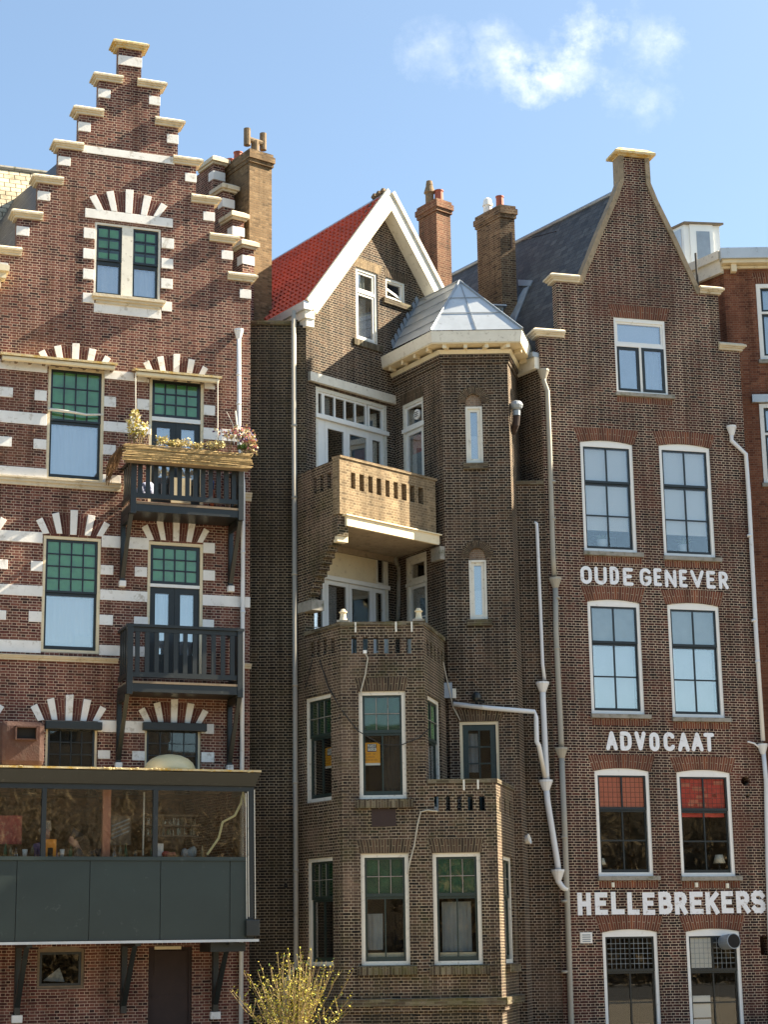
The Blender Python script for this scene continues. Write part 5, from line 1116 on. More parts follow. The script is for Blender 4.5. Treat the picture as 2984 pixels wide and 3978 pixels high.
# windows
def rwin(q,kindw,rise=.07):
    u0,u1,z0,z1=q; room='dark'
    w=window(HR,RR,q,.085,'cream' if kindw in 'CD' else 'white',d0=-.17,d1=-.03,rise=rise,room=room,top=.10)
    a0,a1,b0,b1=u0+.087,u1-.087,z0+.087,z1-.102; H=b1-b0; zs_=b0+H*.645
    if kindw=='A': pn='glass_mid'; bu=[('roller_blind','blind_w',0,1,0,1,.1)]; bl=[('roller_blind','blind_w',0,1,.27,1,.1),]; pn='glass_mid'
    elif kindw=='B': bu=[('flat_backing','blind_grey',0,1,0,1,.1)]; bl=[('flat_backing','blind_b',0,1,0,1,.2),('side_curtain','blind_w',0,.1,0,1,.1)]; pn='glass_hi'  # flat pale sheets stand in for the sky mirrored in these panes
    elif kindw=='C1': bu=[('salmon_blind','pink',0,1,0,1,.06)]; bl=[]; pn='glass'
    elif kindw=='C2': bu=[('red_blind','redbl',0,1,0,1,.08)]+[('salmon_blind','pink',random.uniform(0,.8),0,random.uniform(0,.85),0,.06+.002*i) for i in range(12)]; bu=[x if x[3] else (x[0],x[1],x[2],x[2]+random.choice([.12,.2]),x[4],x[4]+.13,x[6]) for x in bu]; bl=[('red_valance','redbl',0,1,.93,1,.1)]; pn='glass_lo'
    else: bu=[]; bl=[]; pn='glass_lo'
    if kindw=='D2': bu=[('paper_sheet','paper',0,.48,.02,1,.045)]; bl=[('notice_sheet','paper',.02,.42,.25,.62,.05),('notice_sheet','blind_w',.02,.42,.0,.22,.06)]
    if kindw=='D1': bl=[('warm_strip','cream',0,1,0,.12,.3)]  # cream strip paints the warm lit band along the bottom
    sash(w,RR,a0,a1,zs_,b1,2,1,.04,.035,'black',-.05,'glass_mid' if kindw in('A','B') else 'glass_lo',bu,'upper_sash',wb=.06)
    sash(w,RR,a0,a1,b0,zs_-.003,2,2,.045,.035,'black',-.09,pn,bl,'lower_sash',wb=.07)
    if kindw in ('C1','C2','D1','D2'):
        b=MB()
        for i in range(1,10): x=a0+.04+(a1-a0-.08)*i/10; b.box(RR,x-.004,x+.004,zs_+.06,b1-.04,-.072,-.068)
        for i in range(1,6): z=zs_+.06+(b1-zs_-.1)*i/6; b.box(RR,a0+.04,a1-.04,z-.004,z+.004,-.0718,-.0682)
        b.build('lead_came',M['blind_grey' if kindw[0]=='D' else 'rust'],w)
    soldier(HR,RR,u0-.04,u1+.04,z1+.004,z1+.36,.12,'arch_R',rise=rise,zt_rise=.03)
    MB().box(RR,u0-.03,u1+.13,z0-.1,z0-.003,-.05,.09).build('window_sill',M['conc'],HR)
    soldier(HR,RR,u0,u1+.1,z0-.27,z0-.104,0,'arch_R',d=.004,name='sill_course')
    return w
qv=lambda tl,tr,br,bl:RR.quad('v',tl,tr,br,bl)
WIN={}
for nm,q in (('A1',qv((1254,955),(1368,960),(1377,1194),(1262,1191))),('A2',qv((1424,963),(1533,967),(1548,1205),(1435,1201))),
             ('B1',qv((1268,1300),(1385,1302),(1392,1544),(1280,1541))),('B2',qv((1441,1306),(1553,1310),(1568,1551),(1455,1549))),
             ('C1',RR.quad('9',(627,142),(952,150),(985,770),(655,770))),('C2',RR.quad('9',(1117,153),(1437,158),(1470,772),(1147,772))),
             ('D1',RR.quad('9',(672,1102),(1006,1106),(1030,1740),(702,1740))),('D2',RR.quad('9',(1170,1098),(1496,1102),(1526,1740),(1206,1740)))):
    WIN[nm]=(q,rwin(q,nm if nm[0] in 'CD' else nm[0]))
# attic window
q=RR.quad('7',(738,1120),(1046,1142),(1070,1578),(765,1576)); w=window(HR,RR,q,.06,'white',d0=-.17,d1=-.02,room='dark',top=.1)
zs_=(RR.h('7',750,1283)[1]+RR.h('7',1050,1298)[1])/2; MB().box(RR,q[0]+.062,q[1]-.062,zs_-.04,zs_+.04,-.16,-.03).build('transom',M['white'],w)
sash(w,RR,q[0]+.062,q[1]-.062,zs_+.042,q[3]-.102,1,1,.05,.02,'white',-.05,'glass_hi',[('flat_backing','blind_b',0,1,0,1,.12)],'top_light')
mm_=(q[0]+q[1])/2; MB().box(RR,mm_-.03,mm_+.03,q[2]+.062,zs_-.042,-.16,-.03).build('mullion',M['white'],w)
sash(w,RR,q[0]+.064,mm_-.032,q[2]+.064,zs_-.044,1,1,.07,.02,'grey_dark',-.05,'glass_hi',[('flat_backing','blind_grey',0,1,0,1,.1)],'casement')
sash(w,RR,mm_+.032,q[1]-.064,q[2]+.064,zs_-.044,1,1,.07,.02,'grey_dark',-.015,'glass_hi',[('net_curtain','blind_grey',0,1,0,1,.14)],'casement')
soldier(HR,RR,q[0]-.05,q[1]+.05,q[3]+.004,q[3]+.34,.1,'arch_R'); MB().box(RR,q[0]-.04,q[1]+.14,q[2]-.09,q[2]-.003,-.05,.08).build('window_sill',M['conc'],HR); soldier(HR,RR,q[0],q[1]+.1,q[2]-.25,q[2]-.094,0,'arch_R',name='sill_course')
# holes in the wall (vents)
def rhole(c,x,y,rad): 
    a=RR.h(c,x,y); RR.holes.append([(a[0]+rad*math.cos(2*PI*i/14),a[1]+rad*math.sin(2*PI*i/14)) for i in range(14)]); return a
rhole('9',1527,205,.115); rhole('9',1540,295,.05)
a=RR.box('9',1615,1128,1670,1240); RR.holes.append([(a[0],a[2]),(a[1],a[2]),(a[1],a[3]),(a[0],a[3])])
b=wall(MB(),RR,rout,RR.holes,.3); b.build('brick_wall',M['brick_R'],HR)
MB().box(RR,0.1,u_rl-.1,.1,zlo-.3,-2.5,-2.45).build('back_wall',M['dark'],HR)
# copings
cap_=lambda u0,u1,z,l,rr: cap(RR,HR,u0,u1,z,l,rr,m='coping')
cap_(0,u_lu+.14,zlo,.2,0.02); cap_(u_ru-.06,u_rl,zlo,.02,.16); cap_(u_lu,uc-hb[-1][0],zup,.2,0.0); cap_(uc+hb[-1][0],u_ru,zup,.0,.14)
def edge(side):
    b=MB(); pts=[(uc+side*h,z) for h,z in hb]; n=len(pts)
    # coping follows the curve: front band .10 wide, sides .36 deep, proud of the brick
    for i in range(n-1):
        (ua,za),(ub,zb_)=pts[i],pts[i+1]
        def frm(u,z,du,dz): return (u+side*du,z+dz)
        def nv(i):
            a=pts[max(i-1,0)]; c=pts[min(i+1,n-1)]; tx,tz=c[0]-a[0],c[1]-a[1]; l=math.hypot(tx,tz); nx,nz=-tz/l,tx/l
            if nx*side<0: nx,nz=-nx,-nz
            return nx,nz
        n0=nv(i); n1=nv(i+1)
        A=[(ua+n0[0]*.03,za+n0[1]*.03),(ub+n1[0]*.03,zb_+n1[1]*.03),(ub-n1[0]*.10,zb_-n1[1]*.10),(ua-n0[0]*.10,za-n0[1]*.10)]
        b.prism(RR,A,-.36,.045)
    return b.build('gable_coping',M['coping_R'],HR)
edge(-1); edge(1)
# cap stone on top
b=MB(); z=hb[0][1]; h=hb[0][0]
b.box(RR,uc-h-.04,uc+h+.04,z+.002,z+.05,-.4,.07)
Pq=RR.P; b.hull8([Pq(u,z+.05,d) for u,d in ((uc-h-.16,-.5),(uc+h+.16,-.5),(uc+h+.16,.17),(uc-h-.16,.17))],[Pq(u,z+.11,d) for u,d in ((uc-h-.16,-.5),(uc+h+.16,-.5),(uc+h+.16,.17),(uc-h-.16,.17))])
b.hull8([Pq(u,z+.11,d) for u,d in ((uc-h-.16,-.5),(uc+h+.16,-.5),(uc+h+.16,.17),(uc-h-.16,.17))],[Pq(u,z+.26,d) for u,d in ((uc-h+.02,-.3),(uc+h-.02,-.3),(uc+h-.02,-.02),(uc-h+.02,-.02))])
b.build('cap_stone',M['lichen'],HR)
# --- roof and flank
cR=RR.P(uc,0,-.3); RG=Pl(cR.x,cR.y,-55.5); zrg=RG.h('7',705,405)[1]; print('ridge z',zrg, hb[0][1])
fl=Pl(R0.x,R0.y,-55.5); fz=fl.h('4',1530,1175)[1]; print('R flank eave',fz,zlo)
DE=11
wall(MB(),fl,[(-DE,0),(-.02,0),(-.02,fz),(-DE,fz)],[],.3,d=-.002).build('flank_wall',M['brick_M'],HR)
b=MB(); b.box(fl,-DE,-.05,fz+.003,fz+.3,-.2,.14); b.build('eave_board',M['white_worn'],HR)
b=MB(); b.box(fl,-DE,-.04,fz+.3,fz+.42,-.0,.2); b.build('gutter',M['lead'],HR)
rdg=RR.P(uc,zrg,-.3); ev=RR.P(.02,fz+.38,-.3); ev2=RR.P(u_rl-.1,fz+.38,-.3)
mid=RR.P(u_lu+.2,zup-.4,-.3)
b=MB()
for e in (ev,ev2):
    b.add([e,along(e,DE),along(rdg,DE),rdg]+[x-Vector((0,0,.15)) for x in (e,along(e,DE),along(rdg,DE),rdg)],[(0,1,2,3),(7,6,5,4),(0,3,7,4),(0,4,5,1),(1,5,6,2),(2,6,7,3)])
ro=b.build('slate_roof',M['slate'],HR)
b=MB(); b.tube([rdg+Vector((0,0,.02)),along(rdg,DE)+Vector((0,0,.02))],.06,8); b.build('ridge_lead',M['lead'],ro)
# flue on the slope and stay wire
# --- drain pipes
fp=lambda c,x,y,d=.1:RR.P(*RR.h(c,x,y,d),d)
hp=fp('7',330,1455); jo=[fp('8',380,y) for y in (110,330,)]+[fp('8',405,y) for y in (800,1100)]+[fp('9',450,y) for y in (540,920,1340)]
tube_pipe(HR,[hp-Vector((0,0,.05)),fp('7',326,1500),fp('7',348,1560),fp('7',362,1900),fp('8',382,550),fp('8',390,670)],.062,'pipe_grey',joints=jo[:2],hopper=fp('7',325,1462),label='beige downpipe at the left edge of the lettered facade, upper length')
tube_pipe(HR,[fp('8',396,705),fp('8',400,1000),fp('8',430,1640),fp('8',432,1690)],.065,'pipe_grey',joints=jo[2:4],hopper=fp('8',396,712),label='beige downpipe at the left edge of the lettered facade, middle length')
bt=fp('9',490,1650); tube_pipe(HR,[fp('8',432,1715),fp('9',452,500),fp('9',468,950),bt,Vector((bt.x+.1,bt.y,.1))],.066,'pipe_grey',joints=jo[4:],hopper=fp('8',432,1722),label='beige downpipe at the left edge of the lettered facade, lower length')
hp=fp('7',1445,1790); 
tube_pipe(HR,[hp,fp('7',1445,1855),fp('7',1530,1935),fp('8',1548,200),fp('8',1590,1000),fp('8',1632,1650)],.055,'pipe',joints=[fp('8',1552,430),fp('8',1578,935),fp('8',1600,1180)],hopper=fp('7',1445,1797),label='white downpipe with a swan neck at the right edge of the lettered facade')
tube_pipe(HR,[fp('8',1632,1690),fp('9',1650,200),fp('9',1660,700),fp('9',1690,1640)],.055,'pipe',hopper=fp('8',1630,1700),label='white downpipe at the right edge below its second hopper')
b=MB(); b.tube([fp('8',1540,1655),fp('8',1580,1665),fp('8',1622,1700)],.022,8); b.build('branch_pipe',M['pipe'],HR)
# white pipes on the link wall
rp=lambda c,x,y,d=.1:RW.P(*RW.h(c,x,y,d),d)
tube_pipe(HM,[rp('8',270,352),rp('8',284,358),rp('8',288,420),rp('8',306,850),rp('8',320,1190),rp('8',332,1290)],.042,'pipe',label='thin white vent pipe ending above the link wall')
hp=rp('8',320,1325); tube_pipe(HM,[hp,rp('8',322,1400),rp('8',342,1837),rp('9',345,200)],.07,'pipe',hopper=rp('8',320,1332),label='white downpipe below the vent pipe on the link wall')
hp=rp('9',340,225); tube_pipe(HM,[hp,rp('9',350,330),rp('9',410,700),rp('9',414,745)],.072,'pipe',hopper=rp('9',340,232),label='slanting white downpipe on the link wall')
hp=rp('9',412,760); tube_pipe(HM,[hp,rp('9',412,800),rp('9',440,838),rp('9',470,852)],.07,'pipe',hopper=rp('9',412,765),label='short white elbow joining the beige downpipe')
tp=lambda c,x,y,d=.1:TF.P(*TF.h(c,x,y,d),d)
tube_pipe(HM,[tp('5',1035,1193),tp('5',1200,1212),tp('5',1440,1232),tp('5',1447,1260),tp('5',1450,1380),tp('6',1468,240),rp('6',1500,408)],.055,'pipe',joints=[tp('5',1180,1209)],label='white waste pipe running across above the green door')
# lamp, camera, cables
a=tp('5',1150,1160); b=MB(); b.ball(a+Vector((0,-.06,0)),.11,.11,.13,10,7); b.tube([a+Vector((.03,-.1,-.08)),a+Vector((.2,-.25,-.16))],.035,8); b.build('flood_lamp',M['black'],HM)
b=MB(); b.box(TF,*TF.box('5',1032,1118,1050,1165),.0,.06); b.build('junction_box',M['white_worn'],HM)
b=MB(); b.box(TF,*TF.box('5',990,1090,1030,1165),.0,.1); b.build('meter_box',M['lead'],HM)
bf=lambda c,x,y,d=.03:BF.P(*BF.h(c,x,y,d),d)
b=MB(); b.tube([bf('g',690,1385),bf('g',712,1420),bf('g',695,1530),bf('g',668,1630),bf('j',365,130)],.018,6); b.build('cable',M['cable'],HM); MB().box(BF,*BF.box('g',682,1372,705,1392),.0,.05).build('junction_box',M['white'],HM)
b=MB(); b.tube([bf('6',985,555),bf('6',935,550),bf('6',903,558),bf('6',888,620),bf('6',872,720),bf('6',850,800),bf('6',840,855)],.02,6); b.build('cable',M['cable'],HM)
b=MB(); b.tube([PW.P(*PW.h('5',372,975,.03),.03),PW.P(*PW.h('5',415,1110,.03),.03),bf('5',490,1235),bf('5',560,1325),bf('5',680,1395),bf('5',780,1395),bf('5',870,1360),bf('5',915,1315)],.012,5); b.build('cable',M['cableblk'],HM)
b=MB(); b.tube([PW.P(*PW.h('5',335,975,.03),.03),PW.P(*PW.h('5',300,1120,.03),.03)],.01,5); b.build('cable',M['cableblk'],HM)
b=MB(); b.tube([tp('5',985,985,.12),tp('5',1010,1100,.1),tp('5',1035,1210,.08),tp('5',1070,1275,.06)],.016,6); b.build('cable',M['cable'],HM)
a=BCL.P(b3l-.05,BCL.h('6',1375,700)[1],.08); b=MB(); b.lathe(a,[(.04,-.12),(.05,0),(.05,.06),(.1,.2),(.12,.2),(.06,.02)],14,axis=Vector((.9,-.35,.25))); b.build('security_lamp',M['white'],HM)
# flue vent on the turret side
a=TR.P(.25,TF.h('4',1465,1390)[1],.15); b=MB(); b.tube([a+Vector((-.1,.25,-.35)),a+Vector((-.02,.05,-.2)),a],.09,12); o=o=b.build('flue_pipe',M['rustdark'],HM); b=MB(); b.lathe(a,[(.09,0),(.1,.12)],14); b.lathe(a+Vector((0,0,.12)),[(.06,0),(.14,.06),(.17,.14),(.13,.22),(.04,.26)],14); b.build('turbine_cowl',M['lead'],o)
# wall vent grille and flue in the lower windows
q=RR.box('9',541,1105,613,1170); VG=MB(); VG.box(RR,*q,0.0,.04); vg=VG.build('vent_grille',M['white'],HR,bevel=.01); b=MB()
for i in range(4): z=q[2]+(q[3]-q[2])*(i+.8)/5; b.box(RR,q[0]+.05,q[1]-.05,z-.012,z+.012,.041,.05)
b.build('louvre',M['lead'],vg)
a=RR.P(*RR.h('9',1400,1165,-.05),-.05); b=MB(); b.tube([a,a+Vector((.16,-.42,.03))],.17,20,r2=.18); o=b.build('flue_duct',M['lead'],HR,smooth=False); b=MB(); b.lathe(a+Vector((.161,-.422,.03)),[(.16,0),(.16,.006)],20,axis=Vector((.16,-.42,.03))); b.build('duct_mouth',M['dark'],o)
for x,y in ((735,825),(1232,825),(1416,830)): MB().box(RR,*RR.box('9',x-8,y-16,x+8,y+12),0,.06).build('spot_bracket',M['lamp'],HR)
# ---------------- painted lettering
def arc(cx,cz,rx,rz,a0,a1,n=9): return [(cx+rx*math.cos(R(a0+(a1-a0)*i/n)),cz+rz*math.sin(R(a0+(a1-a0)*i/n))) for i in range(n+1)]
GL={'O':[arc(.5,.72,.5,.28,0,180)+arc(.5,.28,.5,.28,180,360)+[(1,.72)]],'U':[[(0,1)]+arc(.5,.3,.5,.3,180,360)+[(1,1)]],'D':[[(0,0),(0,1),(.45,1)]+arc(.45,.68,.5,.32,90,0,5)+arc(.45,.32,.5,.32,0,-90,5)+[(0,0)]],
 'E':[[(1,0),(0,0),(0,1),(1,1)],[(0,.52),(.8,.52)]],'G':[arc(.5,.72,.5,.28,25,180)+arc(.5,.28,.5,.28,180,360)+[(1,.45),(.6,.45)]],'N':[[(0,0),(0,1),(1,0),(1,1)]],'V':[[(0,1),(.5,0),(1,1)]],
 'R':[[(0,0),(0,1),(.5,1)]+arc(.5,.74,.45,.26,90,-90,7)+[(0,.48)],[(.45,.48),(1,0)]],'A':[[(0,0),(.5,1),(1,0)],[(.2,.33),(.8,.33)]],'C':[arc(.5,.72,.5,.28,25,180)+arc(.5,.28,.5,.28,180,335)],'T':[[(0,1),(1,1)],[(.5,1),(.5,0)]],
 'H':[[(0,0),(0,1)],[(1,0),(1,1)],[(0,.5),(1,.5)]],'L':[[(0,1),(0,0),(1,0)]],'B':[[(0,0),(0,1),(.5,1)]+arc(.5,.76,.4,.24,90,-90,6)+[(0,.52)],[(.5,.52)]+arc(.5,.26,.5,.26,90,-90,6)+[(0,0)]],'K':[[(0,0),(0,1)],[(1,1),(0,.42)],[(.35,.62),(1,0)]],
 'S':[[(1,.86),(.78,1),(.24,1),(0,.87),(0,.66),(.2,.54),(.8,.47),(1,.35),(1,.12),(.76,0),(.22,0),(0,.13)]]}
def letter(b,ch,u0,u1,z0,z1,sw,d0):
    k_=0; hw_=sw/2; u0+=hw_;u1-=hw_;z0+=hw_;z1-=hw_
    for st in GL[ch]:
        pts=[(u0+(u1-u0)*x,z0+(z1-z0)*y) for x,y in st]
        for (xa,za),(xb,zb_) in zip(pts,pts[1:]):
            l=math.hypot(xb-xa,zb_-za)
            if l<1e-4: continue
            tx,tz=(xb-xa)/l,(zb_-za)/l; nx,nz=-tz,tx; d=d0+.0004*k_; k_+=1; ang=math.atan2(tz,tx)
            poly=[(xb+hw_*math.cos(ang-PI/2+PI*i/5),zb_+hw_*math.sin(ang-PI/2+PI*i/5)) for i in range(6)]+[(xa+hw_*math.cos(ang+PI/2+PI*i/5),za+hw_*math.sin(ang+PI/2+PI*i/5)) for i in range(6)]
            b.prism(RR,poly,.0,d)
GL['I']=[[(.5,0),(.5,1)]]; GL['M']=[[(0,0),(0,1),(.5,.4),(1,1),(1,0)]]; GL['W']=[[(0,1),(.25,0),(.5,.7),(.75,0),(1,1)]]
def letterd(b,pl,ch,u0,u1,z0,z1,sw,d):
    hw_=sw/2; kk_=0
    for st in GL[ch]:
        pts=[(u0+hw_+(u1-u0-sw)*x,z0+hw_+(z1-z0-sw)*y) for x,y in st]
        for (xa,za),(xb,zb_) in zip(pts,pts[1:]):
            l=math.hypot(xb-xa,zb_-za)
            if l<1e-5: continue
            tx,tz=(xb-xa)/l*hw_,(zb_-za)/l*hw_; kk_+=1
            b.prism(pl,[(xa-tx-tz,za-tz+tx),(xa-tx+tz,za-tz-tx),(xb+tx+tz,zb_+tz-tx),(xb+tx-tz,zb_+tz+tx)],d,d+.001+.0002*kk_)
def word(text,c,tl,tr,br,bl,sw,spans,label,sq=False):
    u0,u1,z0,z1=RR.quad(c,tl,tr,br,bl); T=thing('painted_sign',label,'sign',RR.P((u0+u1)/2,z0,0))
    for ch,(a,e) in zip(text,spans):
        b=MB(); ll=random.uniform(-.012,.012); (letterd(b,RR,ch,u0+(u1-u0)*a,u0+(u1-u0)*e,z0+ll,z1+ll,sw,.004) if sq else letter(b,ch,u0+(u1-u0)*a,u0+(u1-u0)*e,z0+ll,z1+ll,sw,.006)); b.build('letter',M['paint_letter'],T)['label']='white painted letter '+ch
def spans(xs,x0,x1): return [((a-x0)/(x1-x0),(e-x0)/(x1-x0)) for a,e in xs]
word('OUDEGENEVER','8',(545,607),(1425,645),(1425,750),(545,713),.088,spans([(545,611),(627,699),(716,772),(794,855),(893,962),(976,1024),(1042,1112),(1128,1178),(1196,1278),(1292,1347),(1367,1425)],545,1425),'OUDE GENEVER painted in white capitals between the upper windows')
word('ADVOCAAT','8',(696,1592),(1342,1604),(1342,1716),(696,1706),.10,spans([(696,765),(780,850),(866,932),(952,1012),(1037,1105),(1122,1192),(1203,1275),(1278,1342)],696,1342),'ADVOCAAT painted in white capitals above the red blinds')
word('HELLEBREKERS','9',(527,862),(1643,866),(1643,996),(527,998),.118,spans([(527,605),(628,702),(723,800),(818,888),(908,980),(1003,1082),(1098,1172),(1188,1268),(1283,1362),(1378,1450),(1468,1550),(1563,1643)],527,1643),'HELLEBREKERS painted in fat white capitals above the lowest windows',True)
# ---------------- window plants and lamps
def agave(p,label,s=1.0,rot=0):
    T=thing('potted_plant',label,'plant',p,'pot plants on the window sills'); p=Vector(p)
    MB().lathe(p,[(.07*s,0),(.1*s,.02),(.115*s,.2*s),(.1*s,.2*s),(.09*s,.16*s)],16).build('pot',M['paper'],T,smooth=True)
    b=MB()
    for i in range(16):
        a=2.4*i+rot; ln=random.uniform(.22,.42)*s; up=random.uniform(.15,.5); q=p+Vector((0,0,.18*s)); dr=Vector((math.cos(a),math.sin(a)*.35,0)); sd=Vector((-math.sin(a),math.cos(a)*.35,0))*.018
        m_=q+dr*ln*.5+Vector((0,0,up*ln*1.0)); e=q+dr*ln+Vector((0,0,up*ln*.9))
        b.add([q-sd,q+sd,m_+sd*1.3,m_-sd*1.3,e],[(0,1,2,3),(3,2,4)])
    b.build('leaves',M['leaf_ag'],T,recalc=False)
for nm,lab,f in (('A1','spiky green plant in a white pot behind the OUDE GENEVER facade\'s upper left window',.42),('A2','spiky green plant in a white pot in the upper right window above the lettering',.48)):
    q=WIN[nm][0]; agave(RR.P(q[0]+(q[1]-q[0])*f,q[2]+.13,-.28),lab,1.15,0 if nm=='A1' else 1)
def tlamp(p,label,s=1):
    p=Vector(p); T=thing('table_lamp',label,'lamp',p); MB().lathe(p,[(.06*s,0),(.06*s,.02),(.02*s,.05),(.03*s,.12),(.012*s,.2),(.012*s,.24)],12).build('lamp_base',M['black'],T); MB().lathe(p+Vector((0,0,.18*s)),[(.15*s,0),(.09*s,.2*s),(.085*s,.2*s),(.14*s,.0)],18).build('lamp_shade',M['lamp'],T,smooth=True)
q=WIN['C1'][0]; tlamp(RR.P(q[0]+.2,q[2]+.14,-.3),'small lamp with a white shade in the left red-blind window',.75)
q=WIN['C2'][0]; tlamp(RR.P(q[1]-.27,q[2]+.14,-.3),'small lamp with a flared shade in the right red-blind window',1.0)
def poster(pl,rect,d,label):
    u0,u1,z0,z1=rect; T=thing('poster',label,'poster',pl.P((u0+u1)/2,z0,d)); W=u1-u0;H=z1-z0
    MB().box(pl,u0,u1,z0,z1,d-.006,d).build('sheet',M['yellow'],T); MB().box(pl,u0,u1,z0,z0+H*.1,d+.001,d+.003).build('footer',M['paper'],T)
    MB().box(pl,u0+W*.22,u0+W*.78,z0+H*.6,z0+H*.95,d+.001,d+.003).build('badge',M['navy'],T)
    global RR
    sv=RR; RR=pl; b=MB()
    for row,(t,x0,x1,za,zb2) in enumerate((('VAST',.24,.76,.79,.93),('GOED',.26,.78,.64,.77))):
        for i,ch in enumerate(t): w=(x1-x0)/4; letter(b,ch,u0+W*(x0+w*i+.012),u0+W*(x0+w*(i+1)-.012),z0+H*za,z0+H*zb2,W*.035,0) if False else letterd(b,pl,ch,u0+W*(x0+w*i+.012),u0+W*(x0+w*(i+1)-.012),z0+H*za,z0+H*zb2,W*.04,d+.004)
    b.build('badge_text',M['paper'],T); b=MB()
    for row,(t,za) in enumerate((('HIER IS',.46),('CAMERA',.33),('BEWAKING',.2))):
        x=.1
        for ch in t:
            if ch!=' ': letterd(b,pl,ch,u0+W*x,u0+W*(x+.075),z0+H*za,z0+H*(za+.075),W*.02,d+.002)
            x+=.1 if ch!='I' else .06
    b.build('lines_of_text',M['ink'],T); RR=sv
poster(BF,BF.box('j',386,558,538,766,-.17),-.17,'yellow VAST GOED camera warning poster in the front bay window')
poster(PW,PW.box('j',32,600,112,790,-.17),-.17,'yellow VAST GOED camera warning poster in the side bay window, partly hidden')
# finials on the bay parapet
for x,lb in ((552,'left'),(1042,'right')):
    u=BF.h('g',x,1225)[0]; p=BF.P(u,ztop+.094,-.12); T=thing('finial','cream stone finial on the %s end of the bay parapet'%lb,'finial',p,'finials on the bay parapet')
    MB().box(BF,u-.14,u+.14,ztop+.095,ztop+.14,-.26,.03).build('plinth',M['conc'],T)
    b=MB(); b.lathe(p+Vector((0,0,.046)),[(r*.72,z*.62) for r,z in [(.13,0),(.13,.02),(.12,.05),(.1,.12),(.09,.2),(.085,.27),(.13,.3),(.13,.33),(.08,.36),(.08,.4),(.05,.43),(.0,.44)]],18); b.build('urn',M['cream'],T,smooth=False)
# ================================================================ CHIMNEYS
def chimney(house,c,corner,yt,yb,Y,thf,xr,xl,mat,pots,label,capn=2,deep=None):
    ym=(yt+yb)/2; p=at_y(k(c,corner,ym),Y); FP=Pl(p.x,p.y,thf); SP=Pl(p.x,p.y,-55.5); w=FP.h(c,xr,ym)[0]; s_=-SP.h(c,xl,ym)[0] if deep is None else deep
    zt=FP.h(c,corner,yt)[1]; zb_=FP.h(c,corner,yb)[1]; o=Vector((p.x,p.y,0)); f=FP.t*w; q=PD*s_
    def ring_(e): 
        cn=[o,o+f,o+f+q,o+q]; ce=(cn[0]+cn[2])/2
        return [(v.x+(v-ce).normalized().x*e,v.y+(v-ce).normalized().y*e) for v in cn]
    b=MB(); b.column(ring_(0),zb_-2.5,zt-.36); b.column(ring_(.06),zt-.358,zt-.26); b.column(ring_(.11),zt-.258,zt-.1); b.column(ring_(.05),zt-.098,zt)
    C=b.build('chimney',M[mat],house); C['label']=label
    for kind_,fx,fy,h,r in pots:
        a=o+f*fx+q*fy+Vector((0,0,zt-.02))
        if kind_=='pot': b=MB(); b.lathe(a,[(r,0),(r*.92,h*.9),(r*1.05,h*.92),(r*1.05,h),(r*.75,h),(r*.75,h*.7)],14); b.build('chimney_pot',M['pot'],C,smooth=False)
        elif kind_=='cowl': b=MB(); b.lathe(a,[(r,0),(r,h*.45),(r*1.35,h*.5),(r*.8,h*.8),(r*.85,h*.82),(r*.7,h*.97),(r*.3,h)],14); b.build('chimney_cowl',M['cowl'],C)
        elif kind_=='white': b=MB(); b.lathe(a,[(r,0),(r*.9,h*.5),(r*1.1,h*.52),(r*.8,h*.9),(r*.3,h)],14); b.build('chimney_pot',M['paper'],C)
        elif kind_=='H':
            b=MB(); b.lathe(a,[(r,0),(r*.95,h*.45)],12); up=Vector((0,0,1)); m_=a+up*h*.42; e=FP.t*.25
            b.tube([m_,m_+up*h*.14],r*.85,10); b.tube([m_+up*h*.14-e,m_+up*h*.12,m_+up*h*.14+e],r*.7,10)
            for sg in (-1,1): b.tube([m_+up*h*-.1+e*sg,m_+up*h*.5+e*sg],r*.8,10)
            b.build('h_cowl',M['cowl'],C)
    return C,FP,o,f,q,zt
chimney(HL,'1',1460,872,1760,44.3,38,1592,1300,'brick_yellow',[('H',.5,.2,.78,.115),('pot',.25,.62,.3,.12),('pot',.3,.95,.28,.12)],'tall yellow brick chimney with an H-shaped clay cowl')
chimney(HM,'4',1035,237,720,48.0,41,1110,938,'brick_chim',[('cowl',.25,.55,.75,.12),('pot',.6,.3,.42,.13)],'red brick chimney with a dark metal cowl')
C3,FP3,o3,f3,q3,zt3=chimney(HR,'4',1378,272,830,46.6,19,1458,1252,'brick_chim2',[('white',.35,.72,.5,.13),('pot',.6,.35,.42,.11)],'weathered brown chimney with a white flue beside the slate roof')
# anchor iron and stay
zz=zt3-.95; MB().box(FP3,.3,.34,zz-.25,zz+.2,.0,.03).build('wall_anchor',M['rustdark'],C3)
b=MB(); b.tube([FP3.P(.62,zz,.0),RG.P(*RG.h('7',440,600))],.012,5); b.build('stay_rod',M['rustdark'],C3)
# lead valley beside the chimney and a small louvred vent
def px_tri(c,pts,Y): return [at_y(k(c,*p),Y) for p in pts]
base=at_y(k('4',1340,850),45.6); VP=Pl(base.x,base.y,10)
b=MB(); u0,u1,z0,z1=VP.box('4',1292,818,1392,960); b.box(VP,u0,u1,z0-.4,z1,-.9,0); dv=b.build('roof_dormer',M['lead'],HR); b=MB(); b.hull8([VP.P(u,z1+.002,d) for u,d in ((u0-.1,-.95),(u1+.08,-.95),(u1+.08,.12),(u0-.1,.12))],[VP.P(u,z1+.07,d) for u,d in ((u0-.1,-.95),(u1+.08,-.95),(u1+.08,.02),(u0-.1,.02))]); b.build('dormer_roof',M['zinc'],dv)
b=MB()
for i in range(5): z=z0+(z1-z0)*(i+.5)/5; b.box(VP,u0+.05,u1-.05,z-.03,z+.015,.0,.03)
b.build('louvre',M['cableblk'],dv)
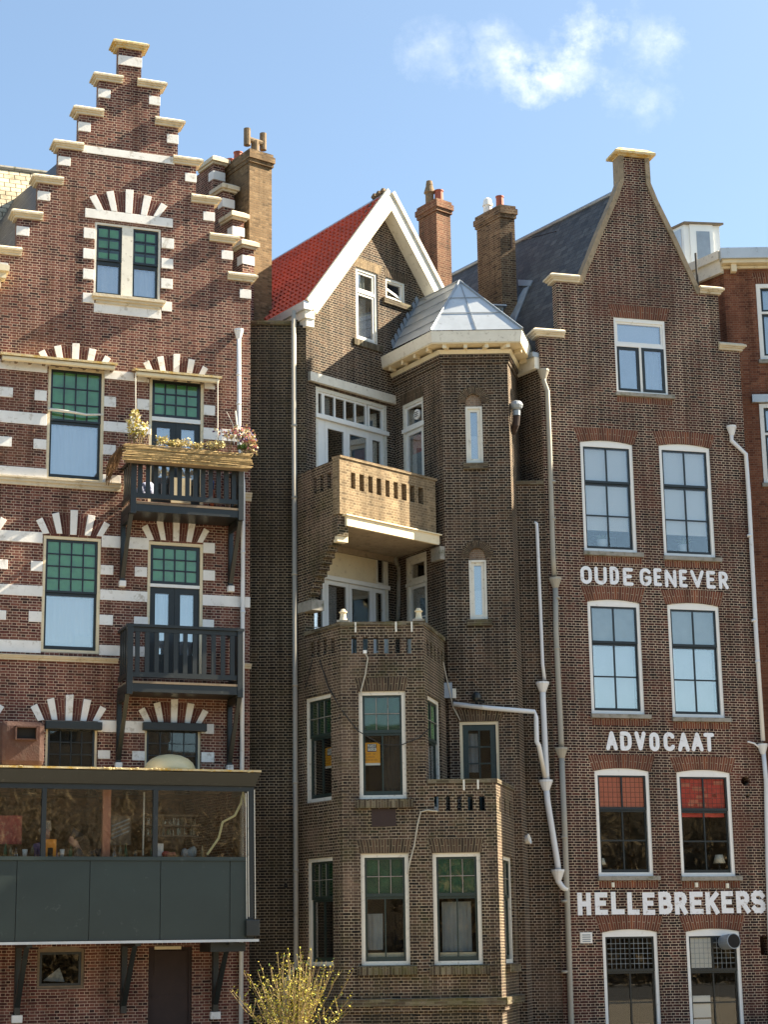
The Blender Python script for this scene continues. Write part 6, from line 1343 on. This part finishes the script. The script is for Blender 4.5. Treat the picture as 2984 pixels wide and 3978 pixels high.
sp=(rdg-ev).normalized(); nr=PD.cross(sp); nr=nr if nr.z>0 else -nr
def onroof(c,x,y):
    v=ray(k(c,x,y)); o_=Vector((0,0,HZ)); t=((ev+nr*.03)-o_).dot(nr)/v.dot(nr); return o_+v*t
b=MB(); pts=[(1470,672),(1548,676),(1535,705),(1472,705)]; pts2=[(1395,835),(1455,830),(1450,945),(1400,940)]; pts3=[(1450,800),(1500,720),(1530,705),(1480,830),(1440,930),(1420,950)]
for pp_ in (pts,pts2,pts3):
    w_=[onroof('4',*p) for p in pp_]; n=len(w_); b.add(w_+[p-nr*.028 for p in w_],[list(range(n)),list(range(n,2*n))[::-1]]+[(i,(i+1)%n,n+(i+1)%n,n+i) for i in range(n)])
b.build('lead_flashing',M['lead'],ro)
# ================================================================ rear stepped gable on the flank of the left house
sg0=at_y(k('1',1420,1500),43.6); SG=Pl(sg0.x,sg0.y,-55.5); st=[(1420,1452),(1362,1282),(1312,1118),(1250,960)]
sp_=[SG.h('1',*p) for p in st]; dz=(sp_[3][1]-sp_[0][1])/3; du=(sp_[3][0]-sp_[0][0])/3
pts=[(0.0,8.0)]; 
for i in range(4): pts+=[(du*i,sp_[0][1]+dz*i),(du*(i+1),sp_[0][1]+dz*i)]
pts=[(du*4-1.2,8.0),(0,8.0)]+[p for i in range(4) for p in ((du*i,sp_[0][1]+dz*i),(du*(i+1),sp_[0][1]+dz*i))]
pts=pts[:-1]+[(du*4-1.2,pts[-1][1])]
TK=.33
b=wall(MB(),SG,pts,[],TK); rg_=b.build('rear_gable',M['brick_L'],HL)
for i in range(4):
    z=sp_[0][1]+dz*i; u1=du*i; u0=u1+du-.05
    if i==3: u0=u1-.75
    b=MB(); b.box(SG,u0,u1+.06,z+.002,z+.06,-TK-.05,.05)
    b.hull8([SG.P(u,z+.06,d) for u,d in ((u0,-TK-.1),(u1+.13,-TK-.1),(u1+.13,.1),(u0,.1))],[SG.P(u,z+.16,d) for u,d in ((u0,-TK-.1),(u1+.13,-TK-.1),(u1+.13,.1),(u0,.1))])
    b.hull8([SG.P(u,z+.16,d) for u,d in ((u0,-TK-.1),(u1+.13,-TK-.1),(u1+.13,.1),(u0,.1))],[SG.P(u,z+.22,d) for u,d in ((u0,-TK),(u1+.05,-TK),(u1+.05,.02),(u0,.02))])
    b.build('coping_stone',M['coping'],rg_)
    MB().box(SG,u1-.25,u1+.015,z-.42,z-.18,-TK-.015,.015).build('quoin_stone',M['stone'],rg_,bevel=.01)
# ================================================================ neighbours
nb=at_y(k('1',100,1010),47.5); NB=Pl(nb.x,nb.y,20.5); HB=thing('tiled_roof_house','house behind the stepped gable with a grey tiled roof coloured cream as if sunlit','house',NB.P(-3,0,-2))
zt_=(NB.h('1',0,982)[1]+NB.h('1',200,1015)[1])/2
P_=NB.P; b=MB(); a=[P_(-9,zt_,0),P_(1.9,zt_,0),P_(1.9,zt_-5,3.2),P_(-9,zt_-5,3.2)]; b.hull8(a,[x-Vector((0,0,.2))-NB.n*.1 for x in a]); b.build('roof',M['sunlit_tile'],HB)
b=MB(); b.tube([P_(-9,zt_+.02,0),P_(1.9,zt_+.02,0)],.08,8); b.build('ridge_tile',M['conc'],HB)
b=MB(); b.box(NB,-9,1.8,0,zt_-5.1,-.3,3.0); b.build('wall',M['brick_L'],HB)
fr=at_y(k('7',1392,800),46.4); FRP=Pl(fr.x,fr.y,0); HF=thing('orange_brick_house','orange-red brick house at the right edge with a white cornice','house',FRP.P(2,0,-1))
zf1=FRP.h('7',1500,706,.35)[1]; zf0=FRP.h('7',1500,768,.35)[1]; zk0=FRP.h('7',1500,828,.1)[1]; zk1=zf0
def fwin(q):
    w=window(HF,FRP,q,.11,'white',d0=-.15,d1=.02,room='dark'); zs_=q[2]+(q[3]-q[2])*.62
    MB().box(FRP,q[0]+.112,q[1]-.112,zs_-.03,zs_+.03,-.14,.0).build('transom',M['white'],w)
    sash(w,FRP,q[0]+.112,q[1]-.112,zs_+.032,q[3]-.112,1,1,.06,.03,'black',-.03,'glass_hi',[('curtain','blind_b',0,1,0,1,.12)],'upper_sash'); sash(w,FRP,q[0]+.112,q[1]-.112,q[2]+.112,zs_-.032,1,1,.06,.03,'black',-.03,'glass_hi',[('curtain','blind_b',0,1,0,1,.12)],'lower_sash')
    MB().box(FRP,q[0]-.05,q[1]+.1,q[2]-.1,q[2]-.003,-.05,.08).build('window_sill',M['conc'],HF); return w
wu0=FRP.h('f',622,800)[0]; fwin((wu0,wu0+1.3,FRP.h('f',680,1155)[1],FRP.h('f',680,535)[1])); soldier(HF,FRP,wu0-.02,wu0+1.32,FRP.h('f',680,530)[1],FRP.h('f',680,440)[1],.05,'arch_R')
wu1=FRP.h('f',650,1800)[0]; fwin((wu1,wu1+1.3,FRP.h('f',690,2165)[1],FRP.h('f',660,1515)[1]))
MB().box(FRP,FRP.h('f',578,1470,.1)[0],wu1+1.5,FRP.h('f',640,1500,.1)[1],FRP.h('f',640,1438,.1)[1],-.02,.12).build('lintel_hood',M['zinc'],HF)
FW=13.0
wall(MB(),FRP,[(0,0),(4.6,0),(4.6,zk0),(0,zk0)],FRP.holes,.3).build('brick_wall',M['brick_FR'],HF)
b=MB(); b.box(FRP,-.02,4.7,zk0+.003,zk0+(zf0-zk0)*.35,-.2,.08); b.box(FRP,-.06,4.7,zf0-.1,zf0-.003,-.2,.28); b.box(FRP,-.02,4.7,zk0+(zf0-zk0)*.35,zf0-.1,-.2,.05); b.build('cornice',M['cream'],HF)
for i in range(4): u=.18+i*1.15; MB().box(FRP,u,u+.14,zf0-.32,zf0-.102,.05,.22).build('modillion',M['cream'],HF)
MB().box(FRP,-.1,4.7,zf0,zf1,-.3,.36).build('fascia',M['zinc'],HF)
FS=Pl(fr.x,fr.y,-55.5); wall(MB(),FS,[(-8,0),(-.01,0),(-.01,zf0-.1),(-8,zf0-.1)],[],.3,d=-.003).build('flank_wall',M['brick_FR'],HF)
b=MB(); b.box(FS,-8,.02,zf0-.3,zf0+.06,.003,.12); b.box(FS,-8,.05,zf0+.06,zf1,-.3,.2); b.build('verge_board',M['white_worn'],HF)
b=MB(); b.column([(p.x,p.y) for p in (FRP.P(0,0,-.1),FRP.P(4.6,0,-.1),along(FRP.P(4.6,0,-.1),8),along(FRP.P(0,0,-.1),8))],zf1-.12,zf1-.04); b.build('flat_roof',M['lead'],HF)
cb=at_y(k('7',1165,700),48.5); CBP=Pl(cb.x,cb.y,8); CS=Pl(cb.x,cb.y,-55.5); CAB=thing('roof_cabin','white roof access cabin with a glazed door behind the neck gable','cabin',CBP.P(.6,zf1-.1,-.5))
cw=CBP.h('7',1378,700)[0]; cz1=(CBP.h('7',1165,560)[1]+CBP.h('7',1380,590)[1])/2; cz0=zf1-.1; dp=1.2
b=MB(); o=Vector((cb.x,cb.y,0)); ff=CBP.t*cw; b.column([(v.x,v.y) for v in (o,o+ff,o+ff+PD*dp,o+PD*dp)],cz0-1,cz1); b.build('walls',M['white'],CAB)
b=MB(); e=.06; b.column([(v.x,v.y) for v in (o-ff.normalized()*e-PD*e*2,o+ff*1.04-PD*e*2,o+ff*1.04+PD*(dp+.1),o-ff.normalized()*e+PD*(dp+.1))],cz1+.003,cz1+.06); b.build('cabin_roof',M['wood'],CAB)
q=(CBP.h('7',1198,700)[0],CBP.h('7',1335,700)[0],CBP.h('7',1270,830)[1]-.6,CBP.h('7',1270,570)[1]); b=MB(); b.box(CBP,*q,.003,.05); D=b.build('cabin_door',M['white'],CAB)
g0=CBP.quad('7',(1232,608),(1312,622),(1318,795),(1238,790)); MB().box(CBP,*g0,.051,.058).build('pane',M['lead'],D)
MB().box(CS,-dp+.1,-.1,cz0+.3,cz1-.1,.003,.02).build('side_panel',M['zinc'],CAB)
a=RR.P(*RR.h('7',1230,740,-.6),-.6); a2=RR.P(*RR.h('7',1243,915,-.6),-.6); tag(MB().tube([a,a2-Vector((0,0,.4))],.03,8).build('vent_stack',M['cableblk']),'thin black vent stack behind the right slope of the neck gable','vent pipe')
# ================================================================ unseen house beyond the right edge, added and angled to shade the lower bays
nx=Pl(14.0,44.5,14.8); HN=thing('shade_house','unseen plain brick house beyond the orange brick house, added to shade the bays','house',nx.P(2.5,0,-2))
b=MB(); b.box(nx,0,6,0,20.3,-7,0); b.build('wall',M['brick_FR'],HN); b=MB(); b.box(nx,-.1,6.1,20.303,20.6,-7.1,.3); b.build('cornice',M['cream'],HN)
# ================================================================ willow shrub in front
random.seed(11)
bc=at_y(k('v',632,2330),38.5); BU_=thing('willow_shrub','budding yellow-green willow shrub at the foot of the sooty wall','shrub',(bc.x,bc.y,0))
st=MB(); lf=MB(); lg=MB()
for i in range(78):
    a=random.uniform(0,2*PI); lean=min(.75,abs(random.gauss(0,.36))); h=random.uniform(1.25,2.35)*(1-.22*min(1,lean)); dx=math.cos(a)*lean*1.75; dy=math.sin(a)*lean*.9
    p0=Vector((bc.x+math.cos(a)*.12,bc.y+math.sin(a)*.12,0)); p3=p0+Vector((dx*.9,dy,h))
    pts=[p0,p0.lerp(p3,.35)+Vector((-dx*.08,0,.08)),p0.lerp(p3,.7)+Vector((random.uniform(-.05,.05),0,.05)),p3]
    st.tube(pts,.011,4,r2=.004)
    for s_ in range(random.randint(1,3)):
        t=random.uniform(.4,.8); q=p0.lerp(p3,t)+Vector((0,0,.05)); e=q+Vector((random.uniform(-.25,.25),random.uniform(-.2,.2),random.uniform(.15,.4))); st.tube([q,e],.006,4,r2=.003)
        for j in range(7): (lf if random.random()<.8 else lg).leaf(q.lerp(e,random.random()),random.uniform(.03,.065),2.2,1.0)
    for j in range(26):
        t=random.uniform(.3,1); q=pts[0].lerp(p3,t)+Vector((random.gauss(0,.02),random.gauss(0,.02),.05)); (lf if random.random()<.8 else lg).leaf(q,random.uniform(.03,.065),2.0,1.0)
st.build('stems',M['twig'],BU_); lf.build('buds',M['leaf_y'],BU_,recalc=False); lg.build('leaves',M['leaf_g'],BU_,recalc=False)
# ================================================================ bare trees on the opposite bank (seen mirrored in the panes) and added hedges that darken reflections
tb=MB()
for i in range(18):
    x=-8+i*5.0+random.uniform(-1.5,1.5); y=-15+random.uniform(-4,4); h=random.uniform(8.5,11.5)
    tb.tube([(x,y,0),(x+.2,y,h*.35),(x,y,h*.7)],.3,6,r2=.1)
    for j in range(2600):
        a=random.uniform(0,2*PI); rr=random.uniform(0,1)**.6*3.2; zz=h*random.uniform(.18,1); zz=h*(.03+random.random()**1.5*.97); q=Vector((x+math.cos(a)*rr*(1.1-.5*zz/h),y+math.sin(a)*rr*.8,zz)); tb.leaf(q,random.uniform(.35,1.1),11,.7)
    for j in range(700):
        a=random.uniform(0,2*PI); rr=random.uniform(0,1)**.5*3.0; zz=h*(.02+random.random()**1.4*.75); tb.leaf((x+math.cos(a)*rr*(1.1-.5*zz/h),y+math.sin(a)*rr*.8,zz),random.uniform(.7,1.7),4,.8)
    for j in range(9):
        a=random.uniform(0,2*PI); z0=h*random.uniform(.25,.55); tb.tube([(x,y,z0),(x+math.cos(a)*1.3,y+math.sin(a)*1.3,z0+1.4),(x+math.cos(a)*2.6,y+math.sin(a)*2.6,z0+3.2)],.09,5,r2=.02)
for j in range(3500): tb.leaf((random.uniform(-45,100),-12.5+random.uniform(-.8,.8),random.uniform(0,2.4)),random.uniform(.5,1.1),2.2,.5)  # added unseen hedge, darkens the low reflections in the panes
for j in range(3800): tb.leaf((random.uniform(-12,70),-3.6+random.uniform(-.4,.4),random.uniform(0,1.5)),random.uniform(.3,.7),2.2,.5)  # second added hedge, hides sunlit ground from the lowest panes
kind(tb.build('trees_and_added_hedges',M['canopy'],recalc=False),'stuff')
TE=thing('backdrop_houses','unseen row of plain brown houses across the water, added to darken the lower panes','house',(0,-42,0))  # unseen backdrop, added so the lower panes mirror dark walls, not bright sky
b=MB()
for i in range(20):
    x=-36+i*8; h=random.uniform(16.5,19); b.column([(x,-42),(x+7.98,-42),(x+7.98,-52),(x,-52)],0,h)
b.build('walls',M['brick_soot'],TE)
# ================================================================ light, sky, camera
SUN_AZ=R(14.8); SUN_EL=R(37.0)
sd=Vector((math.cos(SUN_AZ)*math.cos(SUN_EL),math.sin(SUN_AZ)*math.cos(SUN_EL),math.sin(SUN_EL)))
ld=bpy.data.lights.new('sun','SUN'); ld.energy=5.0; ld.angle=R(.5); ld.color=(1,.87,.66); lo=bpy.data.objects.new('sun',ld); COL.objects.link(lo); lo.rotation_euler=sd.to_track_quat('Z','Y').to_euler(); lo.location=(30,0,40)
w=bpy.data.worlds.new('World'); sc.world=w; w.use_nodes=True; t=w.node_tree; t.nodes.clear()
def N(ty,**kw):
    n=t.nodes.new(ty)
    for a,b in kw.items():
        if a.startswith('i_'): n.inputs[a[2:].replace('_',' ')].default_value=b
        else: setattr(n,a,b)
    return n
sk=N('ShaderNodeTexSky',sky_type='NISHITA',sun_disc=False,sun_elevation=SUN_EL,sun_rotation=R(90)-SUN_AZ,air_density=1.0,dust_density=.3,ozone_density=2.5)
bg=N('ShaderNodeBackground',i_Strength=.05); out=N('ShaderNodeOutputWorld'); tc=N('ShaderNodeTexCoord')
def vdot(v):
    n=N('ShaderNodeVectorMath',operation='DOT_PRODUCT'); t.links.new(tc.outputs['Generated'],n.inputs[0]); n.inputs[1].default_value=v; return n.outputs['Value']
def mth(op,a,b=None,c=None):
    n=N('ShaderNodeMath',operation=op)
    for i,x in enumerate((a,b,c)):
        if x is None: continue
        if isinstance(x,(int,float)): n.inputs[i].default_value=x
        else: t.links.new(x,n.inputs[i])
    return n.outputs[0]
# cloud bank: fixed place in the sky, in degrees-like tangent coordinates about a fixed heading
ff=vdot(tuple(_f)); dx=mth('DIVIDE',vdot(tuple(_r2)),ff); dy=mth('DIVIDE',vdot(tuple(-_d2)),ff)
cmb=N('ShaderNodeCombineXYZ'); t.links.new(dx,cmb.inputs[0]); t.links.new(dy,cmb.inputs[1])
n1=N('ShaderNodeTexNoise',i_Scale=34.0,i_Detail=12.0,i_Roughness=.62); t.links.new(cmb.outputs[0],n1.inputs['Vector'])
nw=N('ShaderNodeTexNoise',i_Scale=16.0,i_Detail=10.0,i_Roughness=.68); t.links.new(cmb.outputs[0],nw.inputs['Vector']); sp3=N('ShaderNodeSeparateXYZ'); t.links.new(nw.outputs['Color'],sp3.inputs[0])
dx=mth('MULTIPLY_ADD',mth('SUBTRACT',sp3.outputs[0],.5),.075,dx); dy=mth('MULTIPLY_ADD',mth('SUBTRACT',sp3.outputs[1],.5),.06,dy)
def blob(px,py,rx,ry):
    cx=(px*1.79867-CX)/F; cy=-(py*1.79867-CY)/F; a=mth('DIVIDE',mth('SUBTRACT',dx,cx),rx*1.79867/F); b=mth('DIVIDE',mth('SUBTRACT',dy,cy),ry*1.79867/F)
    return mth('SUBTRACT',1.0,mth('SQRT',mth('ADD',mth('MULTIPLY',a,a),mth('MULTIPLY',b,b))))
m=None
for px,py,rx,ry,g in ((1170,140,190,85,1),(1265,85,90,70,.95),(1400,65,75,85,.5),(925,110,80,85,.34),(1070,70,80,50,.35),(1365,205,70,70,.35),(1000,165,110,45,.4)):
    v=mth('MULTIPLY',mth('MAXIMUM',blob(px,py,rx,ry),0.0),g); m=v if m is None else mth('MAXIMUM',m,v)
cl=mth('MULTIPLY',m,mth('MULTIPLY_ADD',n1.outputs['Fac'],4.6,-1.72)); cl=mth('MAXIMUM',mth('MINIMUM',cl,1.0),0.0); front=mth('GREATER_THAN',ff,.2); cl=mth('MULTIPLY',mth('MULTIPLY',cl,.85),front)
# thin veil of high cloud, thicker towards the sun
vn=N('ShaderNodeTexNoise',i_Scale=2.2,i_Detail=6.0,i_Roughness=.6); t.links.new(tc.outputs['Generated'],vn.inputs['Vector'])
sdot=mth('MAXIMUM',vdot(tuple(sd)),0.0); veil=mth('MULTIPLY',mth('POWER',sdot,3.0),mth('MULTIPLY_ADD',vn.outputs['Fac'],.6,.25)); veil=mth('MINIMUM',mth('MULTIPLY_ADD',veil,.9,.10),.6)
mx=N('ShaderNodeMix',data_type='RGBA'); t.links.new(veil,mx.inputs[0]); tn=N('ShaderNodeMix',data_type='RGBA',blend_type='MULTIPLY'); tn.inputs[0].default_value=1; t.links.new(sk.outputs[0],tn.inputs[6]); tn.inputs[7].default_value=(1.02,1.11,1.08,1); t.links.new(tn.outputs[2],mx.inputs[6]); mx.inputs[7].default_value=(5.2,5.6,6.0,1)
m2=N('ShaderNodeMix',data_type='RGBA'); t.links.new(cl,m2.inputs[0]); t.links.new(mx.outputs[2],m2.inputs[6]); m2.inputs[7].default_value=(7.5,7.6,7.4,1)
t.links.new(m2.outputs[2],bg.inputs[0]); t.links.new(bg.outputs[0],out.inputs[0])
cd=bpy.data.cameras.new('camera'); cam=bpy.data.objects.new('camera',cd); COL.objects.link(cam); sc.camera=cam
cd.sensor_fit='VERTICAL'; cd.sensor_height=24.0; cd.lens=24.0*F/3978.0; cd.clip_end=2000; cd.clip_start=.1
from mathutils import Matrix
mw=Matrix((( _r2.x,-_d2.x,-_f.x,0),(_r2.y,-_d2.y,-_f.y,0),(_r2.z,-_d2.z,-_f.z,HZ),(0,0,0,1))); cam.matrix_world=mw
vs=sc.view_settings; vs.view_transform='Standard'; vs.look='None'; vs.exposure=2.1; vs.gamma=1
sc.cycles.max_bounces=8; sc.cycles.transparent_max_bounces=12; sc.cycles.glossy_bounces=4; sc.cycles.caustics_reflective=False; sc.cycles.caustics_refractive=False
